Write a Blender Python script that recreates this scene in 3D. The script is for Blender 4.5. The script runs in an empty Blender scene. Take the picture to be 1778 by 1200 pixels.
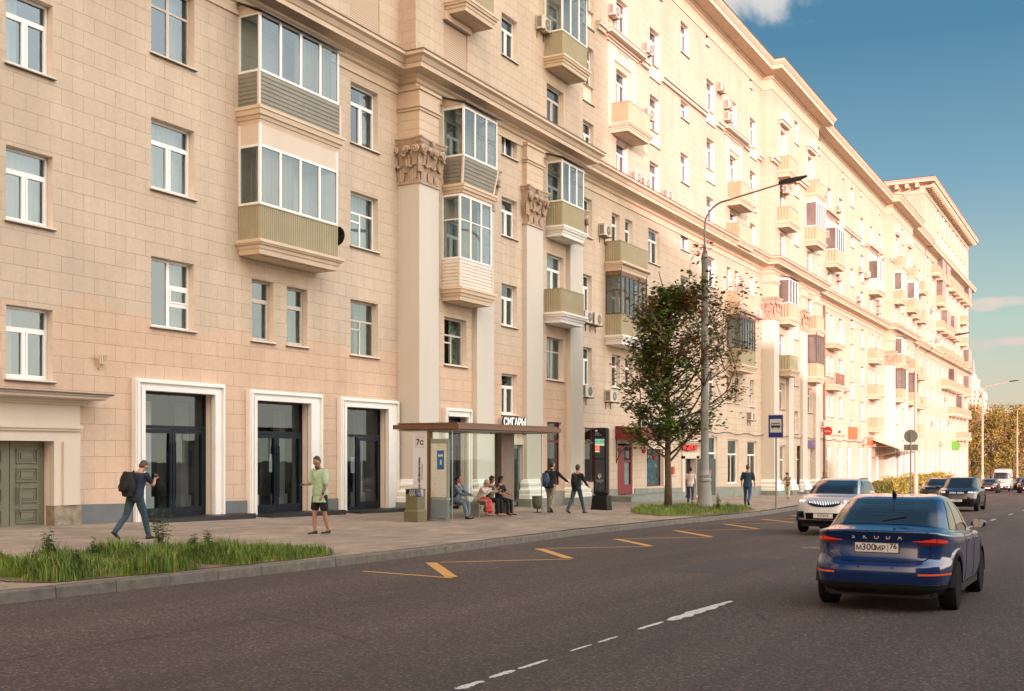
import bpy, math, random
from mathutils import Vector, Matrix, noise
random.seed(7)
R_=math.radians; PI=math.pi
sc=bpy.context.scene; col=sc.collection
# ---------------- camera
TH=math.atan(1061/1950)
cam=bpy.data.cameras.new('camera'); camo=bpy.data.objects.new('camera',cam); col.objects.link(camo)
cam.sensor_width=36; cam.lens=1950/1778*36; cam.shift_x=0; cam.shift_y=(788-600)/1778
cam.clip_start=.1; cam.clip_end=6000
camo.location=(0,0,1.68); camo.rotation_euler=(math.pi/2,0,TH-math.pi/2)
sc.camera=camo
# ---------------- sky and sun
FILLSKY=(37,37,37.5)  # brightness of the added, unseen fill sky; unused
SUN=Vector((-1.53,-1,.30)).normalized()
EL=math.asin(SUN.z); AZ=math.atan2(SUN.x,SUN.y)
w=bpy.data.worlds.new('World'); sc.world=w; w.use_nodes=True
nt=w.node_tree; nt.nodes.clear()
def N(nt,t,**k):
    n=nt.nodes.new(t)
    for a,b in k.items():
        if a.startswith('i_'):
            n.inputs[a[2:].replace('_',' ')].default_value=b
        else: setattr(n,a,b)
    return n
sky=N(nt,'ShaderNodeTexSky',sky_type='NISHITA',sun_disc=False,sun_elevation=EL,sun_rotation=AZ,air_density=1.0,dust_density=.7,ozone_density=1.6)
bg=N(nt,'ShaderNodeBackground'); bg.inputs[1].default_value=.05
out=N(nt,'ShaderNodeOutputWorld')
tc=N(nt,'ShaderNodeTexCoord')
# sky colour by elevation, blended with the physical sky, and a few clouds placed by direction
L=nt.links.new
sp=N(nt,'ShaderNodeSeparateXYZ'); L(tc.outputs['Generated'],sp.inputs[0])
rp=N(nt,'ShaderNodeValToRGB'); e=rp.color_ramp.elements
e[0].position=0; e[0].color=(.80,.66,.50,1); e[1].position=.9; e[1].color=(.03,.10,.22,1)
for p_,c_ in((.046,(.76,.68,.53,1)),(.107,(.55,.69,.60,1)),(.225,(.215,.42,.56,1)),(.334,(.080,.26,.405,1))):
    q=e.new(p_); q.color=c_
L(sp.outputs[2],rp.inputs[0])
rv=N(nt,'ShaderNodeVectorMath',operation='SCALE'); L(rp.outputs[0],rv.inputs[0]); rv.inputs['Scale'].default_value=10.7
ms=N(nt,'ShaderNodeMix',data_type='RGBA'); ms.inputs[0].default_value=.8; L(sky.outputs[0],ms.inputs[6]); L(rv.outputs[0],ms.inputs[7])
mp=N(nt,'ShaderNodeMapping'); mp.inputs['Scale'].default_value=(1,1,1.7); L(tc.outputs['Generated'],mp.inputs[0])
nz=N(nt,'ShaderNodeTexNoise'); nz.inputs['Scale'].default_value=11; nz.inputs['Detail'].default_value=8; nz.inputs['Roughness'].default_value=.6; nz.inputs['Distortion'].default_value=.4; L(mp.outputs[0],nz.inputs[0])
def dirpx(px,py):
    v=Vector((math.cos(TH)+(px-889)/1950*math.sin(TH),math.sin(TH)-(px-889)/1950*math.cos(TH),(788-py)/1950)); return v.normalized()
cur=ms.outputs[2]
for (px,py,rx,rz,dens,colr) in((1275,-30,.055,.032,1.0,(9.0,8.3,7.9)),(1340,5,.018,.022,.6,(8.0,7.8,7.6)),(1714,530,.012,.005,.8,(9,7.3,6.4)),(1762,523,.018,.004,.7,(9,7.3,6.4)),(1765,592,.016,.004,.9,(9,6.9,6.2)),(1700,600,.02,.006,.6,(8,6.9,6.2))):
    c_=dirpx(px,py)
    d1=N(nt,'ShaderNodeVectorMath',operation='SUBTRACT'); L(tc.outputs['Generated'],d1.inputs[0]); d1.inputs[1].default_value=c_
    d2=N(nt,'ShaderNodeVectorMath',operation='MULTIPLY'); L(d1.outputs[0],d2.inputs[0]); d2.inputs[1].default_value=(1/rx,1/rx,1/rz)
    d3=N(nt,'ShaderNodeVectorMath',operation='LENGTH'); L(d2.outputs[0],d3.inputs[0])
    k=N(nt,'ShaderNodeMath',operation='MULTIPLY_ADD'); L(nz.outputs[0],k.inputs[0]); k.inputs[1].default_value=2.6; k.inputs[2].default_value=-1.3+dens*.45+.1
    k2=N(nt,'ShaderNodeMath',operation='SUBTRACT'); k2.inputs[0].default_value=1.0; L(d3.outputs['Value'],k2.inputs[1])
    k3=N(nt,'ShaderNodeMath',operation='ADD'); L(k.outputs[0],k3.inputs[0]); L(k2.outputs[0],k3.inputs[1])
    mr=N(nt,'ShaderNodeMapRange',interpolation_type='SMOOTHSTEP'); L(k3.outputs[0],mr.inputs[0]); mr.inputs[1].default_value=.25; mr.inputs[2].default_value=1.0; mr.inputs[4].default_value=min(1,dens*.85)
    mm=N(nt,'ShaderNodeMix',data_type='RGBA'); L(mr.outputs[0],mm.inputs[0]); L(cur,mm.inputs[6]); mm.inputs[7].default_value=(*colr,1); cur=mm.outputs[2]
# unseen bright sky added behind the camera as fill for the shaded facade
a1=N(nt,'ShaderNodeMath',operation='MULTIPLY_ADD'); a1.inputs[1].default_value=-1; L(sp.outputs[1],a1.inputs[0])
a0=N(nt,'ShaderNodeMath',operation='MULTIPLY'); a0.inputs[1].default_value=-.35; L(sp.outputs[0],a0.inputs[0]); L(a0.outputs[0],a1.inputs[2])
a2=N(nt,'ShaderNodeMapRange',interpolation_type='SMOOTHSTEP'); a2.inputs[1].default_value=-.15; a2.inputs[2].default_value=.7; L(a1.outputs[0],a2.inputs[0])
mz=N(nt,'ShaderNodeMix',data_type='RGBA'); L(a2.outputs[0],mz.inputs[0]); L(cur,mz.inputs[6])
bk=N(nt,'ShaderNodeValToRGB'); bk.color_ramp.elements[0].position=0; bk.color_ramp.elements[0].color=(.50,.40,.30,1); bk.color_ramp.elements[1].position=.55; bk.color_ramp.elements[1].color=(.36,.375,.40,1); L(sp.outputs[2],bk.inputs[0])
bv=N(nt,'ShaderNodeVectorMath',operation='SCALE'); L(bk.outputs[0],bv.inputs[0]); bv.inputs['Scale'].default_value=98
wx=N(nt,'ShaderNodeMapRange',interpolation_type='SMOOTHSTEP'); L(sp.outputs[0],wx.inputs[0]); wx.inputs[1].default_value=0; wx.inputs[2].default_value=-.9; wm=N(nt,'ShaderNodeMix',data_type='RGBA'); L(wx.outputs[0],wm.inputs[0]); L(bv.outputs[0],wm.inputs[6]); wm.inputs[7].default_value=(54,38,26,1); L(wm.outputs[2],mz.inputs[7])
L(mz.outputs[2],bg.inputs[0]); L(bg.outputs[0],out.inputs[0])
sl=bpy.data.lights.new('sun','SUN'); sl.energy=4.4; sl.angle=R_(.6); sl.color=(1,.51,.52)
so=bpy.data.objects.new('sun',sl); col.objects.link(so); so.rotation_euler=SUN.to_track_quat('Z','Y').to_euler(); so.location=(-40,-30,40)
vs=sc.view_settings; vs.view_transform='Standard'; vs.look='None'; vs.gamma=1; vs.use_curve_mapping=False; vs.exposure=.9
sc.cycles.max_bounces=6; sc.cycles.transparent_max_bounces=12
# ---------------- helpers
class MB:
    def __init__(s): s.v=[]; s.f=[]; s.m=[]; s.cur=0
    def add(s,vs,fs):
        b=len(s.v); s.v+=[tuple(p) for p in vs]
        for f in fs: s.f.append([b+i for i in f]); s.m.append(s.cur)
        return s
    def quad(s,a,b,c,d): return s.add([a,b,c,d],[(0,1,2,3)])
    def box(s,x0,x1,y0,y1,z0,z1,M=None):
        v=[(x,y,z) for z in(z0,z1) for y in(y0,y1) for x in(x0,x1)]
        if M: v=[M@Vector(p) for p in v]
        return s.add(v,[(0,2,3,1),(4,5,7,6),(0,1,5,4),(2,6,7,3),(0,4,6,2),(1,3,7,5)])
    def obox(s,c,ux,uy,uz):
        c=Vector(c);ux=Vector(ux);uy=Vector(uy);uz=Vector(uz)
        v=[c+ux*i+uy*j+uz*k for k in(-1,1) for j in(-1,1) for i in(-1,1)]
        return s.add(v,[(0,2,3,1),(4,5,7,6),(0,1,5,4),(2,6,7,3),(0,4,6,2),(1,3,7,5)])
    def frustum(s,c0,w0,d0,z0,c1,w1,d1,z1):
        v=[(c0[0]+i*w0/2,c0[1]+j*d0/2,z0) for j in(-1,1) for i in(-1,1)]+[(c1[0]+i*w1/2,c1[1]+j*d1/2,z1) for j in(-1,1) for i in(-1,1)]
        return s.add(v,[(0,2,3,1),(4,5,7,6),(0,1,5,4),(2,6,7,3),(0,4,6,2),(1,3,7,5)])
    def loft(s,rings,cap=True,close=True):
        n=len(rings[0]); b=len(s.v)
        vs=[p for r in rings for p in r]; fs=[]
        for i in range(len(rings)-1):
            for j in range(n if close else n-1):
                k=(j+1)%n; fs.append((i*n+j,i*n+k,(i+1)*n+k,(i+1)*n+j))
        if cap: fs.append(tuple(range(n))[::-1]); fs.append(tuple((len(rings)-1)*n+j for j in range(n)))
        return s.add(vs,fs)
    def tube(s,pts,r,n=8,cap=True):
        pts=[Vector(p) for p in pts]; rr=r if isinstance(r,(list,tuple)) else [r]*len(pts)
        rings=[]; ref=None
        for i,p in enumerate(pts):
            t=(pts[min(i+1,len(pts)-1)]-pts[max(i-1,0)]).normalized()
            if ref is None: ref=Vector((0,0,1)) if abs(t.z)<.9 else Vector((1,0,0))
            a=t.cross(ref).normalized(); b=t.cross(a).normalized(); ref=-b if False else ref
            if abs(t.dot(ref))>.95: ref=Vector((1,0,0)) if abs(t.x)<.8 else Vector((0,1,0)); a=t.cross(ref).normalized(); b=t.cross(a).normalized()
            rings.append([p+(a*math.cos(2*math.pi*k/n)+b*math.sin(2*math.pi*k/n))*rr[i] for k in range(n)])
        return s.loft(rings,cap)
    def lathe(s,c,prof,n=16,axis='z'):
        rings=[]
        for r,z in prof:
            ring=[]
            for k in range(n):
                a=2*math.pi*k/n
                if axis=='z': ring.append((c[0]+r*math.cos(a),c[1]+r*math.sin(a),c[2]+z))
                elif axis=='y': ring.append((c[0]+r*math.cos(a),c[1]+z,c[2]+r*math.sin(a)))
                else: ring.append((c[0]+z,c[1]+r*math.cos(a),c[2]+r*math.sin(a)))
            rings.append(ring)
        return s.loft(rings)
    def xform(s,M):
        s.v=[tuple(M@Vector(p)) for p in s.v]; return s
    def build(s,name,mats,parent=None,smooth=False,kind=None,loc=None,angle=None):
        me=bpy.data.meshes.new(name); me.from_pydata(s.v,[],s.f)
        if not isinstance(mats,(list,tuple)): mats=[mats]
        for m in mats: me.materials.append(m)
        me.polygons.foreach_set('material_index',s.m)
        if smooth:
            me.polygons.foreach_set('use_smooth',[True]*len(s.f))
            if angle: me.set_sharp_from_angle(angle=R_(angle))
        me.update()
        o=bpy.data.objects.new(name,me); col.objects.link(o)
        if parent is not None: o.parent=parent
        if kind: o['kind']=kind
        if loc is not None: o.location=loc
        return o
def fixn(o):
    import bmesh
    bm=bmesh.new(); bm.from_mesh(o.data); bmesh.ops.recalc_face_normals(bm,faces=bm.faces); bm.to_mesh(o.data); bm.free(); return o
def tag(o,label=None,cat=None,group=None,kind=None):
    if label: o['label']=label
    if cat: o['category']=cat
    if group: o['group']=group
    if kind: o['kind']=kind
    return o
def empty(name,loc=(0,0,0),rz=0,label=None,cat=None,group=None):
    o=bpy.data.objects.new(name,None); col.objects.link(o); o.location=loc; o.rotation_euler=(0,0,rz); o.empty_display_size=.3
    return tag(o,label,cat,group)
def copy_tree(o,parent=None):
    c=o.copy(); col.objects.link(c); c.parent=parent
    for ch in list(o.children): copy_tree(ch,c)
    return c
def text_mesh(s,size,extrude=.01,align='CENTER',bold=0,spacing=1.0,res=3):
    cu=bpy.data.curves.new('lettering','FONT'); cu.body=s; cu.size=size; cu.extrude=extrude; cu.align_x=align; cu.align_y='CENTER'; cu.offset=bold; cu.space_character=spacing; cu.resolution_u=res
    o=bpy.data.objects.new('t',cu); col.objects.link(o)
    dg=bpy.context.evaluated_depsgraph_get(); me=bpy.data.meshes.new_from_object(o.evaluated_get(dg)); bpy.data.objects.remove(o); bpy.data.curves.remove(cu)
    return me
def text(name,s,size,M,mat,parent=None,**k):
    me=text_mesh(s,size,**k); me.materials.clear(); me.materials.append(mat); me.transform(M)
    o=bpy.data.objects.new(name,me); col.objects.link(o)
    if parent: o.parent=parent
    return o
def face_street(x,y,z,roll=0):   # text plane facing -Y, reads along +X
    return Matrix.Translation((x,y,z))@Matrix.Rotation(math.pi/2,4,'X')@Matrix.Rotation(roll,4,'Z')
def gz(x,y=0):  # street level
    b=-.02*x if x<85 else -1.7-.016*(x-85)
    return b
KERB=[(-80,12.1),(-10,12.1),(15,12.2),(20,12.45),(28,13.1),(36,13.35),(45,13.4),(50,13.7),(56,14.35),(66,15.0),(80,15.2),(130,15.2),(320,15.2)]
def ky(x):
    for (a,b),(c,d) in zip(KERB,KERB[1:]):
        if x<=c: return b+(d-b)*(x-a)/(c-a)
    return KERB[-1][1]
def pz(x,y): return gz(x)+.16+.018*max(0,(y-12.3))   # pavement level
# ---------------- materials
def mat(name,c,rough=.8,metal=0,var=0,vscale=3,bump=0,bscale=40,coat=0,spec=.5,emit=None,estr=1,detail=6,streak=0):
    m=bpy.data.materials.new(name); m.use_nodes=True; nt=m.node_tree; b=nt.nodes['Principled BSDF']
    b.inputs['Base Color'].default_value=(*c,1); b.inputs['Roughness'].default_value=rough; b.inputs['Metallic'].default_value=metal
    b.inputs['Coat Weight'].default_value=coat; b.inputs['Specular IOR Level'].default_value=spec; b.inputs['Coat Roughness'].default_value=.04
    L=nt.links.new
    if var or bump:
        t=N(nt,'ShaderNodeTexCoord')
    if var:
        n=N(nt,'ShaderNodeTexNoise'); n.inputs['Scale'].default_value=vscale; n.inputs['Detail'].default_value=detail
        mp=N(nt,'ShaderNodeMapping'); mp.inputs['Scale'].default_value=(1,1,.25 if streak else 1)
        L(t.outputs['Object'],mp.inputs[0]); L(mp.outputs[0],n.inputs[0])
        mr=N(nt,'ShaderNodeMapRange'); mr.inputs[1].default_value=.3; mr.inputs[2].default_value=.7; mr.inputs[3].default_value=1-var; mr.inputs[4].default_value=1+var
        L(n.outputs[0],mr.inputs[0])
        v=N(nt,'ShaderNodeVectorMath',operation='SCALE'); v.inputs[0].default_value=c; L(mr.outputs[0],v.inputs['Scale']); L(v.outputs[0],b.inputs['Base Color'])
    if bump:
        n=N(nt,'ShaderNodeTexNoise'); n.inputs['Scale'].default_value=bscale; n.inputs['Detail'].default_value=4; L(t.outputs['Object'],n.inputs[0])
        bp=N(nt,'ShaderNodeBump'); bp.inputs['Strength'].default_value=bump; bp.inputs['Distance'].default_value=.02; L(n.outputs[0],bp.inputs['Height']); L(bp.outputs[0],b.inputs['Normal'])
    if emit: b.inputs['Emission Color'].default_value=(*emit,1); b.inputs['Emission Strength'].default_value=estr
    return m
def glass_mat(name,tint=(.75,.8,.8),ior=1.75,rough=.01):
    m=bpy.data.materials.new(name); m.use_nodes=True; nt=m.node_tree; nt.nodes.clear(); L=nt.links.new
    o=N(nt,'ShaderNodeOutputMaterial'); mx=N(nt,'ShaderNodeMixShader'); tr=N(nt,'ShaderNodeBsdfTransparent'); gl=N(nt,'ShaderNodeBsdfGlossy'); fr=N(nt,'ShaderNodeFresnel')
    tr.inputs[0].default_value=(*tint,1); gl.inputs['Roughness'].default_value=rough; gl.inputs[0].default_value=(.72,.90,1,1); fr.inputs[0].default_value=ior
    t=N(nt,'ShaderNodeTexCoord'); n=N(nt,'ShaderNodeTexNoise'); n.inputs['Scale'].default_value=.9; L(t.outputs['Object'],n.inputs[0])
    bp=N(nt,'ShaderNodeBump'); bp.inputs['Strength'].default_value=.05; bp.inputs['Distance'].default_value=.03; L(n.outputs[0],bp.inputs['Height']); L(bp.outputs[0],gl.inputs['Normal'])
    gg=N(nt,'ShaderNodeNewGeometry'); inv=N(nt,'ShaderNodeMath',operation='SUBTRACT'); inv.inputs[0].default_value=1; L(gg.outputs['Backfacing'],inv.inputs[1]); ml=N(nt,'ShaderNodeMath',operation='MULTIPLY'); L(fr.outputs[0],ml.inputs[0]); L(inv.outputs[0],ml.inputs[1])
    L(ml.outputs[0],mx.inputs[0]); L(tr.outputs[0],mx.inputs[1]); L(gl.outputs[0],mx.inputs[2]); L(mx.outputs[0],o.inputs[0])
    return m
def wall_mat(name,base,base2=None,mortar=.62,rw=.66,rh=.402,grad=True):
    m=bpy.data.materials.new(name); m.use_nodes=True; nt=m.node_tree; L=nt.links.new; b=nt.nodes['Principled BSDF']; b.inputs['Roughness'].default_value=.88; b.inputs['Specular IOR Level'].default_value=.25
    g=N(nt,'ShaderNodeNewGeometry'); s=N(nt,'ShaderNodeSeparateXYZ'); L(g.outputs['Position'],s.inputs[0])
    ad=N(nt,'ShaderNodeMath',operation='ADD'); L(s.outputs[0],ad.inputs[0]); L(s.outputs[1],ad.inputs[1])
    cb=N(nt,'ShaderNodeCombineXYZ'); L(ad.outputs[0],cb.inputs[0]); L(s.outputs[2],cb.inputs[1])
    br=N(nt,'ShaderNodeTexBrick'); L(cb.outputs[0],br.inputs[0]); br.inputs['Scale'].default_value=1; br.offset=.5; br.inputs['Brick Width'].default_value=rw; br.inputs['Row Height'].default_value=rh
    br.inputs['Mortar Size'].default_value=.007; br.inputs['Mortar Smooth'].default_value=.3; br.inputs['Bias'].default_value=0
    br.inputs['Color1'].default_value=(.965,.96,.955,1); br.inputs['Color2'].default_value=(1.025,1.025,1.025,1); br.inputs['Mortar'].default_value=(mortar,mortar*.95,mortar*.9,1)
    # plaster colour: ground-floor repaint on the left, paler above
    n1=N(nt,'ShaderNodeTexNoise'); n1.inputs['Scale'].default_value=.35; n1.inputs['Detail'].default_value=8; L(g.outputs['Position'],n1.inputs[0])
    n2=N(nt,'ShaderNodeTexNoise'); n2.inputs['Scale'].default_value=9; n2.inputs['Detail'].default_value=6; n2.inputs['Roughness'].default_value=.7; L(g.outputs['Position'],n2.inputs[0])
    # faint rain streaks
    mp=N(nt,'ShaderNodeMapping'); mp.inputs['Scale'].default_value=(2.2,2.2,.12); L(g.outputs['Position'],mp.inputs[0]); n3=N(nt,'ShaderNodeTexNoise'); n3.inputs['Scale'].default_value=1; n3.inputs['Detail'].default_value=5; L(mp.outputs[0],n3.inputs[0])
    def mr(a,lo,hi,l=.3,h=.7):
        r=N(nt,'ShaderNodeMapRange'); r.inputs[1].default_value=l; r.inputs[2].default_value=h; r.inputs[3].default_value=lo; r.inputs[4].default_value=hi; L(a,r.inputs[0]); return r.outputs[0]
    mulm=lambda a,b_:(lambda n:(L(a,n.inputs[0]),L(b_,n.inputs[1]),n.outputs[0])[2])(N(nt,'ShaderNodeMath',operation='MULTIPLY'))
    f=mulm(mulm(mr(n1.outputs[0],.94,1.06),mr(n2.outputs[0],.93,1.05)),mr(n3.outputs[0],.92,1.04))
    cm=N(nt,'ShaderNodeMix',data_type='RGBA'); cm.inputs[6].default_value=(*base,1); cm.inputs[7].default_value=(*(base2 or base),1)
    if base2:
        zz=N(nt,'ShaderNodeMath',operation='ADD'); L(s.outputs[2],zz.inputs[0]); L(mr(n1.outputs[0],-.45,.45),zz.inputs[1])
        lo=N(nt,'ShaderNodeMath',operation='LESS_THAN'); L(zz.outputs[0],lo.inputs[0]); lo.inputs[1].default_value=5.25
        lx=N(nt,'ShaderNodeMath',operation='LESS_THAN'); L(s.outputs[0],lx.inputs[0]); lx.inputs[1].default_value=46.4
        L(mulm(lo.outputs[0],lx.outputs[0]),cm.inputs[0])
    else: cm.inputs[0].default_value=0
    v=N(nt,'ShaderNodeVectorMath',operation='SCALE'); L(cm.outputs[2],v.inputs[0]); L(f,v.inputs['Scale'])
    v2=N(nt,'ShaderNodeVectorMath',operation='MULTIPLY'); L(v.outputs[0],v2.inputs[0]); L(br.outputs[0],v2.inputs[1]); L(v2.outputs[0],b.inputs['Base Color'])
    h=N(nt,'ShaderNodeMath',operation='SUBTRACT'); L(mr(n2.outputs[0],0,.12),h.inputs[0]); L(br.outputs['Fac'],h.inputs[1])
    bp=N(nt,'ShaderNodeBump'); bp.inputs['Strength'].default_value=.7; bp.inputs['Distance'].default_value=.012; L(h.outputs[0],bp.inputs['Height']); L(bp.outputs[0],b.inputs['Normal'])
    return m
M={}
M['wall']=wall_mat('plaster ashlar',(.525,.43,.325),(.57,.42,.305),mortar=.76)
M['smooth']=mat('smooth peach plaster',(.54,.43,.32),.85,var=.06,vscale=1.2,bump=.1,bscale=60)
M['cream']=mat('cream plaster',(.60,.52,.42),.8,var=.05,vscale=.7,bump=.06,bscale=50,streak=1)
M['pil']=mat('pilaster paint',(.53,.50,.43),.7,var=.05,vscale=.5,bump=.05,bscale=40,streak=1)
M['white']=mat('white paint',(.74,.73,.69),.6,var=.04,vscale=2,bump=.03)
M['pvc']=mat('white window plastic',(.78,.78,.75),.35,var=.02)
M['oldframe']=mat('old painted wood frame',(.52,.47,.40),.6,var=.12,vscale=12)
M['brown']=mat('brown wood frame',(.10,.055,.035),.6,var=.2,vscale=10)
M['reveal']=mat('window reveal plaster',(.70,.60,.49),.85,var=.06,vscale=2)
M['capital']=mat('terracotta plaster capital',(.42,.32,.235),.85,var=.15,vscale=6,bump=.3,bscale=25)
M['corn']=mat('cornice plaster',(.59,.475,.345),.8,var=.08,vscale=1.1,bump=.1,bscale=30)
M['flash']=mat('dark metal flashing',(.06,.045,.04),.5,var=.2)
M['plinth']=mat('grey painted plinth',(.13,.14,.14),.7,var=.08,vscale=2,bump=.1)
M['plinthg']=mat('grey green plinth',(.19,.21,.175),.75,var=.15,vscale=2,bump=.1)
M['stone']=mat('mottled stone',(.24,.20,.14),.8,var=.35,vscale=5,bump=.2)
M['corr']=mat('sage corrugated sheet',(.33,.30,.19),.5,var=.07,vscale=1.5)
M['siding']=mat('grey siding',(.21,.20,.155),.6,var=.08)
M['sidingw']=mat('white siding',(.62,.55,.47),.6,var=.06)
M['room']=mat('room interior',(.16,.12,.085),.9,var=.25,vscale=.7)
M['curt']=mat('net curtain',(.52,.52,.46),.9,var=.1,vscale=1)
M['curtb']=mat('beige curtain',(.42,.34,.22),.9,var=.1,vscale=1)
M['curtg']=mat('green curtain',(.25,.30,.16),.9,var=.1,vscale=1)
M['glass']=glass_mat('window glass',ior=2.25)
M['shopglass']=glass_mat('shop glass',(.8,.84,.84),1.6)
M['clear']=glass_mat('clear glass',(.90,.95,.92),1.4)
M['fglass']=mat('far window glass',(.13,.125,.11),.06,spec=.8,var=.5,vscale=.4)
M['navy']=mat('navy aluminium',(.004,.009,.018),.45,spec=.25)
M['blindm']=mat('roller shutter slats',(.50,.38,.27),.6)
M['granite']=mat('black granite step',(.015,.015,.016),.5,var=.3,vscale=30)
M['greydoor']=mat('olive painted wood door',(.155,.15,.095),.7,var=.08,vscale=3,bump=.1)
M['acw']=mat('air conditioner casing',(.55,.50,.42),.5,var=.05)
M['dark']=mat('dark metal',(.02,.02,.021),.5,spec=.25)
M['steel']=mat('brushed steel',(.5,.5,.48),.35,metal=1)
M['rust']=mat('rusty steel',(.16,.10,.06),.8,var=.4,vscale=14)
M['black']=mat('black plastic',(.006,.006,.007),.45,spec=.25)
M['rubber']=mat('rubber',(.008,.008,.008),.85,spec=.15)
M['cglass']=mat('car window glass',(.012,.016,.018),.03,spec=1.0,coat=.6)
M['tail']=mat('red tail lamp',(.30,.008,.006),.15,coat=1,emit=(1,.05,.02),estr=.22)
M['taildark']=mat('dark red lamp',(.10,.004,.006),.15,coat=1)
M['orange']=mat('orange reflector',(.75,.10,.02),.25,emit=(1,.16,.03),estr=.06)
M['trim']=mat('grey plastic trim',(.014,.014,.015),.55,spec=.3)
M['plate']=mat('number plate',(.62,.62,.60),.5)
M['platet']=mat('plate lettering',(.015,.015,.015),.5)
M['chrome']=mat('chrome',(.75,.75,.75),.12,metal=1)
M['lamp']=mat('headlamp lens',(.22,.23,.24),.08,coat=1,spec=1)
M['lampw']=mat('lit headlamp',(.9,.9,.85),.2,emit=(1,.95,.85),estr=.2)
M['alloy']=mat('alloy wheel',(.42,.42,.42),.35,metal=.9)
REARM=lambda x,y,z:Matrix(((0,0,-1,x),(-1,0,0,y),(0,1,0,z),(0,0,0,1)))
FRONTM=lambda x,y,z:Matrix(((0,0,1,x),(1,0,0,y),(0,1,0,z),(0,0,0,1)))
# ---------------- the long apartment building
W=22.4; RR=21.7; PF=21.5
RIS=[(32.85,46.3),(78.1,91.8),(124.6,138.2)]
XL,XE=-14,152.3
def front(x):
    for a,b in RIS:
        if a<x<b: return RR
    return W
bld=empty('apartment_building',(20,W,gz(20)),0,'long peach and cream apartment block with cornices, pilasters and many balconies along the pavement','apartment block')
IB=Matrix.Translation((-20,-W,-gz(20)))
def P(mb,name,mats,parent=None,**k):     # a part of the building (coordinates given in world space)
    if parent is None:
        o=mb.xform(IB).build(name,mats,bld,**k)
    else:
        o=mb.xform(IB).build(name,mats,parent,**k)
    return o
holes=[]   # x0,x1,z0,z1,depth
def hole(x0,x1,z0,z1,d=.24,room=False,sill=True,mat_=1): holes.append((x0,x1,z0,z1,d,room,mat_)); return (x0,x1,z0,z1)
WINS=[]    # near windows parameters
# window frames
def frame_mb(x0,x1,z0,z1,y,style,b=.06,fw=.055):
    m=MB(); y0,y1=y-.0,y+.07
    m.box(x0,x0+b,y0,y1,z0,z1); m.box(x1-b,x1,y0,y1,z0,z1); m.box(x0+b,x1-b,y0,y1,z1-b,z1); m.box(x0+b,x1-b,y0,y1,z0,z0+b)
    h=z1-z0; xm=(x0+x1)/2; yi=y0+.008
    def V(x,a,c,t=.05): m.box(x-t,x+t,yi,y1-.005,a,c)
    def H(a,c,z,t=.04): m.box(a,c,yi+.002,y1-.007,z-t,z+t)
    def sash(a,c,z0_,z1_,t=.045):
        yy=y0-.012
        m.box(a,a+t,yy,y1-.02,z0_,z1_); m.box(c-t,c,yy,y1-.02,z0_,z1_); m.box(a+t,c-t,yy+.001,y1-.021,z0_,z0_+t); m.box(a+t,c-t,yy+.001,y1-.021,z1_-t,z1_)
    if style=='T2':
        zt=z0+h*.70; H(x0+b,x1-b,zt); V(xm,z0+b,zt-.04,.04); sash(x0+b,xm-.04,z0+b,zt-.04); sash(xm+.04,x1-b,z0+b,zt-.04)
    elif style=='2x2':
        zt=z0+h*.68; V(xm,z0+b,z1-b); H(x0+b,xm-.05,zt,.03); H(xm+.05,x1-b,zt,.03)
    elif style=='L3':
        V(xm,z0+b,z1-b); z_a=z0+h*.36; z_b=z0+h*.62; H(xm+.05,x1-b,z_a,.05); H(xm+.05,x1-b,z_b,.05); sash(xm+.05,x1-b,z_a+.05,z_b-.05)
    elif style=='T1':
        zt=z0+h*.68; H(x0+b,x1-b,zt); sash(x0+b,x1-b,z0+b,zt-.04)
    elif style=='TV':   # old style: transom, small vent pane at left
        zt=z0+h*.64; H(x0+b,x1-b,zt,.03); V(xm,z0+b,zt-.03,.035); H(x0+b,xm-.035,zt-h*.16,.03)
    elif style=='V':
        V(xm,z0+b,z1-b,.045)
    return m
def pane_mb(x0,x1,z0,z1,y):
    return MB().box(x0+.03,x1-.03,y+.035,y+.04,z0+.03,z1-.03)
def curtain_mb(x0,x1,z0,z1,y,cover=1.0,side=0):
    m=MB(); ph=random.random()*6
    segs=[(x0,x1)] if cover>=1 else ([(x0,x0+(x1-x0)*cover)] if side==0 else ([(x1-(x1-x0)*cover,x1)] if side==1 else [(x0,x0+(x1-x0)*cover/2),(x1-(x1-x0)*cover/2,x1)]))
    for a,b in segs:
        n=max(8,int((b-a)/.035)); top=[];bot=[]
        for i in range(n+1):
            x=a+(b-a)*i/n; yy=y+.035*math.sin(x*34+ph)+.015*math.sin(x*13+ph*2)
            top.append((x,yy*.5+y*.5,z1)); bot.append((x,yy,z0))
        m.loft([top,bot],cap=False,close=False)
    return m
wcount=[0]
def window(x0,x1,z0,z1,style='T2',fm='pvc',rec=.2,room=True,cur=None,sill=True,Y=None,label=None):
    Y=front((x0+x1)/2) if Y is None else Y
    hole(x0,x1,z0,z1,rec+.12,room); wcount[0]+=1
    f=P(frame_mb(x0+.01,x1-.01,z0+.02,z1-.01,Y+rec,style),'window',M[fm])
    if label: f['label']=label
    P(pane_mb(x0,x1,z0,z1,Y+rec),'pane',M['glass'],f)
    if cur:
        c,cov,side=cur; P(curtain_mb(x0-.05,x1+.05,z0-.1,z1+.02,Y+rec+.28,cov,side),'curtain',M[c],f,smooth=True)
    if sill:
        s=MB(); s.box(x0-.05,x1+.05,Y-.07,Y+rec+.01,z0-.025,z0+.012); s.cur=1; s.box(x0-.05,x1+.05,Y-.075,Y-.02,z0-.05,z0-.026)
        P(s,'sill',[M['reveal'],M['flash']],f)
    return f
CN=[('curt',1,0),('curt',.6,2),('curtb',.7,2),None,('curt',1,0),('curtb',.5,0),None,('curt',.5,1)]
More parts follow.
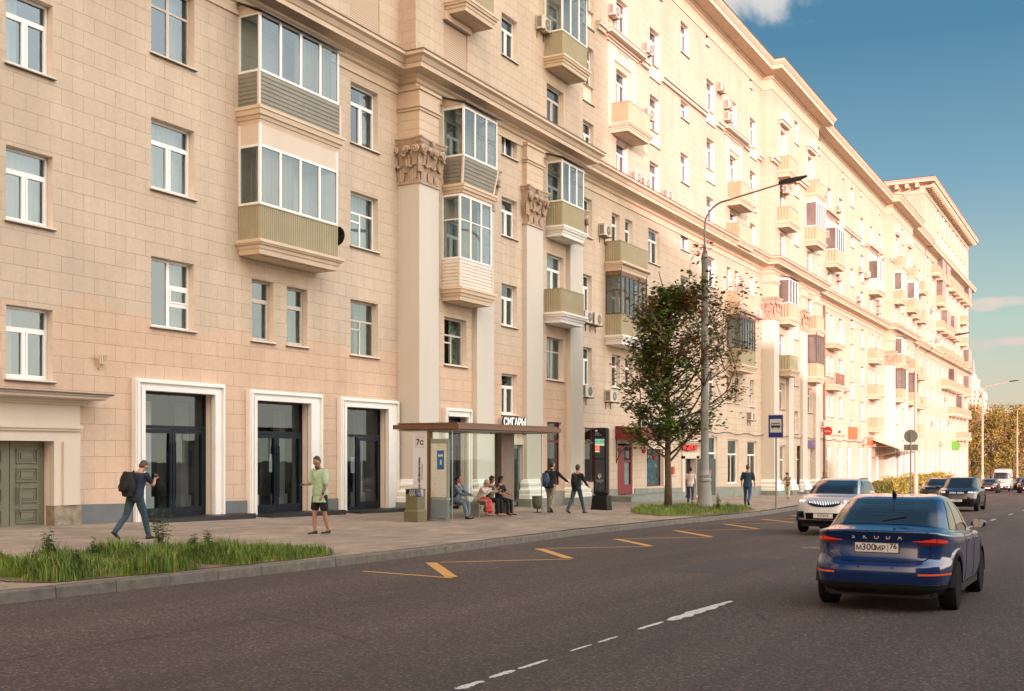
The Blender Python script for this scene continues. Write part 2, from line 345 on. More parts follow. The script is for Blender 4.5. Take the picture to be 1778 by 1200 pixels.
# ---- bay one, left of the first pilasters
for z0,z1,c in((3.40,5.10,('curtb',.4,0)),(7.03,8.75,('curt',1,0)),(10.62,12.35,('curt',.5,0)),(13.9,14.75,None)):
    window(17.0,18.28,z0,z1,'T2',cur=c)
window(21.36,22.92,12.22,14.2,'2x2','oldframe',cur=('curtb',.35,1)); window(21.36,22.92,8.65,10.53,'T2',cur=('curt',1,0)); window(21.36,22.92,5.03,6.88,'L3',cur=('curt',.4,1))
window(30.02,31.58,11.97,14.0,'T2',cur=('curt',.6,2)); window(30.02,31.58,8.56,10.39,'TV',cur=('curt',1,0)); window(30.02,31.58,4.95,6.80,'TV','oldframe',cur=('curtg',.5,1))
window(25.23,26.19,5.0,6.82,'T1','oldframe',cur=('curtg',.6,0)); window(26.8,27.79,5.0,6.80,'T1','oldframe',cur=('curtg',1,0))
for x in(14.2,8.6,3.9):
    for z in(5.0,8.6,12.1): window(x-.75,x+.75,z,z+1.85,'T2',cur=('curt',1,0))
# ---- first projecting bay
window(34.73,36.3,4.93,6.69,'TV','oldframe',cur=('curtg',.7,2))
window(39.02,40.32,13.61,14.8,'V',cur=('curt',1,0)); window(39.02,40.32,10.38,11.94,'T2',cur=('curt',.5,1)); window(39.02,40.32,6.79,8.48,'T2',cur=('curtg',.6,0)); window(39.02,40.32,3.24,4.89,'T2',cur=('curtb',.6,0))
window(43.01,44.65,8.3,10.31,'T2',cur=('curt',1,0)); window(43.01,44.65,4.87,6.72,'2x2','oldframe',cur=('curtg',.6,1))
window(34.9,36.1,8.5,10.3,'T2',cur=('curt',1,0)); window(34.9,36.1,12.1,14.0,'T2',cur=('curt',1,0)); window(43.1,44.6,12.0,13.9,'T2',cur=('curt',1,0))
# ---- second bay
def bay_lower(c,k=0,hi=1):
    for sgn in(-1,1):
        for z in(4.9,8.35,12.0):
            x=c+sgn*13.5; window(x-.5,x+.5,z,z+1.85,'T2',cur=CN[(k+int(z))%8])
            x=c+sgn*4.85; window(x-.85,x+.85,z,z+1.85,'T2',cur=CN[(k+1+int(z))%8])
            for d in(10.1,8.4):
                x=c+sgn*d; window(x-.5,x+.5,z+.1,z+1.75,'T1','oldframe' if k%2 else 'pvc',cur=CN[(k+3+int(z))%8])
            k+=1
    for z in(3.2,6.8,10.4,13.5): window(c-.7,c+.7,z,z+(1.6 if z<13 else 1.2),'T2',cur=CN[(k+int(z))%8])
bay_lower(62.2)
# ---- far windows, one object past the nearest hundred
FARW=[]
def farwin(x0,x1,z0,z1,Y=None,panel=0,rec=.22):
    hole(x0,x1,z0,z1,rec+.1,False); FARW.append((x0,x1,z0,z1,front((x0+x1)/2) if Y is None else Y,panel,rec))
# ---- upper storeys, first three bays
def up(x0,x1,k,near):
    rows=[(18.42,21.1),(22.02,24.72),(15.7,17.5)]
    for z0,z1 in rows:
        pan=.85 if z0>16 else 0
        if near:
            window(x0,x1,z0+pan,z1,'T2',cur=CN[(k+int(z0))%8],sill=False)
            hole(x0,x1,z0,z0+pan-.015,.12,'P') if pan else 0
            if pan:
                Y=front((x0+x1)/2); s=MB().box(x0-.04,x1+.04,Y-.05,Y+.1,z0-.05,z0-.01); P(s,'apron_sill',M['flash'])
        else: farwin(x0,x1,z0,z1,panel=pan)
        k+=1
# bay one upper: shuttered openings
hole(29.97,31.7,15.5,18.0,.1,False); 
s=MB()
for i in range(32): s.box(30.0,31.67,W+.05,W+.075,15.5+i*.078,15.5+i*.078+.066)
P(s,'roller_shutter',M['blindm'])
hole(34.67,36.38,15.4,17.45,.1,False)
s=MB()
for i in range(26): s.box(34.7,36.35,RR+.05,RR+.075,15.4+i*.078,15.4+i*.078+.066)
sh=P(s,'roller_shutter',M['blindm']); P(MB().box(34.6,36.45,RR-.16,RR+.02,17.45,17.75),'shutter_box',M['smooth'],sh)
for x in(21.4,25.6,17.0): up(x,x+1.5,3,True) if x>20 else None
window(39.02,40.32,17.57,19.26,'T2',cur=('curt',.5,0))
window(43.01,44.65,15.9,17.6,'T2','oldframe',cur=('curtb',.5,0)); window(43.2,44.5,19.4,21.3,'T2',cur=('curt',1,0)); window(35,36.2,19.4,21.3,'T2',cur=('curt',1,0))
bayC=[62.2,108.2]
for bi,c in enumerate(bayC):
    near=bi==0
    for x0,x1 in((c-14.0,c-12.8),(c-5.5,c-4.05),(c+3.9,c+5.4),(c+13.0,c+14.45)): up(x0,x1,int(x0),near)
    for s_ in(-1,1):
        x=c+s_*9.3; up(x-.75,x+.75,int(x),near)
    for z0,z1 in((17.4,19.1),(21.1,22.15),(24.9,26.7)):
        window(c-.7,c+.7,z0,z1,'T2',cur=('curt',1,0)) if near else farwin(c-.7,c+.7,z0,z1)
    for x in(c-13.2,c-4.0,c+4.0,c+13.2): farwin(x-.28,x+.28,26.7,27.55,rec=.15)
def ris_upper(o):
    for x0,x1 in((o+2.1,o+3.6),(o+10.1,o+11.7)):
        for z0,z1 in((15.9,17.6),(19.4,21.4),(23.0,25.05)): farwin(x0,x1,z0,z1)
        # pediment over the top window
        xc=(x0+x1)/2; m=MB()
        m.box(x0-.28,x0-.02,RR-.06,RR-.001,21.6,25.4); m.box(x1+.02,x1+.28,RR-.06,RR-.001,21.6,25.4)
        m.box(x0-.35,x1+.35,RR-.3,RR-.001,25.4,25.6)
        a=[(x0-.5,RR-.38,25.6),(x1+.5,RR-.38,25.6),(x1+.5,RR-.38,25.72),(xc,RR-.38,26.5),(x0-.5,RR-.38,25.72)]
        b=[(x,RR-.001,z) for x,y,z in a]; m.loft([a,b])
        P(m,'pediment',M['cream'])
    for z0,z1 in((17.4,19.1),(21.1,22.6),(25.1,26.8)): farwin(o+6.2,o+7.4,z0,z1)
for o,_ in RIS[1:]: ris_upper(o)
def ris_lower(o):
    for x0,x1 in((o+2.0,o+3.5),(o+10.2,o+11.8)):
        for z in(4.9,8.4,12.0): farwin(x0,x1,z,z+1.9)
    for z0,z1 in((3.2,4.9),(6.8,8.4),(10.3,11.9),(13.5,14.7)): farwin(o+6.2,o+7.4,z0,z1)
for o,_ in RIS[1:]: ris_lower(o)
def bay_lower_far(c):
    for sgn in(-1,1):
        for z in(4.9,8.35,12.0):
            for d,hw in((13.5,.5),(4.85,.8),(10.1,.5),(8.4,.5)): farwin(c+sgn*d-hw,c+sgn*d+hw,z,z+1.85)
    for z in(3.2,6.8,10.4,13.5): farwin(c-.7,c+.7,z,z+(1.6 if z<13 else 1.2))
bay_lower_far(108.2)
for x in(140.6,144.6,148.4):
    for z in(4.9,8.35,12.0): farwin(x-.7,x+.7,z,z+1.85)
    for z0,z1 in((15.7,17.5),(18.42,21.1),(22.02,24.72)): farwin(x-.7,x+.7,z0,z1)
# ---- ground floor openings
hole(16.35,18.17,-1.2,1.98,.28,True)                       # stair door
DOORS=[(20.69,23.96,21.02,23.57,3.33),(24.98,28.36,25.3,27.79,3.25),(29.29,32.62,29.62,32.0,3.22)]
for o0,o1,i0,i1,t in DOORS: hole(i0,i1,-1.2,t,.3,True)
hole(34.79,36.2,-1.5,3.05,.3,True); hole(39.69,40.75,-1.5,2.05,.3,True)
hole(43.04,44.5,.3,3.06,.3,True); hole(48.36,49.8,.3,2.93,.3,True)
hole(52.3,54.3,-1.6,2.2,.35,True); hole(56.18,58.7,-.1,1.95,.3,True); hole(62.0,64.0,-2,1.4,.3,False)
GW=[(66.4,68.2,-.3,2.75),(70.3,72.6,-.25,2.62),(74.6,76.9,-.25,2.55)]
for g in GW: hole(*g,.3,True)
for x in(80.2,85.0,89.2,93.2,97.6,102,106,111,115.5,119.5,127,131,135,141,145,149): hole(x,x+1.7,-1.2 if int(x)%3 else -2.9,2.3,.3,False)
# ---- wall mesh from the openings
def build_wall():
    segs=[]; x=XL
    for a,b in RIS: segs+= [(x,a,W),(a,b,RR)]; x=b
    segs.append((x,XE,W))
    mb=MB()
    for a,b,Y in segs:
        hs=[h for h in holes if h[0]>=a-.01 and h[1]<=b+.01]
        xs=sorted({a,b}|{h[0] for h in hs}|{h[1] for h in hs})
        for i in range(len(xs)-1):
            c0,c1=xs[i],xs[i+1]
            if c1-c0<1e-4: continue
            iv=sorted((h[2],h[3]) for h in hs if h[0]<=c0+1e-5 and h[1]>=c1-1e-5)
            z=-6
            mb.cur=0
            for p,q in iv:
                if p>z: mb.quad((c0,Y,z),(c1,Y,z),(c1,Y,p),(c0,Y,p))
                z=max(z,q)
            mb.quad((c0,Y,z),(c1,Y,z),(c1,Y,29.3),(c0,Y,29.3))
        for x0,x1,z0,z1,d,room,mi in hs:
            mb.cur=mi; y=Y+d
            mb.quad((x0,Y,z0),(x0,y,z0),(x0,y,z1),(x0,Y,z1)); mb.quad((x1,y,z0),(x1,Y,z0),(x1,Y,z1),(x1,y,z1))
            mb.quad((x0,Y,z1),(x0,y,z1),(x1,y,z1),(x1,Y,z1)); mb.quad((x0,y,z0),(x0,Y,z0),(x1,Y,z0),(x1,y,z0))
            if room is True:
                mb.cur=2; X0,X1,Z0,Z1=x0-.02,x1+.02,z0-.02,z1+.02; y2=y+1.6; X2,X3=x0-.5,x1+.5; Z2,Z3=z0-.7,z1+.35
                mb.quad((X2,y2,Z2),(X3,y2,Z2),(X3,y2,Z3),(X2,y2,Z3))
                mb.quad((X2,y,Z2),(X2,y2,Z2),(X2,y2,Z3),(X2,y,Z3)); mb.quad((X3,y2,Z2),(X3,y,Z2),(X3,y,Z3),(X3,y2,Z3))
                mb.quad((X2,y,Z3),(X2,y2,Z3),(X3,y2,Z3),(X3,y,Z3)); mb.quad((X2,y2,Z2),(X2,y,Z2),(X3,y,Z2),(X3,y2,Z2))
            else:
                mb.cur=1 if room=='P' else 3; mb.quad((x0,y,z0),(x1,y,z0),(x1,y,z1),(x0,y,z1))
    mb.cur=0
    for a,b in RIS:
        mb.quad((a,W,-6),(a,RR,-6),(a,RR,29.3),(a,W,29.3)); mb.quad((b,RR,-6),(b,W,-6),(b,W,29.3),(b,RR,29.3))
    # rear and roof shell
    B=W+14
    mb.quad((XL,B,-6),(XL,W,-6),(XL,W,29.3),(XL,B,29.3)); mb.quad((XE,B,-6),(XL,B,-6),(XL,B,29.3),(XE,B,29.3))
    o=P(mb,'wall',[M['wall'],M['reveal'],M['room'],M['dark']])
    r=MB(); r.quad((XL-1,W-.1,29.28),(XE,W-.1,29.28),(XE,W+7,32.2),(XL-1,W+7,32.2)); r.quad((XL-1,W+7,32.2),(XE,W+7,32.2),(XE,W+15,29.2),(XL-1,W+15,29.2))
    P(r,'roof',M['flash'])
# path along the facade for mouldings
def path():
    p=[(XL,W,0,0)]
    for a,b in RIS: p+=[(a,W,-1,0),(a,RR,-1,0),(b,RR,1,0),(b,W,1,0)]
    p.append((XE,W,0,0)); return p
def moulding(prof,name,mats,flash=None,pth=None,z=0,off=0):
    mb=MB(); rows=[]
    for o_,zz in prof: rows.append([(x+sx*o_,y-o_,zz+z) for x,y,sx,_ in (pth or path())])
    for i in range(len(rows)-1):
        mb.cur=1 if flash and i>=flash else 0
        mb.loft([rows[i],rows[i+1]],cap=False,close=False)
    return P(mb,name,mats)
moulding([(0,14.30),(.05,14.30),(.06,14.42),(.02,14.46),(.02,14.62),(.10,14.66),(.14,14.76),(.24,14.82),(.26,14.88),(.66,14.93),(.66,15.08),(.70,15.10),(.78,15.24),(.90,15.30),(.90,15.40),(.93,15.41),(.93,15.44),(0,15.60)],'cornice',[M['corn'],M['flash']],15)
moulding([(0,27.30),(.05,27.32),(.05,27.42),(.03,27.44),(.04,28.02),(.12,28.06),(.16,28.16),(.26,28.20),(.26,28.30),(1.02,28.36),(1.02,28.62),(1.06,28.64),(1.2,28.84),(1.2,28.94),(1.25,28.96),(1.25,29.02),(0,29.30)],'roof_cornice',[M['corn'],M['flash']],14)
def hood(x0,x1,Y,z): # small cornice length
    m=MB()
    for a,b,z0,z1 in((.08,.0,z,z+.12),(.18,.1,z+.12,z+.25),(.45,.3,z+.25,z+.42),(.5,.35,z+.42,z+.46)):
        m.box(x0-b,x1+b,Y-a,Y+.02,z0,z1)
    return m
for c in bayC:
    for x0,x1 in((c-15.6,c-14.3),(c-12.5,c-11.6),(c-6.9,c-5.8),(c-3.8,c+3.7),(c+5.7,c+7.0),(c+11.5,c+12.7),(c+14.7,c+15.7)):
        m=MB(); m.box(x0,x1,W-.14,W-.002,22.25,22.45); m.box(x0-.02,x1+.02,W-.24,W-.003,22.45,22.62); m.box(x0-.03,x1+.03,W-.26,W-.004,22.62,22.65)
        P(m,'string_course',M['cream'])
    for s_ in(-1,1):
        x=c+s_*9.3; P(hood(x-2.0,x+2.0,W,22.15),'hood_moulding',M['cream'])
        m=MB(); m.box(x-1.75,x-1.15,W-.06,W-.001,17.9,22.1); m.box(x+1.15,x+1.75,W-.06,W-.001,17.9,22.1); m.box(x-1.14,x+1.14,W-.05,W-.001,21.4,22.1)
        P(m,'window_surround',M['cream'])
for o,_ in RIS[1:]:
    for a,b in((o-.2,o+1.3),(o+4.2,o+9.5),(o+12.3,o+13.9)):
        m=MB(); m.box(a,b,RR-.16,RR-.002,22.25,22.45); m.box(a-.04,b+.04,RR-.28,RR-.003,22.45,22.65); P(m,'string_course',M['cream'])
# far windows
def far_windows():
    f=MB(); 
    for x0,x1,z0,z1,Y,pan,rec in FARW:
        y=Y+rec; a=z0+pan; b=.06
        if pan: f.cur=0; f.box(x0,x1,Y+.12,y+.05,z0,a)
        f.cur=1; f.box(x0+.01,x0+b,y,y+.06,a,z1-.01); f.box(x1-b,x1-.01,y,y+.06,a,z1-.01); f.box(x0+b,x1-b,y,y+.06,z1-b,z1-.01); f.box(x0+b,x1-b,y,y+.06,a,a+b)
        if x1-x0>.8: 
            xm=(x0+x1)/2; zt=a+(z1-a)*.7; f.box(xm-.04,xm+.04,y-.005,y+.05,a+b,zt); f.box(x0+b,x1-b,y-.004,y+.05,zt,zt+.07)
        f.cur=2; f.box(x0+.04,x1-.04,y+.03,y+.035,a+.04,z1-.04)
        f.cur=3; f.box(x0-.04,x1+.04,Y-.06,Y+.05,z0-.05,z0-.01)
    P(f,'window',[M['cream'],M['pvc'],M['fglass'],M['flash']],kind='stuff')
# ---------------- pilasters with bases and leafy capitals
def capital(x0,x1,yf,yb,z0,z1,parent,detail=True):
    m=MB(); h=z1-z0; e=.16
    # bell
    m.loft([[(x0-o,yb,z),(x1+o,yb,z),(x1+o,yf-o,z),(x0-o,yf-o,z)] for o,z in((.0,z0),(.02,z0+h*.5),(.08,z0+h*.8),(.12,z0+h*.86))])
    m.box(x0-.05,x1+.05,yf-.05,yb,z0-.05,z0+.04)
    # abacus with hollow sides
    def aba(ex,z):
        p=[]; n=6
        for i in range(n+1):
            t=i/n; p.append((x0-ex+(x1-x0+2*ex)*t, yf-ex+.12*math.sin(math.pi*t), z))
        k=[]
        for i in range(n+1):
            t=i/n; k.append((x1+ex-.10*math.sin(math.pi*t), yf-ex+(yb-yf+ex)*t, z))
        l=[]
        for i in range(n+1):
            t=1-i/n; l.append((x0-ex+.10*math.sin(math.pi*t), yf-ex+(yb-yf+ex)*t, z))
        return p+k[1:]+l[:-1]
    m.loft([aba(.16,z1-h*.13),aba(.19,z1-h*.10),aba(.22,z1-h*.04),aba(.25,z1-h*.035),aba(.25,z1)])
    def leaf(cx,cy,dx,dy,w,zb,hh,out):
        # (dx,dy) outward unit direction
        nx,ny=-dy,dx; rings=[]
        for i in range(8):
            t=i/7; zz=zb+hh*math.sin(min(1,t*1.18)*math.pi/2)*(1 if t<.85 else 1-.5*(t-.85)); o=.03+out*(t**2.4); ww=w*(.75+.35*math.sin(t*math.pi*.9))*(1-.75*max(0,t-.7)/.3)
            if t>.8: zz-= (t-.8)*hh*.6
            row=[]
            for j in range(9):
                s=(j-4)/4; rip=1+.14*math.cos(j*math.pi+i*2.2); bump=(1-abs(s))*.05+.018*math.cos(j*math.pi)
                row.append((cx+nx*s*ww*rip+dx*(o+bump),cy+ny*s*ww*rip+dy*(o+bump),zz))
            rings.append(row)
        m.loft(rings,cap=False,close=False)
        # thickness behind
        m.loft([[(p[0]-dx*.03,p[1]-dy*.03,p[2]-.01) for p in r] for r in rings],cap=False,close=False)
    def volute(c,dx,dy,r,flip=1):
        pts=[]; n=26
        for i in range(n):
            a=i/n*4.4*math.pi/1.0; rr=r*(1-i/n*.88); pts.append((c[0]+dx*rr*math.cos(a)*flip+(-dy)*.02*i/n*6, c[1]+dy*rr*math.cos(a)*flip-(abs(dx))*.004*i, c[2]+rr*math.sin(a)))
        m.tube(pts,[.045*(1-i/n*.5) for i in range(n)],6)
    w=x1-x0; d=yb-yf
    faces=[]
    for i in range(3): faces.append((x0+w*(i+.5)/3,yf,0,-1,w/6.5))
    nd=2 if d>.5 else 1
    for i in range(nd):
        if d>.3: faces.append((x0,yf+d*(i+.5)/nd,-1,0,min(.2,d/nd/2.1)))
    for (cx,cy,dx,dy,ww) in faces:
        leaf(cx,cy,dx,dy,ww,z0+.03,h*.36,.16)
    up_=[(x0+w*i/2,yf,0,-1,w/7) for i in range(3)]
    if d>.5: up_+=[(x0,yf+d*.5,-1,0,.18),(x0,yf+d*.98,-1,0,.14)]
    for (cx,cy,dx,dy,ww) in up_: leaf(cx,cy,dx,dy,ww,z0+h*.22,h*.42,.22)
    if detail:
        for cx,fl in((x0+.02,1),(x0+w*.36,-1),(x0+w*.64,1),(x1-.02,-1)):
            volute((cx,yf-.17 if fl in(1,-1) else 0,z1-h*.28),1,0,.15 if cx in(x0+.02,x1-.02) else .11,fl)
        if d>.5:
            for cy,fl in((yf+.05,1),(yf+d*.45,-1),(yf+d*.9,1)): volute((x0-.15,cy,z1-h*.28),0,1,.14,fl)
        for i in range(5):  # stalks
            cx=x0+w*(i+.5)/5; m.tube([(cx,yf-.05,z0+h*.3),(cx+.02,yf-.09,z0+h*.5),(cx+(.06 if i%2 else -.06),yf-.15,z1-h*.22)],.025,5)
        cx=(x0+x1)/2
        for k in range(5):
            a=k*1.2566; m.lathe((cx+.06*math.cos(a),yf-.2,z1-h*.07+.06*math.sin(a)),[(.001,0),(.045,.0),(.045,.04),(.001,.05)],6,'y')
    return P(m,'capital',M['capital'],parent,smooth=True,angle=50)
def pilaster(x0,x1,yf,yb,gzv,det=True):
    m=MB(); m.box(x0,x1,yf,yb,gzv+.9,11.16)
    p=P(m,'pilaster',M['pil'])
    b=MB()
    pr=[(.30,gzv+.30),(.30,gzv+.46),(.26,gzv+.50),(.28,gzv+.56),(.28,gzv+.66),(.20,gzv+.70),(.14,gzv+.74),(.14,gzv+.82),(.18,gzv+.86),(.18,gzv+.94),(.10,gzv+.98),(.06,gzv+1.08),(.0,gzv+1.10)]
    b.loft([[(x0-o,yb,z),(x1+o,yb,z),(x1+o,yf-o,z),(x0-o,yf-o,z)] for o,z in pr])
    P(b,'pilaster_base',M['white'],p)
    q=MB(); q.box(x0-.36,x1+.36,yf-.36,yb,gzv-1.2,gzv+.30); P(q,'pilaster_plinth',M['plinthg'],p)
    capital(x0,x1,yf,yb,11.16,12.7,p,det)
    e=MB()
    for i in range(3): e.box(x0-.0,x1+.0,yf,yb,12.7+i*.32,12.7+i*.32+.305)
    e.box(x0-.04,x1+.04,yf-.04,yb,13.66,13.76); e.box(x0-.09,x1+.09,yf-.09,yb,13.76,13.84); e.box(x0-.02,x1+.02,yf-.02,yb,13.84,14.5)
    e.box(x0-.08,x1+.08,yf-.08,yb,14.36,14.44); e.box(x0+.01,x1-.01,yf+.01,yb,12.69,13.7)
    P(e,'entablature_block',M['smooth'],p)
PIL=[0,3.98,8.03,12.17]; PW=[1.27,1.31,1.46,1.33]
for ri,(a,b) in enumerate(RIS):
    for i,(o,wd) in enumerate(zip(PIL,PW)):
        x0=a-.08+o; pilaster(x0,x0+wd,PF,W+.1 if i in(0,3) else RR+.02,gz(x0)+.35+.0,ri<2)
# ---------------- balconies
def balcony(x0,x1,zt,rail=1.0,d=.8,style='corr',glaze=None,Y=None,slabh=.44,roof=None,white=False,near=True,ntop=0,flare=0):
    Y=front((x0+x1)/2) if Y is None else Y
    yf=Y-d; m=MB(); sm='white' if white else 'corn'
    def ring(o,z): return [(x0-o,Y+.02,z),(x1+o,Y+.02,z),(x1+o,yf-o,z),(x0-o,yf-o,z)]
    m.loft([ring(-.02,zt-slabh),ring(-.0,zt-slabh+.14),ring(.03,zt-slabh+.15),ring(.05,zt-slabh+.24),ring(.10,zt-slabh+.26),ring(.12,zt-.1),ring(.15,zt-.09),ring(.15,zt)])
    m.box(x0+.25,x1-.25,yf+.2,Y-.02,zt-slabh-.03,zt-slabh+.01)
    b=P(m,'balcony',M[sm])
    e=MB()
    if style=='corr':
        def corr(a,bv,n,axis,fl):
            top=[];bot=[]
            for i in range(n*2+1):
                t=i/(2*n); k=.014 if (i//1)%2 else -.014
                for dd in(-.3,.3):
                    tt=min(1,max(0,t+dd/(2*n)))
                    if axis=='x': p=(a+(bv-a)*tt,yf-k)
                    else: p=((x0 if fl else x1)+(-k if fl else k),a+(bv-a)*tt)
                    top.append((*p,zt+rail)); bot.append((*p,zt+.01))
            e.loft([bot,top],cap=False,close=False)
        sp=.085 if near else .2
        corr(x0,x1,max(4,int((x1-x0)/sp)),'x',0); corr(yf,Y,max(2,int(d/sp)),'y',1); corr(yf,Y,max(2,int(d/sp)),'y',0)
        e.box(x0-.02,x1+.02,yf-.025,yf+.02,zt+rail,zt+rail+.03); e.box(x0-.02,x0+.02,yf+.02,Y,zt+rail,zt+rail+.03); e.box(x1-.02,x1+.02,yf+.02,Y,zt+rail,zt+rail+.03)
        mt=M['corr']
    elif style in('siding','sidingw'):
        n=int(rail/.12)
        for i in range(n):
            z0,z1=zt+.01+i*rail/n,zt+.01+(i+1)*rail/n; f0=flare*(i/n); f1=flare*((i+1)/n); o=.018
            for (p,q) in(((x0-f0,x1+f0),(x0-f1,x1+f1)),):
                e.add([(p[0]-o,yf-f0-o,z0),(p[1]+o,yf-f0-o,z0),(q[1],yf-f1,z1),(q[0],yf-f1,z1),(p[0]-o,Y,z0),(q[0],Y,z1),(p[1]+o,Y,z0),(q[1],Y,z1),(p[0],yf-f0,z0),(p[1],yf-f0,z0)],[(0,1,2,3),(4,0,3,5),(1,6,7,2),(0,8,9,1)])
        e.cur=1; f1=flare
        for sx,dx in((x0,-1),(x1,1)): 
            e.loft([[(sx+dx*(ff+.03)-.04,yf-ff-.03,z),(sx+dx*(ff+.03)+.04,yf-ff-.03,z),(sx+dx*(ff+.03)+.04,yf-ff+.04,z),(sx+dx*(ff+.03)-.04,yf-ff+.04,z)] for ff,z in((0,zt),(f1,zt+rail))])
        mt=M[style]
    elif style=='smooth':
        e.box(x0,x1,yf,yf+.05,zt,zt+rail); e.box(x0,x0+.05,yf+.05,Y,zt,zt+rail); e.box(x1-.05,x1,yf+.05,Y,zt,zt+rail); mt=M['cream']
    elif style=='bars':
        e.box(x0,x1,yf,yf+.04,zt+rail-.04,zt+rail); e.box(x0,x1,yf,yf+.03,zt+.05,zt+.08)
        n=int((x1-x0)/.13)
        for i in range(n+1): xx=x0+.015+(x1-x0-.03)*i/n; e.box(xx-.01,xx+.01,yf+.005,yf+.025,zt,zt+rail-.04)
        for xx in(x0,x1-.04):
            e.box(xx,xx+.04,yf+.04,Y,zt+rail-.04,zt+rail)
            for i in range(6): e.box(xx+.01,xx+.03,yf+.1+i*.12,yf+.12+i*.12,zt,zt+rail-.04)
        mt=M['rust']
    P(e,'balcony_panel',[mt,M['sidingw']],b)
    if glaze:
        n,fm,top,tall=glaze   # mullions across the front, frame material, opaque top height, glazed height
        f=MB(); X0,X1=x0-flare,x1+flare; y0=yf-flare; zb=zt+rail+.03; zz=zb+tall+top; t=.05
        for xx in(X0,X1-.07): f.box(xx,xx+.07,y0,y0+.07,zb,zz)
        f.box(X0,X0+.06,Y-.06,Y,zb,zz); f.box(X1-.06,X1,Y-.06,Y,zb,zz)
        for z0,z1 in((zb,zb+.07),(zb+tall-.035,zb+tall+.035)): 
            f.box(X0+.07,X1-.07,y0+.003,y0+.065,z0,z1); f.box(X0+.003,X0+.06,y0+.07,Y-.06,z0,z1); f.box(X1-.06,X1-.003,y0+.07,Y-.06,z0,z1)
        if ntop: 
            zq=zb+tall*ntop; f.box(X0+.07,X1-.07,y0+.006,y0+.06,zq-.02,zq+.02); f.box(X0+.006,X0+.055,y0+.07,Y-.06,zq-.02,zq+.02)
        for i in range(1,n):
            xx=X0+(X1-X0)*i/n; tt=.045 if fm!='brown' else .025; f.box(xx-tt,xx+tt,y0+.002,y0+.066,zb+.07,zb+tall-.035)
        if top>.05:
            f.cur=1; f.box(X0+.07,X1-.07,y0+.02,y0+.05,zb+tall+.035,zz); f.box(X0+.02,X0+.05,y0+.07,Y-.06,zb+tall+.035,zz); f.box(X1-.05,X1-.02,y0+.07,Y-.06,zb+tall+.035,zz)
        g=P(f,'balcony_glazing',[M[fm],M['rust'] if fm=='brown' else M['cream']],b)
        q=MB(); q.box(X0+.07,X1-.07,y0+.033,y0+.037,zb+.07,zb+tall-.035); q.box(X0+.03,X0+.034,y0+.07,Y-.06,zb+.07,zb+tall-.035); q.box(X1-.034,X1-.03,y0+.07,Y-.06,zb+.07,zb+tall-.035)
        P(q,'balcony_glass',M['glass'] if near else M['fglass'],b)
        if roof:
            r=MB(); r.loft([[(X0-.12,y0-.15,zz),(X1+.12,y0-.15,zz),(X1+.12,Y,zz+roof),(X0-.12,Y,zz+roof)],[(X0-.12,y0-.15,zz+.035),(X1+.12,y0-.15,zz+.035),(X1+.12,Y,zz+roof+.035),(X0-.12,Y,zz+roof+.035)]])
            r.cur=1; r.add([(X0,y0+.02,zz),(X0,Y,zz),(X0,Y,zz+roof)],[(0,1,2)])
            P(r,'balcony_roof',[M['flash'],M['cream']],b)
        if near:
            c=MB(); 
            cm=random.choice(['curt','curtb'])
            if n%2==0: P(curtain_mb(X0+.1,X1-.1,zb,zb+tall,y0+.25,.5,random.choice([0,1,2])),'curtain',M[cm],b,smooth=True)
    return b
# stack left of the first pilasters
balcony(24.67,28.30,7.80,.98,.8,'corr',(4,'pvc',.62,1.69),slabh=.40,white=False)
balcony(24.67,28.35,11.60,.98,.8,'siding',(4,'pvc',0,1.66),slabh=.5,roof=.38)
P(MB().box(25.2,27.8,W-.04,W+.05,7.9,10.2),'balcony_door',M['oldframe']); 
balcony(34.55,36.85,7.70,.98,.78,'sidingw',(3,'pvc',.02,2.3),ntop=.62,slabh=.48)
balcony(34.72,36.9,11.42,.95,.78,'siding',(3,'pvc',.12,1.75),roof=.3,flare=.14,slabh=.46)
balcony(42.93,45.1,11.40,1.0,.78,'corr',(3,'pvc',.1,1.7),roof=.3,white=True)
balcony(42.79,45.05,7.70,.98,.8,'corr',white=True)
balcony(34.8,36.9,18.15,1.0,.85,'corr'); balcony(42.8,45.3,18.60,1.0,.85,'corr',(3,'pvc',0,2.2),roof=.2)
for c_ in(62.2,):
    balcony(50.75,54.25,11.1,1.0,.85,'corr'); balcony(50.8,54.2,7.5,1.0,.85,'corr',(6,'brown',.5,1.9),ntop=.62,white=True,roof=.08)
    balcony(70.1,73.7,11.1,1.0,.85,'corr'); balcony(70.2,73.6,7.45,1.0,.85,'corr',(6,'brown',.3,2.0),ntop=.62,roof=.05)
for c_ in bayC:
    for s_ in(-1,1):
        x=c_+s_*9.3
        if c_==62.2: balcony(x-1.45,x+1.45,18.1,1.0,.95,'corr')
        elif s_<0: balcony(x-1.6,x+1.6,18.1,1.0,.95,'corr',(4,'pvc',.2,1.9),near=False)
        else: balcony(x-1.6,x+1.6,18.1,1.0,.95,'sidingw',(4,'pvc',.2,1.9),near=False)
        if c_==62.2 and s_>0: balcony(x-1.45,x+1.45,14.9+.6,1.0,.85,'corr')
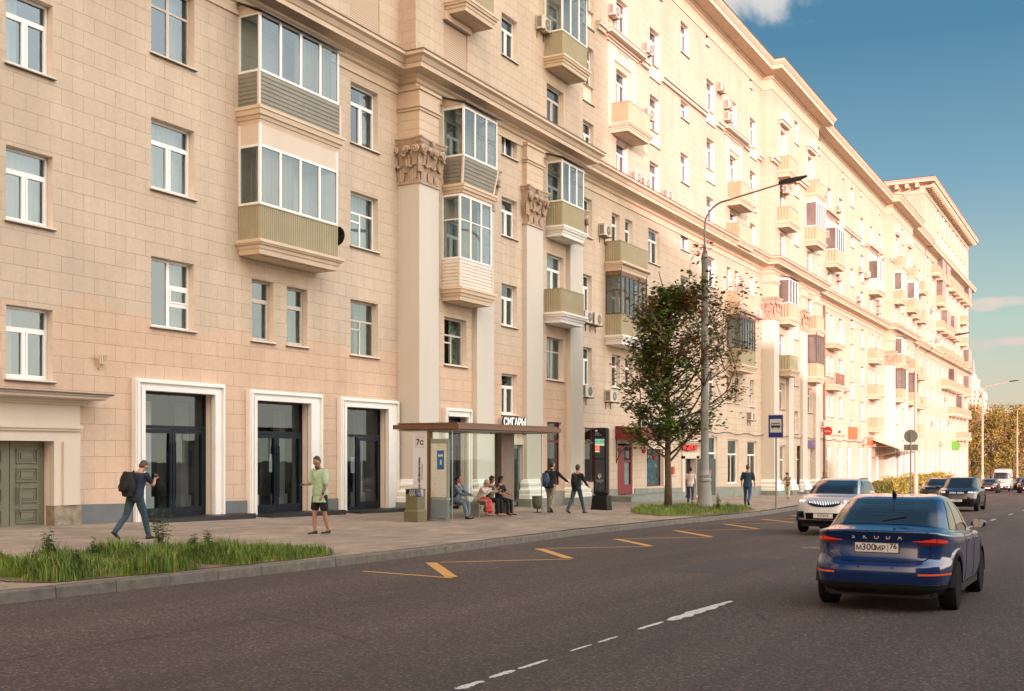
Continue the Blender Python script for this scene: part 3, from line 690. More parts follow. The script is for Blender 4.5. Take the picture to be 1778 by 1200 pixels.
for bi,(o,_) in enumerate(RIS[1:]):
    x=o+2.8
    balcony(x-1.3,x+1.3,21.9,1.0,.85,'corr',near=False); balcony(x-1.3,x+1.3,18.3,1.0,.85,'corr',(3,'pvc',.2,1.9) if bi else None,near=False)
    balcony(x-1.2,x+1.2,11.4,1.0,.85,'corr',(3,'pvc',.1,1.7),roof=.2,near=False); balcony(x-1.2,x+1.2,7.7,1.0,.85,'corr',(2,'brown',.3,2) if bi else None,near=False)
    x=o+10.9
    balcony(x-1.4,x+1.4,21.9,1.0,.85,'corr',near=False); balcony(x-1.4,x+1.4,18.3,1.0,.9,'corr',(4,'pvc',.3,1.9),near=False)
    balcony(x-1.2,x+1.2,11.4,1.0,.85,'corr',near=False); balcony(x-1.2,x+1.2,7.7,1.0,.85,'corr',(4,'brown',.3,2.1),near=False)
for c_ in(108.2,):
    for s_,st in((-1,'bars'),(1,'corr')):
        x=c_+s_*9.2
        balcony(x-1.7,x+1.7,11.2,1.0,.9,'smooth' if s_<0 else 'corr',near=False); balcony(x-1.7,x+1.7,7.6,1.0,.9,st,near=False)
    balcony(c_+7.7,c_+11,4.3,1.0,.9,'corr',near=False)
for x,zt in((141.5,7.6),(141.5,11.2),(146,7.6),(146,11.2),(143.5,4.2),(142,18.3),(147,18.3),(147,21.9)): balcony(x-1.4,x+1.4,zt,1.0,.9,'corr',near=False)
# ---------------- plinth
def plseg(a,b,Y,top=.5,mt='plinthg'):
    m=MB()
    n=max(1,int((b-a)/4))
    for i in range(n):
        p=a+(b-a)*i/n; q=a+(b-a)*(i+1)/n
        z=lambda x: pz(x,Y)
        m.add([(p,Y-.06,z(p)-.5),(q,Y-.06,z(q)-.5),(q,Y-.06,z(q)+top),(p,Y-.06,z(p)+top),(p,Y+.0,z(p)+top),(q,Y,z(q)+top)],[(0,1,2,3),(3,2,5,4)])
    m.add([(a,Y,pz(a,Y)-.5),(a,Y-.06,pz(a,Y)-.5),(a,Y-.06,pz(a,Y)+top),(a,Y,pz(a,Y)+top)],[(0,1,2,3)]); P(m,'plinth',M[mt])
for a,b in((18.94,20.69),(23.96,24.98),(28.36,29.29),(32.62,32.85)): plseg(a,b,W,.48,'plinth')
for a,b,Y in((XL,15.2,W),(36.8,39.3,RR),(41.2,46.3,RR),(46.7,52.2,W),(54.5,61.6,W),(64.2,77.7,W),(79.5,91.5,RR),(92.2,124.4,W),(126,138,RR),(138.6,152.3,W)): plseg(a,b,Y,.62)
# ---------------- stair entrance with moulded surround
s=MB(); zb=-1.0
s.box(15.7,16.35,W-.18,W,zb,1.98); s.box(18.17,18.93,W-.18,W,.45,1.98); s.box(18.40,18.85,W-.24,W-.18,.45,1.97); s.box(15.7,18.93,W-.18,W,1.98,2.22)
s.box(15.7,18.93,W-.23,W,2.22,2.28); s.box(15.7,18.95,W-.27,W,2.28,2.36); s.box(15.7,18.9,W-.2,W,2.36,2.85)
for i,(a,z0,z1) in enumerate(((.27,2.85,2.9),(.34,2.9,2.97),(.55,2.97,3.0),(.62,3.0,3.07),(.68,3.07,3.1))): s.box(15.7,18.72+a*1.1,W-a,W,z0,z1)
st=P(s,'entrance_surround',M['cream']); P(MB().box(15.7,19.5,W-.72,W,3.1,3.13),'flashing',M['flash'],st)
P(MB().box(18.16,18.95,W-.2,W+.1,-.6,.447),'stone_base',M['stone'],st)
d=MB(); d.box(16.36,17.2,W+.16,W+.22,-.5,1.97); d.box(17.22,18.16,W+.16,W+.22,-.5,1.97); 
for a,b in((16.36,17.2),(17.22,18.16)):
    w_=b-a
    for i,(z0,z1) in enumerate(((.06,.40),(.54,.90),(1.02,1.36),(1.46,1.80))):
        x0,x1=a+.16,b-.2; y=W+.16
        for (o,yy) in((0,.03),(.06,.015)):
            d.box(x0+o,x1-o,y-.03+o*.2,y-.0,z0+o,z0+o+.03); d.box(x0+o,x1-o,y-.03+o*.2,y,z1-o-.03,z1-o); d.box(x0+o,x0+o+.03,y-.029+o*.2,y,z0+o+.03,z1-o-.03); d.box(x1-o-.03,x1-o,y-.029+o*.2,y,z0+o+.03,z1-o-.03)
        d.box(x0+.12,x1-.12,y-.025,y,z0+.1,z1-.1)
dd=P(d,'door',M['greydoor']); h=MB(); h.tube([(17.42,W+.14,.3),(17.42,W+.05,.33),(17.42,W+.05,1.0),(17.42,W+.14,1.03)],.02,6); P(h,'handle',M['steel'],dd)
# ---------------- three shop doors
def surround(o0,o1,i0,i1,t,Y,g,wd):
    s=MB(); zt=t+.30
    for k,(a,ins) in enumerate(((.16,0),(.20,.04),(.13,.10),(.16,.2))):
        # four mitred mouldings stepping toward the opening
        L0=o0+ins; R0=o1-ins; T=zt-ins
        nx=[.04,.06,.10,.5][k]
        L1=min(L0+nx,i0) if k<3 else i0; R1=max(R0-nx,i1) if k<3 else i1; T1=max(T-nx,t) if k<3 else t
        s.box(L0,L1,Y-a,Y+.02,g,T); s.box(R1,R0,Y-a,Y+.02,g,T); s.box(L1,R1,Y-a,Y+.02,T1,T)
    return P(s,'door_surround',M['white'])
def aludoor(i0,i1,t,Y,g,single=False,parent=None,m_='navy'):
    f=MB(); y0,y1=Y+.2,Y+.27; zt=t-.98; b=.07
    f.box(i0,i0+b,y0,y1,g,t); f.box(i1-b,i1,y0,y1,g,t); f.box(i0+b,i1-b,y0,y1,t-b,t); f.box(i0+b,i1-b,y0,y1,zt,zt+.09); f.box(i0+b,i1-b,y0,y1,g,g+.08)
    xm=(i0+i1)/2
    def leaf(a,c):
        bb=.11; y=y0-.02
        f.box(a,a+bb,y,y1-.01,g+.09,zt-.01); f.box(c-bb,c,y,y1-.01,g+.09,zt-.01); f.box(a+bb,c-bb,y,y1-.01,zt-bb-.01,zt-.01); f.box(a+bb,c-bb,y,y1-.01,g+.09,g+.09+bb*1.3)
    if single: leaf(xm-.12,i1-b-.01); f.box(xm-.2,xm-.12,y0,y1,g+.08,zt)
    else: leaf(i0+b+.01,xm-.005); leaf(xm+.005,i1-b-.01)
    d=P(f,'glass_door',M[m_],parent)
    P(MB().box(i0+.05,i1-.05,y0+.033,y0+.039,g+.05,t-.05),'pane',M['shopglass'],d)
    h=MB()
    for xx in((xm-.05,xm+.05) if not single else (xm-.02,)):
        h.tube([(xx,y0-.08,g+.45),(xx,y0-.08,g+2.0)],.016,6); h.tube([(xx,y0-.08,g+.7),(xx,y0-.01,g+.7)],.01,5); h.tube([(xx,y0-.08,g+1.75),(xx,y0-.01,g+1.75)],.01,5)
    P(h,'handle',M['steel'] if single else M['navy'],d)
    return d
for k,(o0,o1,i0,i1,t) in enumerate(DOORS):
    g=pz((i0+i1)/2,W)+.1
    surround(o0,o1,i0,i1,t,W,g-.25,.3); aludoor(i0,i1,t,W,g,single=(k==2))
    st=MB(); st.box(i0-.05,i1+1.0,W-.75,W+.3,g-.35,g-.01); P(st,'door_step',M['granite'])
g=pz(35.4,RR)+.12; surround(34.59,36.45,34.79,36.2,3.05,RR,g-.3,.2); aludoor(34.79,36.2,3.05,RR,g,True)
# columns added in place of reflections in the shop glass; inner doors and notices
for k,(o0,o1,i0,i1,t) in enumerate(DOORS):
    g=pz((i0+i1)/2,W)+.1; m=MB()
    for x_ in(i0+.15,i0+1.25,i1+.1): m.box(x_-.14,x_+.14,W+1.1,W+1.35,g,t-.2); m.box(x_-.2,x_+.2,W+1.05,W+1.4,g,g+.5)
    P(m,'column_reflection',M['white']); m=MB(); m.box(i0+.5,i0+1.0,W+1.5,W+1.53,g+.1,g+2.1); m.box(i0+1.55,i0+2.0,W+1.5,W+1.53,g+.1,g+2.1); P(m,'inner_door',M['dark'])
    m=MB(); m.box(i1-.75,i1-.5,W+.9,W+.92,g+1.2,g+1.75); P(m,'notice',M['white'])
# cigar shop door
M['bluegrey']=mat('blue grey door frame',(.16,.20,.22),.5)
s=MB(); s.box(39.4,39.69,RR-.05,RR+.02,-.6,2.3); s.box(40.75,41.0,RR-.05,RR+.02,-.6,2.3); s.box(39.69,40.75,RR-.05,RR+.02,2.05,2.3); P(s,'door_surround',M['cream'])
g=pz(40,RR)+.05; f=MB(); y0,y1=RR+.1,RR+.2
f.box(39.69,39.8,y0,y1,g,2.05); f.box(40.62,40.75,y0,y1,g,2.05); f.box(39.8,40.62,y0,y1,1.9,2.05); f.box(39.8,40.62,y0,y1,g,g+.15); cd=P(f,'glass_door',M['bluegrey']); P(MB().box(39.75,40.7,y0+.05,y0+.055,g+.1,1.95),'pane',M['shopglass'],cd)
# shop windows
def shopwin(x0,x1,z0,z1,Y,fm,trans=.72,mull=0,rec=.16):
    f=MB(); y0,y1=Y+rec,Y+rec+.07; b=.08
    f.box(x0,x0+b,y0,y1,z0,z1); f.box(x1-b,x1,y0,y1,z0,z1); f.box(x0+b,x1-b,y0,y1,z1-b,z1); f.box(x0+b,x1-b,y0,y1,z0,z0+b)
    zt=z0+(z1-z0)*trans; f.box(x0+b,x1-b,y0+.002,y1-.002,zt-.05,zt+.05)
    for k in range(mull): xx=x0+(x1-x0)*(k+1)/(mull+1); f.box(xx-.04,xx+.04,y0+.004,y1-.004,z0+b,zt-.05)
    w_=P(f,'shop_window',M[fm]); P(MB().box(x0+.05,x1-.05,y0+.034,y0+.038,z0+.05,z1-.05),'pane',M['shopglass'],w_); return w_
M['redf']=mat('dark red frame',(.10,.008,.008),.45)
M['red']=mat('red panel',(.17,.004,.008),.4,var=.1)
shopwin(43.04,44.5,.3,3.06,RR,'redf',.7); shopwin(48.36,49.8,.3,2.93,W,'redf',.72)
s=MB(); s.box(56.0,56.18,W-.03,W+.02,-.1,2.1); s.box(58.7,59.0,W-.03,W+.02,-.1,2.1); s.box(56.18,58.7,W-.03,W+.02,1.95,2.1); P(s,'window_trim',M['cream'])
ww=shopwin(56.18,58.7,-.1,1.95,W,'redf',.86)
# painted window film with flowers
fm=MB(); fm.box(56.3,58.6,W+.26,W+.262,-.02,1.6); P(fm,'window_film',mat('teal window film',(.05,.16,.20),.3,var=.6,vscale=3),ww)
for i in range(16):
    cx=56.5+random.random()*1.9; cz=random.uniform(.02,1.3); r=random.uniform(.05,.13); c_=random.choice([(.5,.04,.03),(.6,.35,.03),(.55,.15,.2),(.1,.3,.45),(.5,.5,.45)])
    q=MB()
    for k in range(5): a=k*1.2566; q.lathe((cx+r*.6*math.cos(a),W+.25,cz+r*.6*math.sin(a)),[(.001,0),(r*.5,0),(r*.5,.004),(.001,.004)],8,'y')
    P(q,'film_flower',mat('film colour',c_,.5),ww)
# red shop entrance
m=MB(); g=pz(53,W)+.32
m.box(52.3,53.15,W+.05,W+.12,g,2.1); m.box(53.15,53.3,W+.05,W+.14,g,2.1); m.box(54.15,54.3,W+.05,W+.14,g,2.1); m.box(53.3,54.15,W+.05,W+.13,g,g+.5); m.box(53.3,54.15,W+.05,W+.13,1.25,1.35); m.box(53.3,54.15,W+.05,W+.13,2.02,2.1)
rd=P(m,'shop_door',M['red']); P(MB().box(53.3,54.15,W+.09,W+.095,g+.5,2.02),'pane',M['shopglass'],rd); P(MB().box(53.3,54.15,W+.16,W+.165,g+.5,1.25),'blind',M['curt'],rd)
s=MB(); s.box(51.2,58.9,W-1.2,W,pz(55,W)-.6,g-.02); P(s,'door_step',M['plinthg'])
# grey service door, open leaf
g=pz(63,W)+.15
s=MB(); s.box(61.6,62.0,W-.1,W+.02,g-.4,1.55); s.box(64.0,64.5,W-.1,W+.02,g-.4,1.55); s.box(61.6,64.5,W-.1,W+.02,1.4,1.75); s.box(61.4,64.7,W-.25,W,2.2,2.3); s.box(61.2,64.9,W-.4,W,2.3,2.42); s.box(61.1,65.0,W-.5,W,2.42,2.48); P(s,'door_surround',M['cream'])
P(MB().box(62.02,62.6,W+.05,W+.12,g,1.4),'service_door',M['bluegrey'])
P(MB().box(64.05,64.1,W-1.25,W-.05,g,1.38),'service_door',M['bluegrey'])
for k,g_ in enumerate(GW): shopwin(g_[0],g_[1],g_[2],g_[3],W,'pvc',.66,0 if k==0 else 1)
P(MB().box(66.6,66.95,W+.3,W+.33,-.2,2.6),'light_strip',mat('mint lit panel',(.2,.6,.5),.5,emit=(.25,.9,.7),estr=.8))
f=MB()
for x in(80.2,85.0,89.2,93.2,97.6,102,106,111,115.5,119.5,127,131,135,141,145,149):
    Y=front(x+.5); z0=-1.2 if int(x)%3 else -2.9
    f.cur=0; f.box(x+.02,x+.1,Y+.2,Y+.27,z0,2.3); f.box(x+1.6,x+1.68,Y+.2,Y+.27,z0,2.3); f.box(x+.1,x+1.6,Y+.2,Y+.27,2.2,2.3); f.box(x+.1,x+1.6,Y+.2,Y+.27,1.2,1.28); f.cur=1; f.box(x+.05,x+1.65,Y+.24,Y+.245,z0,2.25)
P(f,'shop_window',[M['pvc'],M['fglass']],kind='stuff')
build_wall(); far_windows()
# ---------------- corner tower block at the end
tw=empty('tower_block',(174,W,gz(174)),0,'tall pale corner block with bracketed roof cornice at the far end of the terrace','apartment block')
TI=Matrix.Translation((-174,-W,-gz(174)))
TX0,TX1=152.4,198.5; TZ=36.9
def T(mb,name,mats,parent=None,**k): return mb.xform(TI).build(name,mats,tw if parent is None else parent,**k)
th=[]; 
cols=[155,159.5,164,168.5,172,176,180,184.5,189,193.5]
m=MB()
xs=[];zs=[]
wins=[(x-.75,x+.75,z,z+1.9) for x in cols for z in(4.9,8.4,12.0,16.2,19.6,23.1,26.6,30.3,33.4) if not(z>30 and x<160)]
for x in cols: wins.append((x-.9,x+.9,-3.5 if x>170 else -2.6,2.2))
xs=sorted({TX0,TX1}|{w_[0] for w_ in wins}|{w_[1] for w_ in wins})
for c0,c1 in zip(xs,xs[1:]):
    z=-7
    for p,q in sorted((h[2],h[3]) for h in wins if h[0]<=c0+1e-5 and h[1]>=c1-1e-5):
        m.quad((c0,W,z),(c1,W,z),(c1,W,p),(c0,W,p)); z=q
    m.quad((c0,W,z),(c1,W,z),(c1,W,TZ),(c0,W,TZ))
for x0,x1,z0,z1 in wins:
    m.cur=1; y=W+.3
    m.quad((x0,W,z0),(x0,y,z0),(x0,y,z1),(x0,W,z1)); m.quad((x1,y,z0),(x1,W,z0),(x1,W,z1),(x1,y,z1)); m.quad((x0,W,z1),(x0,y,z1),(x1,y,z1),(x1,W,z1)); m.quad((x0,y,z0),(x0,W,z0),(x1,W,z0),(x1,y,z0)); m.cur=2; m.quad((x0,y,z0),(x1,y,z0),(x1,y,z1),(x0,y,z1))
m.cur=0
m.quad((TX0,W+12,-7),(TX0,W,-7),(TX0,W,TZ),(TX0,W+12,TZ)); m.quad((TX1,W,-7),(TX1,W+12,-7),(TX1,W+12,TZ),(TX1,W,TZ)); m.quad((TX1,W+12,-7),(TX0,W+12,-7),(TX0,W+12,TZ),(TX1,W+12,TZ))
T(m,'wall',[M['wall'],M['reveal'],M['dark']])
f=MB()
for x0,x1,z0,z1 in wins:
    y=W+.2; f.cur=0; f.box(x0,x0+.08,y,y+.07,z0,z1); f.box(x1-.08,x1,y,y+.07,z0,z1); xm=(x0+x1)/2; f.box(xm-.05,xm+.05,y,y+.07,z0,z1); f.box(x0+.08,xm-.05,y,y+.07,z1-.08,z1); f.box(xm+.05,x1-.08,y,y+.07,z1-.08,z1); f.cur=1; f.box(x0+.04,x1-.04,y+.04,y+.045,z0,z1-.04)
T(f,'window',[M['pvc'],M['fglass']],kind='stuff')
def ringp(o,z): return [(TX0-o,W-o,z),(TX1+o,W-o,z),(TX1+o,W+12+o,z),(TX0-o,W+12+o,z)]
m=MB(); m.loft([ringp(0,TZ-1.7),ringp(.1,TZ-1.68),ringp(.1,TZ-1.5),ringp(.04,TZ-1.45),ringp(.04,TZ-.75),ringp(.2,TZ-.7),ringp(.2,TZ-.5),ringp(1.35,TZ-.45),ringp(1.35,TZ-.2),ringp(1.5,TZ),ringp(1.5,TZ+.06)],cap=False); m.cur=1; m.loft([ringp(1.53,TZ+.06),ringp(1.53,TZ+.14),[(TX0+7,W+6,TZ+1),(TX1-7,W+6,TZ+1),(TX1-7,W+6.1,TZ+1),(TX0+7,W+6.1,TZ+1)]])
T(m,'roof_cornice',[M['corn'],M['flash']])
m=MB()
n=40
for i in range(n): x=TX0+.1+(TX1-TX0-.2)*i/(n-1); m.box(x-.22,x+.22,W-1.2,W-.06,TZ-1.0,TZ-.46)
for i in range(9): y=W+.8+i*1.25; m.box(TX0-1.2,TX0-.06,y-.22,y+.22,TZ-1.0,TZ-.46)
T(m,'cornice_bracket',M['corn'],kind='stuff')
# mid cornices of the tower
for zz,pr in((14.3,[(0,0),(.06,0),(.1,.3),(.25,.5),(.7,.6),(.75,.8),(.95,1.0),(.95,1.1),(0,1.3)]),(27.4,[(0,0),(.06,0),(.1,.6),(.25,.8),(1.0,.9),(1.05,1.2),(1.2,1.4),(1.2,1.5),(0,1.8)])):
    mb=MB(); rows=[[(TX0,W-o,zz+z),(TX0+1.5,W-o,zz+z),(TX0+1.5-.0,W-o,zz+z),(TX1+o,W-o,zz+z),(TX1+o,W+8,zz+z)] for o,z in pr]
    for i in range(len(rows)-1):
        mb.cur=1 if i>=len(rows)-2 else 0; mb.loft([rows[i],rows[i+1]],cap=False,close=False)
    T(mb,'cornice',[M['corn'],M['flash']])
random.seed(5)
for i,x in enumerate(cols[1:]):
    for z in(4.1,7.6,11.2,15.4,18.9,22.3,25.8):
        if random.random()<.62:
            m=MB(); x0,x1=x-1.5,x+1.5; d=.95
            m.loft([[(x0+.15,W,z-.4),(x1-.15,W,z-.4),(x1-.15,W-d+.15,z-.4),(x0+.15,W-d+.15,z-.4)],[(x0,W,z-.15),(x1,W,z-.15),(x1,W-d,z-.15),(x0,W-d,z-.15)],[(x0,W,z),(x1,W,z),(x1,W-d,z),(x0,W-d,z)]])
            o=T(m,'balcony',M['corn']); e=MB(); e.box(x0+.08,x1-.08,W-d+.08,W-d+.12,z,z+1.0); e.box(x0+.08,x0+.12,W-d+.12,W,z,z+1.0); e.box(x1-.12,x1-.08,W-d+.12,W,z,z+1.0); T(e,'balcony_panel',M['corr'],o)
            if random.random()<.3:
                e=MB(); 
                for k in range(4): xx=x0+.08+(x1-x0-.22)*k/3; e.box(xx,xx+.06,W-d+.08,W-d+.14,z+1,z+2.9)
                e.box(x0+.08,x1-.08,W-d+.08,W-d+.14,z+2.85,z+2.95); e.cur=1; e.box(x0+.1,x1-.1,W-d+.11,W-d+.115,z+1,z+2.9); e.box(x0+.1,x0+.11,W-d+.12,W,z+1,z+2.9); T(e,'balcony_glazing',[M['oldframe'],M['fglass']],o)
# ---------------- blocks across the street (they shade the left of the facade)
def block(name,prof,y0,y1,label,mt):
    m=MB(); m.loft([[(x-1.54*(y1-y0),y0,z) for x,z in prof],[(x,y1,z) for x,z in prof]])
    b=empty(name,(prof[0][0],y0,gz(prof[0][0])),0,label,'building'); I=Matrix.Translation((-prof[0][0],-y0,-gz(prof[0][0])))
    fixn(m.xform(I).build('wall',mt,b)); return b,I
block('brick_house',[(-70,-3),(-21.8,-3),(-21.8,50),(-70,50)],-35,-25,'tall shaded block across the street behind the viewpoint',M['cream'])
block('gabled_house',[(-21.7,-3),(28.5,-3),(28.5,14.0),(21.0,20.2),(6.5,23.4),(-6.1,26.5),(-21.7,29.6)],-35.1,-25.0,'lower block with sloping roof across the street behind the viewpoint',M['cream'])
# ---------------- ground, road, pavement
def asphalt():
    m=bpy.data.materials.new('asphalt'); m.use_nodes=True; nt=m.node_tree; L=nt.links.new; b=nt.nodes['Principled BSDF']; b.inputs['Roughness'].default_value=.78; b.inputs['Specular IOR Level'].default_value=.35
    g=N(nt,'ShaderNodeNewGeometry')
    vo=N(nt,'ShaderNodeTexVoronoi'); vo.inputs['Scale'].default_value=48; L(g.outputs['Position'],vo.inputs[0])
    n1=N(nt,'ShaderNodeTexNoise'); n1.inputs['Scale'].default_value=.35; n1.inputs['Detail'].default_value=7; mp=N(nt,'ShaderNodeMapping'); mp.inputs['Scale'].default_value=(.16,2.3,1); L(g.outputs['Position'],mp.inputs[0]); L(mp.outputs[0],n1.inputs[0])
    n2=N(nt,'ShaderNodeTexNoise'); n2.inputs['Scale'].default_value=28; n2.inputs['Detail'].default_value=5; L(g.outputs['Position'],n2.inputs[0])
    def mr(a,l,h,lo,hi):
        r=N(nt,'ShaderNodeMapRange'); r.inputs[1].default_value=l; r.inputs[2].default_value=h; r.inputs[3].default_value=lo; r.inputs[4].default_value=hi; L(a,r.inputs[0]); return r.outputs[0]
    def mu(a,b_,op='MULTIPLY'):
        n=N(nt,'ShaderNodeMath',operation=op); L(a,n.inputs[0]); L(b_,n.inputs[1]); return n.outputs[0]
    wn=N(nt,'ShaderNodeTexWhiteNoise'); L(vo.outputs['Position'],wn.inputs[0])
    sp=mr(wn.outputs[0],.72,1,.84,2.3)
    f=mu(mu(mr(n1.outputs[0],.3,.7,.74,1.25),mr(n2.outputs[0],.3,.7,.66,1.34)),sp)
    v=N(nt,'ShaderNodeVectorMath',operation='SCALE'); v.inputs[0].default_value=(.066,.051,.043); L(f,v.inputs['Scale']); L(v.outputs[0],b.inputs['Base Color'])
    h=mu(vo.outputs[0],mr(n2.outputs[0],.3,.7,.6,1.4))
    bp=N(nt,'ShaderNodeBump'); bp.inputs['Strength'].default_value=.55; bp.inputs['Distance'].default_value=.01; L(h,bp.inputs['Height']); L(bp.outputs[0],b.inputs['Normal'])
    return m
M['asphalt']=asphalt()
def paving():
    m=bpy.data.materials.new('paving slabs'); m.use_nodes=True; nt=m.node_tree; L=nt.links.new; b=nt.nodes['Principled BSDF']; b.inputs['Roughness'].default_value=.75
    g=N(nt,'ShaderNodeNewGeometry')
    br=N(nt,'ShaderNodeTexBrick'); br.offset=.5; br.inputs['Scale'].default_value=1; br.inputs['Brick Width'].default_value=.6; br.inputs['Row Height'].default_value=.2; br.inputs['Mortar Size'].default_value=.008; br.inputs['Color1'].default_value=(.74,.74,.75,1); br.inputs['Color2'].default_value=(1.16,1.13,1.09,1); br.inputs['Mortar'].default_value=(.55,.54,.53,1)
    L(g.outputs['Position'],br.inputs[0])
    n1=N(nt,'ShaderNodeTexNoise'); n1.inputs['Scale'].default_value=.6; n1.inputs['Detail'].default_value=8; L(g.outputs['Position'],n1.inputs[0])
    n2=N(nt,'ShaderNodeTexNoise'); n2.inputs['Scale'].default_value=22; n2.inputs['Detail'].default_value=5; L(g.outputs['Position'],n2.inputs[0])
    def mr(a,l,h,lo,hi):
        r=N(nt,'ShaderNodeMapRange'); r.inputs[1].default_value=l; r.inputs[2].default_value=h; r.inputs[3].default_value=lo; r.inputs[4].default_value=hi; L(a,r.inputs[0]); return r.outputs[0]
    mu=N(nt,'ShaderNodeMath',operation='MULTIPLY'); L(mr(n1.outputs[0],.3,.7,.74,1.17),mu.inputs[0]); L(mr(n2.outputs[0],.3,.7,.9,1.1),mu.inputs[1])
    v=N(nt,'ShaderNodeVectorMath',operation='SCALE'); L(br.outputs[0],v.inputs[0]); L(mu.outputs[0],v.inputs['Scale'])
    v2=N(nt,'ShaderNodeVectorMath',operation='MULTIPLY'); L(v.outputs[0],v2.inputs[0]); v2.inputs[1].default_value=(.29,.235,.18); L(v2.outputs[0],b.inputs['Base Color'])
    bp=N(nt,'ShaderNodeBump'); bp.inputs['Strength'].default_value=.5; bp.inputs['Distance'].default_value=.01; bp.invert=True; L(br.outputs['Fac'],bp.inputs['Height']); L(bp.outputs[0],b.inputs['Normal'])
    return m
M['paving']=paving()
M['kerb']=mat('granite kerb',(.135,.118,.095),.8,var=.25,vscale=7,bump=.2,bscale=60)
M['soil']=mat('dry soil',(.16,.105,.065),.95,var=.25,vscale=5,bump=.5,bscale=20)
M['groundm']=mat('distant ground',(.07,.07,.05),.95,var=.2)
def rows(xs): return xs
xs=[-80,-40,-20,-10,-5]+[i*1.0 for i in range(0,100)]+[100,110,120,130,145,160,180,200,230,260,320]
m=MB()
for a,b in zip(xs,xs[1:]):
    ys=[-22,-10,-4,0,4,8]
    pa=[(a,y,gz(a)) for y in ys]+[(a,ky(a),gz(a))]; pb=[(b,y,gz(b)) for y in ys]+[(b,ky(b),gz(b))]
    for i in range(len(pa)-1): m.quad(pa[i],pb[i],pb[i+1],pa[i+1])
tag(m.build('road',M['asphalt']),kind='structure')
m=MB()
def seg_strip(a,b,o0,o1,zf,zg):
    pass
for a,b in zip(xs,xs[1:]):
    A=[(a,ky(a)+.15+(23.4-ky(a)-.15)*i/6) for i in range(7)]; B_=[(b,ky(b)+.15+(23.4-ky(b)-.15)*i/6) for i in range(7)]
    for i in range(6): m.quad((*A[i],pz(*A[i])),(*B_[i],pz(*B_[i])),(*B_[i+1],pz(*B_[i+1])),(*A[i+1],pz(*A[i+1])))
tag(m.build('pavement',M['paving']),kind='structure')
m=MB()
x=-80
while x<320:
    L_=1.0 if x<90 else 8; b=x+L_; g_=.006
    j=random.uniform(-.006,.006)
    A=(x+g_,ky(x+g_)+j); B_=(b-g_,ky(b-g_)+j)
    za,zb=gz(A[0]),gz(B_[0])
    f0=[(A[0],A[1],za-.1),(A[0],A[1]+.02,za+.135),(A[0],A[1]+.035,za+.155),(A[0],A[1]+.16,za+.157),(A[0],A[1]+.16,za-.1)]
    f1=[(B_[0],B_[1],zb-.1),(B_[0],B_[1]+.02,zb+.135),(B_[0],B_[1]+.035,zb+.155),(B_[0],B_[1]+.16,zb+.157),(B_[0],B_[1]+.16,zb-.1)]
    m.loft([f0,f1]); x=b
tag(m.build('kerb',M['kerb']),kind='structure')
m=MB(); m.quad((-600,-900,-8.5),(2500,-900,-8.5),(2500,900,-8.5),(-600,900,-8.5)); m.quad((-80,-90,-1.8),(85,-90,-1.8),(85,-21.5,-1.72),(-80,-21.5,1.55)); m.quad((198,-60,-4.4),(1500,-60,-8),(1500,500,-8),(198,500,-4.4)) 
tag(m.build('ground',M['groundm']),kind='structure')
m=MB()
for a,b in zip(xs,xs[1:]): m.quad((a,-30,gz(a)+.15),(b,-30,gz(b)+.15),(b,-22,gz(b)+.15),(a,-22,gz(a)+.15))
tag(m.build('far_pavement',M['paving']),kind='structure')
# road markings: sheets 4 mm above the asphalt, worn edges
def poly(m,pts,off=.004):
    m.add([(x,y,gz(x)+off) for x,y in pts],[tuple(range(len(pts)))])
def worn(name,c,thr):
    mm=mat(name,c,.7); nt=mm.node_tree; L=nt.links.new; b=nt.nodes['Principled BSDF']; g=N(nt,'ShaderNodeNewGeometry'); n=N(nt,'ShaderNodeTexNoise'); n.inputs['Scale'].default_value=14; n.inputs['Detail'].default_value=8; n.inputs['Roughness'].default_value=.75; L(g.outputs['Position'],n.inputs[0])
    r=N(nt,'ShaderNodeMath',operation='GREATER_THAN'); r.inputs[1].default_value=thr; L(n.outputs[0],r.inputs[0]); L(r.outputs[0],b.inputs['Alpha']); return mm
M['yellow']=worn('yellow road paint',(.50,.26,.06),.36)
M['whitep']=worn('white road paint',(.55,.52,.48),.40)
m=MB(); pts=[(15.52,11.3),(15.32,9.38),(17.72,11.3)]
zig=[(13.4,11.35),(15.35,9.45)]
P_=[(15.45,11.3)]
zz=[(15.5,11.32,15.25,9.42)]
def strip(m,p,q,w_):
    dx,dy=q[0]-p[0],q[1]-p[1]; l=math.hypot(dx,dy); nx,ny=-dy/l*w_/2,dx/l*w_/2
    poly(m,[(p[0]-nx,p[1]-ny),(q[0]-nx,q[1]-ny),(q[0]+nx,q[1]+ny),(p[0]+nx,p[1]+ny)])
Z_=[(15.5,11.3),(15.3,9.4),(17.7,11.35),(20.05,9.57),(22.4,11.5),(24.7,9.7),(27.0,11.6),(29.45,9.8),(32.2,11.9),(34.8,10.05),(37.7,12.1),(40.6,10.4),(42.8,12.3),(45.5,10.6),(48,12.5),(50.5,10.8)]
m=MB(); strip(m,(12.9,11.2),(15.3,9.45),.12) if 0 else None
Z_=[(15.5,11.3)]+Z_[1:]
for i,(p,q) in enumerate(zip(Z_,Z_[1:])):
    wd=.13; dx,dy=q[0]-p[0],q[1]-p[1]; l=math.hypot(dx,dy)
    e=.06; pp=(p[0]-dx/l*0,p[1]-dy/l*0)
    w2=.21 if (i%2==1) else .10
    a=(p[0]+dx/l*.18,p[1]+dy/l*.18)
    strip(m,a if i else p,q,w2)
o=m.build('zigzag_marking',M['yellow']); tag(o,kind='structure')
m=MB()
def blob(pts): poly(m,pts)
random.seed(3)
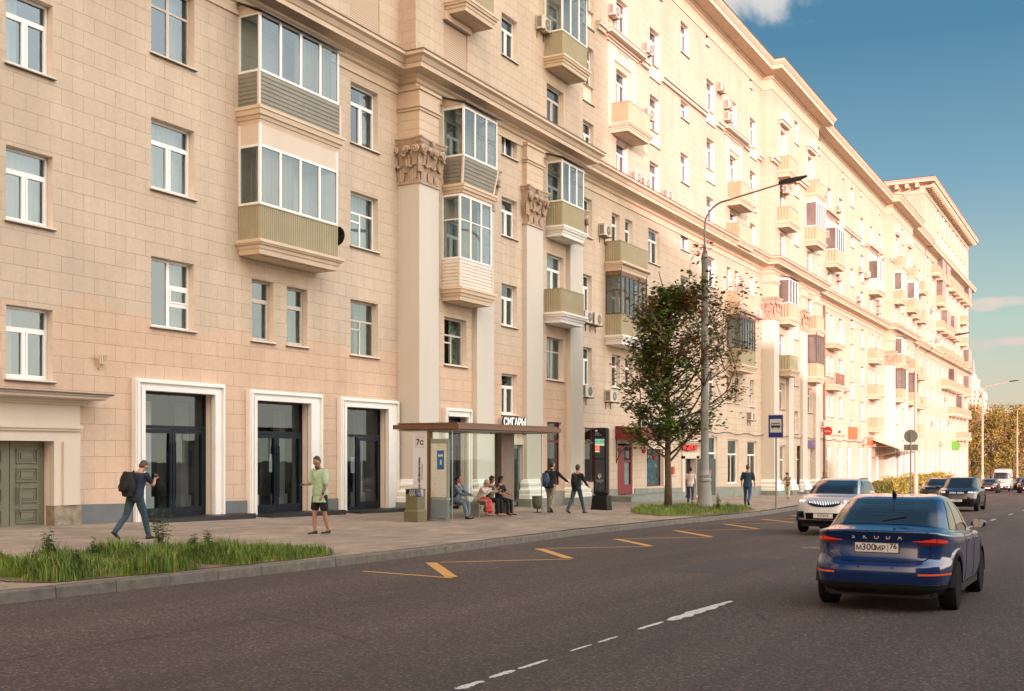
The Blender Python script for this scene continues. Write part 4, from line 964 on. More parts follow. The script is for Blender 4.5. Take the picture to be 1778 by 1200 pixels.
def patch(x0,x1,yc,w0,w1):
    n=14; up_=[];dn=[]
    for i in range(n+1):
        t=i/n; x=x0+(x1-x0)*t; ww=(w0+(w1-w0)*t)/2*(.4+.6*math.sin(min(1,max(0,t*1.0))*math.pi)**.35)
        up_.append((x,yc+ww*random.uniform(.6,1.1))); dn.append((x,yc-ww*random.uniform(.5,1.2)))
    poly(m,up_+dn[::-1])
patch(12.25,14.6,4.60,.24,.12); patch(11.35,12.1,4.62,.08,.06); patch(10.25,10.75,4.6,.05,.05); patch(9.6,10.1,4.6,.04,.04); patch(8.5,9.05,4.56,.07,.06); patch(8.0,8.42,4.56,.07,.1); patch(7.45,7.85,4.54,.1,.08); patch(7.0,7.25,4.54,.08,.1); patch(5,6.4,4.5,.12,.1); patch(2,4.2,4.5,.1,.1)
for k in range(8): patch(24+k*8,26.2+k*8,4.6,.10,.10)
tag(m.build('lane_marking',M['whitep']),kind='structure')
# ---------------- grass beds
def inpoly(x,y,p):
    c=False; j=len(p)-1
    for i in range(len(p)):
        if (p[i][1]>y)!=(p[j][1]>y) and x<(p[j][0]-p[i][0])*(y-p[i][1])/(p[j][1]-p[i][1])+p[i][0]: c=not c
        j=i
    return c
M['grass']=mat('grass blades',(.105,.175,.018),.7,var=.55,vscale=1.6); M['weed']=mat('weed leaves',(.07,.125,.025),.7,var=.3,vscale=6)
BED=[(10.2,12.5),(12,12.42),(15.0,12.45),(16.3,12.55),(16.6,12.9),(15.9,13.7),(15.0,14.3),(14.0,14.9),(12.2,15.0),(11.0,14.7),(10.0,13.9),(9.9,13.0)]
M['dryg']=mat('dry grass',(.30,.24,.09),.8,var=.3,vscale=3)
def bed(poly_,name,n,hmin,hmax,seed,label=None):
    random.seed(seed)
    m=MB(); c=(sum(p[0] for p in poly_)/len(poly_),sum(p[1] for p in poly_)/len(poly_))
    m.add([(x,y,pz(x,y)+.012) for x,y in poly_],[tuple(range(len(poly_)))]); tag(m.build('soil',M['soil']),kind='structure')
    g=MB(); xs_=[p[0] for p in poly_]; ys_=[p[1] for p in poly_]; k=0
    while k<n:
        x=random.uniform(min(xs_),max(xs_)); y=random.uniform(min(ys_),max(ys_))
        if not inpoly(x,y,poly_): continue
        ed=sum(inpoly(x+q_[0],y+q_[1],poly_) for q_ in((.22,0),(-.22,0),(0,.16),(0,-.16)))/4
        if random.random()>.25+.75*ed**2: k+=.15; continue
        x+=random.gauss(0,.04); y+=random.gauss(0,.05)
        d=noise.noise(Vector((x*1.1,y*1.1,seed)))
        if random.random()>.62+d*1.1 : k+=.4; continue
        k+=1; z=pz(x,y)+.01; h=random.uniform(hmin,hmax)*(1+d*1.3)*(.45+.55*ed)*(1.25 if random.random()<.08 else 1); a=random.uniform(0,6.283); b=random.uniform(.1,.55)*h; wv=random.uniform(.004,.009)
        dx,dy=math.cos(a),math.sin(a); nx,ny=-dy*wv,dx*wv
        g.cur=1 if random.random()<.06+max(0,-d)*.25 else 0
        g.add([(x-nx,y-ny,z),(x+nx,y+ny,z),(x+dx*b*.35+nx*.8,y+dy*b*.35+ny*.8,z+h*.6),(x+dx*b*.35-nx*.8,y+dy*b*.35-ny*.8,z+h*.6),(x+dx*b,y+dy*b,z+h*.95)],[(0,1,2,3),(3,2,4)])
    return tag(g.build(name,[M['grass'],M['dryg']]),kind='stuff')
bed(BED,'grass',30000,.05,.26,1)
BED2=[(37.8,14.6),(39.2,13.7),(41.5,13.55),(44.5,13.65),(48.2,14.1),(50.2,15.2),(50.4,16.8),(48.5,18.2),(45.5,18.4),(42,17.4),(39.2,16.2)]
bed(BED2,'grass',14000,.06,.2,2)
def leafy_plant(x,y,h,n,lab,seed,parentname='weed_plant',grp=None,lw=.036,ll=.10):
    random.seed(seed); z=pz(x,y); o=empty(parentname,(x,y,z),0,lab,'plant',grp); s=MB(); l=MB()
    for k in range(n):
        a=random.uniform(0,6.28); r=random.uniform(.02,.22)*h; hh=h*random.uniform(.55,1); bx,by=math.cos(a)*r,math.sin(a)*r
        pts=[(bx*.3,by*.3,0),(bx*.6,by*.6,hh*.5),(bx*1.2,by*1.2,hh)]; s.tube(pts,[.006,.005,.002],4)
        for i in range(int(22*hh/.6)):
            t=random.uniform(.12,1); px=bx*(.3+.9*t); py=by*(.3+.9*t); pz_=hh*t; b=random.uniform(0,6.28); L_=ll*random.uniform(.6,1.2)*(1.2-.6*t); dx,dy=math.cos(b),math.sin(b); up=random.uniform(-.1,.6)
            nx,ny=-dy*lw/2,dx*lw/2
            l.add([(px,py,pz_),(px+dx*L_*.5+nx,py+dy*L_*.5+ny,pz_+L_*up*.6),(px+dx*L_,py+dy*L_,pz_+L_*up*.7-.01),(px+dx*L_*.5-nx,py+dy*L_*.5-ny,pz_+L_*up*.6)],[(0,1,2,3)])
    s.build('stem',M['weed'],o); l.build('leaf',M['weed'],o,kind='stuff')
leafy_plant(14.3,14.75,.85,14,'tall weed with narrow leaves in front of the walking man with the backpack',11)
leafy_plant(15.0,14.3,.5,9,'shorter weed just right of the tall weed in the near grass bed',12)
leafy_plant(11.9,14.7,.6,12,'weed with reddish tips at the left end of the near grass bed',13)
leafy_plant(12.6,14.5,.4,8,'small weed beside the leftmost weed in the near grass bed',14)
leafy_plant(11.0,13.0,.35,16,'low broad-leaved weed at the front corner of the near grass bed',15,lw=.06)
leafy_plant(14.2,13.9,.42,16,'bushy low weed in the middle of the near grass bed',16,lw=.06)
leafy_plant(45.0,14.75,.75,10,'bushy weed at the foot of the thick grey lamp post',17,lw=.07)
leafy_plant(46.4,14.8,.45,8,'low weed right of the lamp post foot',18,lw=.06)

for i,(x_,y_,h_,lb) in enumerate(((10.6,14.0,.34,'low leafy weed at the far left rim of the near grass bed'),(11.4,13.6,.30,'spreading weed behind the front corner weed of the near grass bed'),(12.6,13.3,.28,'small weed in the front half of the near grass bed'),(13.3,14.3,.36,'weed just left of the tall weed in the near grass bed'))): leafy_plant(x_,y_,h_,14,lb,30+i,lw=.055)
# cracks, tar seams and a covered patch in the road surface
M['tar']=mat('tar seam',(.022,.019,.018),.6,var=.2,vscale=8)
random.seed(9); m=MB()
for (x0,y0,dx,dy,n_) in ((4.5,8.6,1,.02,60),(16,7.2,.9,-.05,50),(9,6.5,.25,.5,16),(22,3.2,1,.0,60),(12,3.2,.6,.25,12)):
    x_,y_=x0,y0; pts=[]
    for i in range(n_): pts.append((x_,y_)); x_+=dx*.35; y_+=dy*.35+random.uniform(-.05,.05)
    for p,q in zip(pts,pts[1:]): strip(m,p,q,random.uniform(.006,.016))
tag(m.build('road_seam',M['tar']),kind='structure')
M['patchm']=mat('old asphalt patch',(.047,.041,.038),.8,var=.25,vscale=20,bump=.4,bscale=90)
m=MB(); poly(m,[(18.5,5.9),(22.5,5.85),(22.6,7.05),(18.4,7.1)],.003); poly(m,[(30,9.2),(35,9.1),(35.1,9.9),(30,10.0)],.003); tag(m.build('road_patch',M['patchm']),kind='structure')
o=empty('manhole_cover',(26.5,6.3,gz(26.5)),0,'round iron manhole cover in the road','manhole cover'); m=MB(); m.lathe((0,0,0),[(.001,-.05),(.36,-.05),(.36,.006),(.31,.006),(.30,.002),(.001,.004)],28); m.build('lid',M['rust'],o)
# ---------------- lamps
M['lampgrey']=mat('grey lamp post paint',(.20,.21,.19),.55,var=.08,vscale=3,bump=.05)
M['palepost']=mat('pale lamp post paint',(.42,.33,.24),.6)
def arm(mb,z0,L_,r=.045):
    pts=[(0,0,z0)]; n=12; R1=1.0
    for i in range(n+1):
        a=math.pi/2*i/n*.93; pts.append((0,-R1*(1-math.cos(a)),z0+.35+R1*math.sin(a)))
    y,z=pts[-1][1],pts[-1][2]; pts.append((0,-L_,z+.50)); mb.tube(pts,[r*1.15]+[r]*(len(pts)-2)+[r*.7],8); return z+.50
def lamp(x,y,label,mtl,base=True):
    z=pz(x,y); o=empty('street_lamp',(x,y,z),0,label,'street lamp','street lamps with curved arms along the pavement')
    p=MB()
    if base:
        p.lathe((0,0,0),[(.36,-.1),(.36,.12),(.33,.16),(.30,.5),(.27,.85),(.25,1.18),(.28,1.22),(.28,1.30),(.24,1.36),(.26,1.42),(.26,1.5),(.20,1.56),(.18,1.7),(.17,2.2),(.16,5),(.145,9),(.135,10.4),(.15,10.42),(.15,10.7),(.07,10.95),(.045,11.3),(.045,11.7)],24)
        zt=arm(p,11.6,3.5)
    else:
        p.lathe((0,0,0),[(.2,-.1),(.2,1.5),(.13,1.6),(.11,9.5),(.09,9.6),(.06,11.7)],12); zt=arm(p,11.6,3.5,.05)
    p.build('post',mtl,o,smooth=True,angle=40)
    h=MB(); h.loft([[(-.06,-3.15,zt-.06),(.06,-3.15,zt-.06),(.06,-3.15,zt+.04),(-.06,-3.15,zt+.04)],[(-.14,-3.45,zt-.05),(.14,-3.45,zt-.05),(.11,-3.45,zt+.1),(-.11,-3.45,zt+.1)],[(-.16,-3.95,zt+.02),(.16,-3.95,zt+.02),(.12,-3.95,zt+.14),(-.12,-3.95,zt+.14)],[(-.08,-4.3,zt+.12),(.08,-4.3,zt+.12),(.05,-4.3,zt+.17),(-.05,-4.3,zt+.17)]])
    h.build('lamp_head',M['dark'],o)
    return o
lamp(45.5,15.5,'tall grey street lamp with thick cast base standing beside the young maple',M['lampgrey'])
lamp(101,15.6,'second street lamp along the kerb, in front of the sunlit pilasters',M['palepost'],False)
lamp(155,15.8,'pale street lamp past the end of the building against the sky',M['palepost'],False)
lamp(206,15.6,'farthest street lamp at the right edge among the far trees',M['palepost'],False)
# ---------------- bus stop sign
M['signblue']=mat('blue sign',(.008,.02,.16),.35); M['signwhite']=mat('white sign',(.50,.52,.48),.4)
x,y=50.4,13.8; z=gz(x)+.1; o=empty('bus_stop_sign',(x,y,z),0,'blue bus stop sign with a black bus on a thin grey post by the kerb','sign')
MB().lathe((0,0,0),[(.04,-.1),(.04,4.2),(.001,4.2)],10).build('post',M['lampgrey'],o,smooth=True,angle=40)
s=MB(); zc=3.83; s.box(-.075,-.05,-.35,.35,zc-.53,zc+.53); s.build('sign_plate',M['signwhite'],o)
s=MB(); s.box(-.08,-.076,-.325,.325,zc-.505,zc+.505); s.build('sign_face',M['signblue'],o)
s=MB(); s.box(-.085,-.081,-.26,.26,zc-.28,zc+.33); s.build('sign_field',M['signwhite'],o)
b=MB(); b.box(-.09,-.086,-.21,.21,zc-.06,zc+.10)
b.add([(-.09,-.21,zc+.10),(-.09,.21,zc+.10),(-.09,.18,zc+.16),(-.09,-.18,zc+.16),(-.086,-.21,zc+.10),(-.086,.21,zc+.10),(-.086,.18,zc+.16),(-.086,-.18,zc+.16)],[(0,1,2,3)])
for yy in(-.13,.13): b.lathe((-.088,yy,zc-.07),[(.001,-.002),(.045,-.002),(.045,.002),(.001,.002)],14,'x')
b.build('bus_pictogram',M['platet'],o)
b=MB()
for i in range(5): b.box(-.094,-.0915,-.19+.078*i,-.19+.078*i+.062,zc+.045,zc+.115)
for yy in(-.13,.13): b.lathe((-.0925,yy,zc-.07),[(.001,-.002),(.02,-.002),(.02,.0),(.001,.0)],10,'x')
b.build('pictogram_window',M['signwhite'],o,kind='stuff')
x,y=77.6,12.3; z=gz(x)+.1; o=empty('road_sign',(x,y,z),0,'back of a round grey road sign with a small rectangular plate below it','sign')
MB().lathe((0,0,0),[(.05,-.2),(.05,4.6),(.001,4.6)],10).build('post',M['lampgrey'],o,smooth=True,angle=40)
s=MB(); s.lathe((.08,0,4.3),[(.001,-.01),(.42,-.01),(.44,.01),(.001,.01)],32,'x'); s.build('sign_disc',M['lampgrey'],o,smooth=True,angle=30)
s=MB(); s.box(.07,.09,-.45,.45,3.35,3.75); s.build('sign_plate',M['lampgrey'],o)
# ---------------- digital timetable pylon
x,y=41.0,18.25; z=pz(x,y); o=empty('timetable_pylon',(x,y,z),0,'tall black digital bus timetable pylon on the pavement','information pylon')
m=MB(); m.frustum((0,0),.52,.72,-.05,(0,0),.44,.60,.58); m.build('base',M['black'],o)
def rr(w_,h0,h1,r,x_):
    p=[]; 
    for cy,cz,a0 in((w_/2-r,h1-r,0),(-w_/2+r,h1-r,90),(-w_/2+r,h0+r,180),(w_/2-r,h0+r,270)):
        for k in range(6): a=R_(a0+90*k/5); p.append((x_,cy+r*math.cos(a),cz+r*math.sin(a)))
    return p
m=MB(); m.loft([rr(.54,.60,3.25,.09,-.17),rr(.56,.58,3.27,.1,-.14),rr(.56,.58,3.27,.1,.14),rr(.54,.60,3.25,.09,.17)]); m.build('casing',M['black'],o)
m=MB(); m.loft([rr(.565,.575,3.275,.1,.05),rr(.565,.575,3.275,.1,.10)]); m.build('edge_trim',mat('copper trim',(.2,.11,.06),.4,.5),o)
M['screen']=mat('dark screen',(.02,.02,.022),.15,coat=.5)
m=MB(); m.box(-.178,-.172,-.21,.21,2.05,2.86); m.build('screen',M['screen'],o); m=MB(); m.box(-.178,-.172,-.21,.21,.72,2.01); m.build('panel',M['screen'],o)
for (a,b,c_,d,cl) in((-.20,.20,2.62,2.82,(.12,.30,.22)),(-.20,.20,2.56,2.61,(.5,.42,.2)),(0,.20,2.38,2.54,(.55,.10,.08)),(0,.20,2.30,2.36,(.4,.42,.18))):
    m=MB(); m.box(-.182,-.179,a,b,c_,d); m.build('screen_row',mat('screen colour',cl,.4,emit=cl,estr=.6),o)
PM=lambda yy,zz:REARM(-.1835,yy,zz)
text('screen_lettering','Н15  М3Р',.10,PM(0,2.72),M['platet'],o,extrude=.001); text('screen_lettering','243',.1,PM(.1,2.46),M['signwhite'],o,extrude=.001)
text('screen_lettering','Метро',.055,PM(.10,3.05),M['signwhite'],o,extrude=.001); text('screen_lettering','Войковская',.05,PM(.06,2.98),M['signwhite'],o,extrude=.001)
m=MB(); m.lathe((-.181,0,1.36),[(.001,-.002),(.07,-.002),(.07,.002),(.001,.002)],20,'x'); m.lathe((-.181,.012,1.27),[(.001,-.002),(.02,-.002),(.02,.002),(.001,.002)],8,'x'); m.build('emblem',M['signwhite'],o)
m=MB(); m.lathe((-.1835,-.012,1.37),[(.001,-.001),(.032,-.001),(.032,.001),(.001,.001)],14,'x'); m.build('emblem_centre',M['black'],o)
text('panel_lettering','МОСКОВСКИЙ',.045,PM(0,1.18),M['signwhite'],o,extrude=.001); text('panel_lettering','ТРАНСПОРТ',.045,PM(0,1.12),M['signwhite'],o,extrude=.001)
m=MB(); m.box(-.18,-.176,.10,.19,3.12,3.18); m.build('logo_mark',M['signwhite'],o)
# ---------------- bus shelter
SX0,SX1,SY0,SY1=27.9,34.7,16.95,19.25
zs=pz(30,18); sh=empty('bus_shelter',(28,18.3,zs),0,'glass bus shelter with flat brown roof and white pylon reading 7c','bus shelter'); SI=Matrix.Translation((-28,-18.3,-zs))
def SP(mb,name,mt,parent=None,**k): return mb.xform(SI).build(name,mt,parent or sh,**k)
M['shbrown']=mat('brown metal edge',(.16,.085,.05),.4,.3); M['soff']=mat('shelter soffit',(.30,.26,.21),.5)
m=MB(); m.box(SX0,SX1,SY0,SY1,2.41,2.54); m.box(SX0+.1,SX1-.1,SY0+.1,SY1-.1,2.55,2.60); SP(m,'roof',M['shbrown'])
m=MB(); m.box(SX0+.12,SX1-.12,SY0+.12,SY1-.12,2.36,2.398); SP(m,'soffit',M['soff'])
for i in range(3):
    m=MB(); m.lathe((SX0+1.2+2.2*i,SY0+.8,2.33),[(.001,-.02),(.07,-.02),(.08,.03),(.001,.03)],12); SP(m,'ceiling_lamp',M['signwhite'])
m=MB(); m.box(28.0,28.18,18.1,18.6,zs+.0,2.36); py=SP(m,'pylon',mat('white pylon',(.58,.60,.62),.4))
m=MB(); m.box(28.0,28.19,18.02,18.098,zs,2.36); SP(m,'post',M['shbrown'])
def onp(yy,zz,xx=27.995): return SI@REARM(xx,yy,zz)
text('stop_lettering','7с',.24,onp(18.35,2.02),M['platet'],py,extrude=.002,bold=.006)
m=MB(); 
for a,b,c_,d in((18.21,18.215,1.86,2.18),(18.485,18.49,1.86,2.18),(18.215,18.485,1.86,1.865),(18.215,18.485,2.175,2.18)): m.box(27.994,27.998,a,b,c_,d)
SP(m,'number_frame',M['platet'],py)
text('stop_lettering','Метро «Войковская»',.115,SI@(REARM(27.995,18.37,1.0)@Matrix.Rotation(math.pi/2,4,'Z')),M['platet'],py,extrude=.002,bold=.003)
text('stop_lettering','Metro Voykovskaya',.06,SI@(REARM(27.995,18.27,1.15)@Matrix.Rotation(math.pi/2,4,'Z')),M['trim'],py,extrude=.002)
# map case in the end wall
m=MB(); m.box(28.03,28.15,17.40,18.0,.35,2.12); mc=SP(m,'map_case',mat('map case frame',(.22,.24,.2),.4))
m=MB(); m.box(28.025,28.029,17.44,17.97,.40,1.98); SP(m,'map_sheet',mat('map sheet',(.50,.52,.42),.6,var=.12,vscale=14),mc)
m=MB(); m.box(28.018,28.023,17.52,17.76,1.22,1.78); SP(m,'poster',mat('blue poster',(.015,.11,.30),.5,var=.1),mc)
m=MB()
for i in range(4):
    for j in range(5): m.box(28.019,28.023,17.47+.085*j,17.47+.085*j+.06,.5+i*.16,.5+i*.16+.1)
SP(m,'timetable_block',M['signwhite'],mc,kind='stuff')
m=MB(); m.box(28.017,28.0175,17.56,17.72,1.60,1.66); m.box(28.017,28.0175,17.60,17.66,1.36,1.5); SP(m,'poster_detail',M['signwhite'],mc)
m=MB(); m.box(28.03,28.13,17.40,18.0,zs+.12,.34); SP(m,'case_base',M['bluegrey'])
for (x0,x1,y0,y1) in((28.08,28.095,17.30,17.40),(28.3,33.0,18.50,18.512),(33.9,34.35,18.50,18.512),(34.34,34.352,17.55,18.49)):
    m=MB(); m.box(x0,x1,y0,y1,zs+.14,2.36); SP(m,'glass_wall',M['clear'])
for (x_,y_) in((28.09,17.28),(34.35,17.53),(31.0,18.54)):
    m=MB(); m.box(x_-.012,x_+.012,y_-.012,y_+.012,pz(x_,y_)-.02,2.36); SP(m,'glass_post',M['steel'])
m=MB(); m.box(33.0,33.9,18.36,18.62,zs-.1,2.36); SP(m,'advertising_column',mat('brown grey column',(.20,.145,.11),.5,var=.1))
bz=zs+.46
m=MB(); 
for i in range(4): m.box(28.4,33.6,18.02+i*.1,18.10+i*.1,bz-.04,bz)
bn=SP(m,'bench',mat('dark bench slats',(.05,.035,.03),.5))
for x_ in(29.0,31.0,33.2): m=MB(); m.box(x_-.025,x_+.025,18.05,18.4,pz(x_,18)-.02,bz-.041); SP(m,'bench_leg',M['steel'],bn)
# ---------------- bins
M['olive']=mat('olive bin paint',(.12,.115,.06),.55,var=.1,vscale=4)
x,y=27.15,17.95; o=empty('litter_bin',(x,y,pz(x,y)),0,'square olive litter bin with blue bag beside the white pylon','litter bin')
m=MB(); m.box(-.24,.24,-.24,.24,-.02,.30); m.frustum((0,0),.48,.48,.30,(0,0),.40,.40,.36); m.build('base',M['olive'],o)
m=MB(); m.box(-.20,.20,-.20,.20,.361,.72); m.box(-.20,.20,.19,.20,.72,.93); m.box(-.20,-.19,-.20,.19,.72,.80); m.box(-.21,.21,-.21,.21,.93,.95); m.box(-.2,-.17,-.2,-.17,.72,.93); m.box(.17,.2,-.2,-.17,.72,.93); m.build('box',M['olive'],o)
m=MB(); rings=[]
for i in range(7):
    t=i/6; rings.append([((.18-.05*t+.02*math.sin(k*2.1+i))*math.cos(2*math.pi*k/14),(.18-.05*t+.02*math.sin(k*1.7+i*2))*math.sin(2*math.pi*k/14),.72+.24*t) for k in range(14)])
m.loft(rings); bb=m.build('bag',mat('blue bin bag',(.02,.09,.22),.4),o,smooth=True)
m=MB()
for k in range(3):
    pts=[(-.212,.02-.07*k,.74+.02*k),(-.214,.06-.07*k,.82),(-.212,.03-.07*k,.92)]; m.tube(pts,.014,5)
m.build('bag_stripe',M['signwhite'],bb)
x,y=36.1,18.6; o=empty('litter_bin',(x,y,pz(x,y)),0,'small round grey tilting bin right of the bus shelter','litter bin')
m=MB(); m.lathe((0,0,0),[(.10,.14),(.16,.2),(.19,.35),(.19,.58),(.2,.58),(.2,.6),(.17,.6),(.17,.3),(.001,.25)],20); m.build('bucket',M['olive'],o,smooth=True,angle=40)
m=MB(); m.box(-.02,.02,-.2,-.18,.0,.6); m.box(-.02,.02,.18,.2,0,.6) if 0 else None; m.lathe((0,0,0),[(.001,0),(.15,0),(.15,.02),(.02,.03),(.02,.16),(.001,.16)],12); m.build('stand',M['dark'],o)
# ---------------- air conditioners
def ac_proto():
    o=empty('air_conditioner',(0,0,0),0,'pale outdoor unit','air conditioner','air conditioners hung on the facade')
    m=MB(); m.box(-.40,.40,-.32,-.04,0,.55); m.box(-.41,.41,-.33,-.03,.55,.57); m.build('casing',M['acw'],o)
    m=MB(); m.lathe((.12,-.325,.28),[(.001,-.004),(.2,-.004),(.22,.0),(.22,.006),(.001,.006)],20,'y'); f=m.build('fan',M['dark'],o)
    m=MB()
    for r in(.06,.11,.16,.21): m.tube([(.12+r*math.cos(a),-.338,.28+r*math.sin(a)) for a in[2*math.pi*k/18 for k in range(19)]],.005,4)
    for k in range(6): a=math.pi*k/6; m.tube([(.12-.21*math.cos(a),-.336,.28-.21*math.sin(a)),(.12+.21*math.cos(a),-.336,.28+.21*math.sin(a))],.005,4)
    m.build('fan_guard',M['acw'],f)
    m=MB()
    for i in range(9): m.box(-.404,-.40,-.28,-.08,.08+i*.048,.105+i*.048)
    m.build('side_grille',M['dark'],o)
    for xx in(-.3,.3): m=MB(); m.box(xx-.02,xx+.02,-.42,0,-.06,-.01); m.box(xx-.02,xx+.02,-.03,-.001,-.35,-.06); m.build('bracket',M['rust'],o)
    return o
ac0=ac_proto(); used=[False]
def ac(x,z,label,Y=None):
    Y=front(x) if Y is None else Y
    if not used[0]: o=ac0; used[0]=True
    else: o=copy_tree(ac0)
    o.location=(x,Y,z); o['label']=label; return o
near_ac=[(50.35,12.3,'large outdoor unit at the left end of the open balcony above the brown glazed box'),(48.15,7.85,'left of two outdoor units behind the fourth pilaster'),(49.25,7.85,'right of two outdoor units behind the fourth pilaster'),(48.2,4.35,'outdoor unit partly behind the pilaster above the red-framed window'),(51.1,4.25,'outdoor unit above the red shop canopy'),
 (51.5,23.4,'highest outdoor unit in sunlight near the top edge'),(56.0,22.95,'sunlit outdoor unit in front of a top-floor window'),(56.1,19.5,'sunlit outdoor unit with hanging cable below the thin cornice'),(54.3,15.75,'left of two sunlit units just above the main cornice'),(55.6,15.7,'right of two sunlit units just above the main cornice'),
 (68.4,24.45,'sunlit unit high beside the second hood moulding'),(69.9,23.75,'upper of two stacked units by the second hood moulding'),(69.9,23.0,'lower of two stacked units by the second hood moulding'),(72.9,12.5,'outdoor unit behind the second open balcony'),(74.9,3.95,'outdoor unit above the man in dark blue'),(75.6,11.1,'left outdoor unit beside the sunlit capital'),(76.9,11.1,'right outdoor unit beside the sunlit capital'),
 (42.35,19.55,'outdoor unit left of the glazed balcony at the top'),(81.3,20.6,'outdoor unit behind the street lamp head'),(58.9,15.75,'sunlit unit standing on the cornice beside a window')]
for x_,z_,lb in near_ac: ac(x_,z_,lb)
FAC=[]
for c_ in(108.2,):
    for dx,z_ in((-13,23.5),(-12.2,23.4),(-10.5,20.2),(-7.4,19.6),(-6.4,23.2),(-6.3,17.1),(3.2,19.2),(5.8,19.0),(6.8,19.2),(2.4,16.3),(12.2,16.2),(12.2,17.0),(13.3,22.5),(-12.1,3.9),(4.9,2.6),(10.1,2.4),(-3.2,7.4)):
        FAC.append((c_+dx,z_))
FAC2=[]
for x_,z_ in((157.2,20.5),(161.8,17),(166.3,24),(170.2,9.3),(174.2,6.1),(178.1,16.5),(182.4,12.9),(158,5.5),(186.8,2.9),(166,2.9)): FAC2.append((x_,z_))
ORD='first second third fourth fifth sixth seventh eighth ninth tenth eleventh twelfth thirteenth fourteenth fifteenth sixteenth seventeenth'.split()
for i,(x_,z_) in enumerate(sorted(FAC)): ac(x_,z_,'small sunlit outdoor unit between second and third pilaster groups, %s from the left'%ORD[i])
for i,(x_,z_) in enumerate(sorted(FAC2)): ac(x_,z_,'tiny outdoor unit on the far tower block, %s from the left'%ORD[i],W)
# ---------------- signs on the wall
def wall_sign(name,s,x,z,size,m1,m2,label,Y=None,depth=.06,**k):
    Y=(front(x) if Y is None else Y)-.12
    o=empty(name,(x,Y,z),0,label,'sign'); I=Matrix.Translation((0,0,0))@Matrix.Rotation(math.pi/2,4,'X')
    text('letters',s,size,I@Matrix.Translation((0,0,.035)),m1,o,extrude=.004,**k); 
    k2=dict(k); k2['bold']=k.get('bold',0)+.022; text('letter_backs',s,size,I,m2,o,extrude=.03,**k2); return o
M['neonred']=mat('red letters',(.5,.02,.02),.4,emit=(1,.05,.03),estr=.6)
wall_sign('shop_sign','СИГАРЫ',39.62,2.93,.44,mat('sign white',(.75,.75,.72),.4,emit=(1,1,.95),estr=.25),M['black'],'white letters СИГАРЫ with dark edges above the shelter roof',Y=RR-.12,bold=.012)
wall_sign('grocery_sign','ПРОДУКТЫ',62.7,2.05,.42,M['neonred'],M['black'],'red letters above the grey service door',bold=.01,spacing=1.0)
o=wall_sign('round_logo_sign','пага',57.6,3.35,.72,M['signwhite'],M['black'],'white lettering with round spiral emblem half hidden by the maple',bold=.02)
m=MB(); m.lathe((-2.0,-.02,-.1),[(.001,-.02),(.62,-.02),(.62,.03),(.001,.03)],28,'y'); m.build('emblem_disc',M['black'],o)
m=MB(); m.tube([(-2.0+.55*math.cos(a),-.05,-.1+.55*math.sin(a)) for a in[2*math.pi*k/28 for k in range(29)]],.04,6)
m.tube([(-2.0+(.36-.03*k/3)*math.cos(k*.45),-.05,-.1+(.36-.03*k/3)*math.sin(k*.45)) for k in range(26)],.035,6); m.build('emblem_ring',M['signwhite'],o)
text('small_lettering','пекарня',.26,Matrix.Rotation(math.pi/2,4,'X')@Matrix.Translation((0,-.42,.03)),M['signwhite'],o,extrude=.01)
def panel_sign(name,x0,x1,z0,z1,c,label,txt=None,round_=False,tc_=None,Y=None,out=.14,em=.15):
    Y=(front((x0+x1)/2) if Y is None else Y); xc,zc=(x0+x1)/2,(z0+z1)/2; o=empty(name,(xc,Y,zc),0,label,'sign'); m=MB()
    mt=mat(name+' colour',c,.4,emit=c,estr=em)
    if round_: m.lathe((0,-out,0),[(.001,-.02),((x1-x0)/2,-.02),((x1-x0)/2,out),(.001,out)],26,'y')
    else: m.box(-(x1-x0)/2,(x1-x0)/2,-out,-.001,-(z1-z0)/2,(z1-z0)/2)
    m.build('panel',mt,o)
    if txt: text('lettering',txt,(z1-z0)*.55,Matrix.Translation((0,-out-.025,0))@Matrix.Rotation(math.pi/2,4,'X'),tc_ or M['signwhite'],o,extrude=.003,bold=.008)
    return o
panel_sign('purple_shop_sign',87.6,91.2,2.15,2.75,(.12,.05,.12),'dark purple shop sign between the second group of pilasters','МЕТРО',tc_=mat('purple lettering',(.35,.2,.4),.5))
o=empty('round_red_sign',(93,RR-.5,3.55),0,'round red blade sign with white script on the last pilaster of the second group','sign'); m=MB(); m.lathe((0,0,0),[(.001,-.06),(.36,-.06),(.36,.06),(.001,.06)],26,'x'); m.build('disc',mat('red sign face',(.45,.015,.02),.4,emit=(.5,.02,.02),estr=.3),o); text('lettering','Чайка',.2,REARM(-.066,0,-.03),M['signwhite'],o,extrude=.003,bold=.006); m=MB(); m.box(-.02,.02,.36,.5,-.02,.02); m.build('bracket',M['dark'],o)
panel_sign('white_letter_sign',99,105,3.35,3.9,(.5,.42,.3),'pale lettered shop sign on the sunlit far wall','ДИКСИ',tc_=M['trim'])
panel_sign('orange_sign',106.5,110,3.1,4.2,(.42,.10,.02),'larger orange panel sign on the sunlit far wall'); panel_sign('orange_sign',113.5,118,2.6,3.3,(.45,.12,.04),'smaller orange panel sign right of the larger one')
panel_sign('green_sign',178,186,2.3,3.6,(.09,.32,.02),'small green sign on the far tower block',Y=W)
panel_sign('speed_notice',64.9,65.0,-.2,-.19,(.5,.1,.1),'x') if 0 else None
for i,(z0,z1,d) in enumerate(((.75,1.1,0),(.42,.72,-.25))):
    m=MB(); m.box(64.03,64.045,W-.75+d,W-.35+d,z0,z1); tag(m.build('paper_notice',mat('pink notice',(.55,.22,.2),.6)),'%s pink paper notice taped on the open grey door'%('upper' if i==0 else 'lower'),'notice')
m=MB(); m.box(60.0,60.25,W-.12,W-.001,.55,.95); tag(m.build('fire_box',mat('orange box',(.45,.1,.05),.5)),'small orange box on the wall left of the grey service door','box')
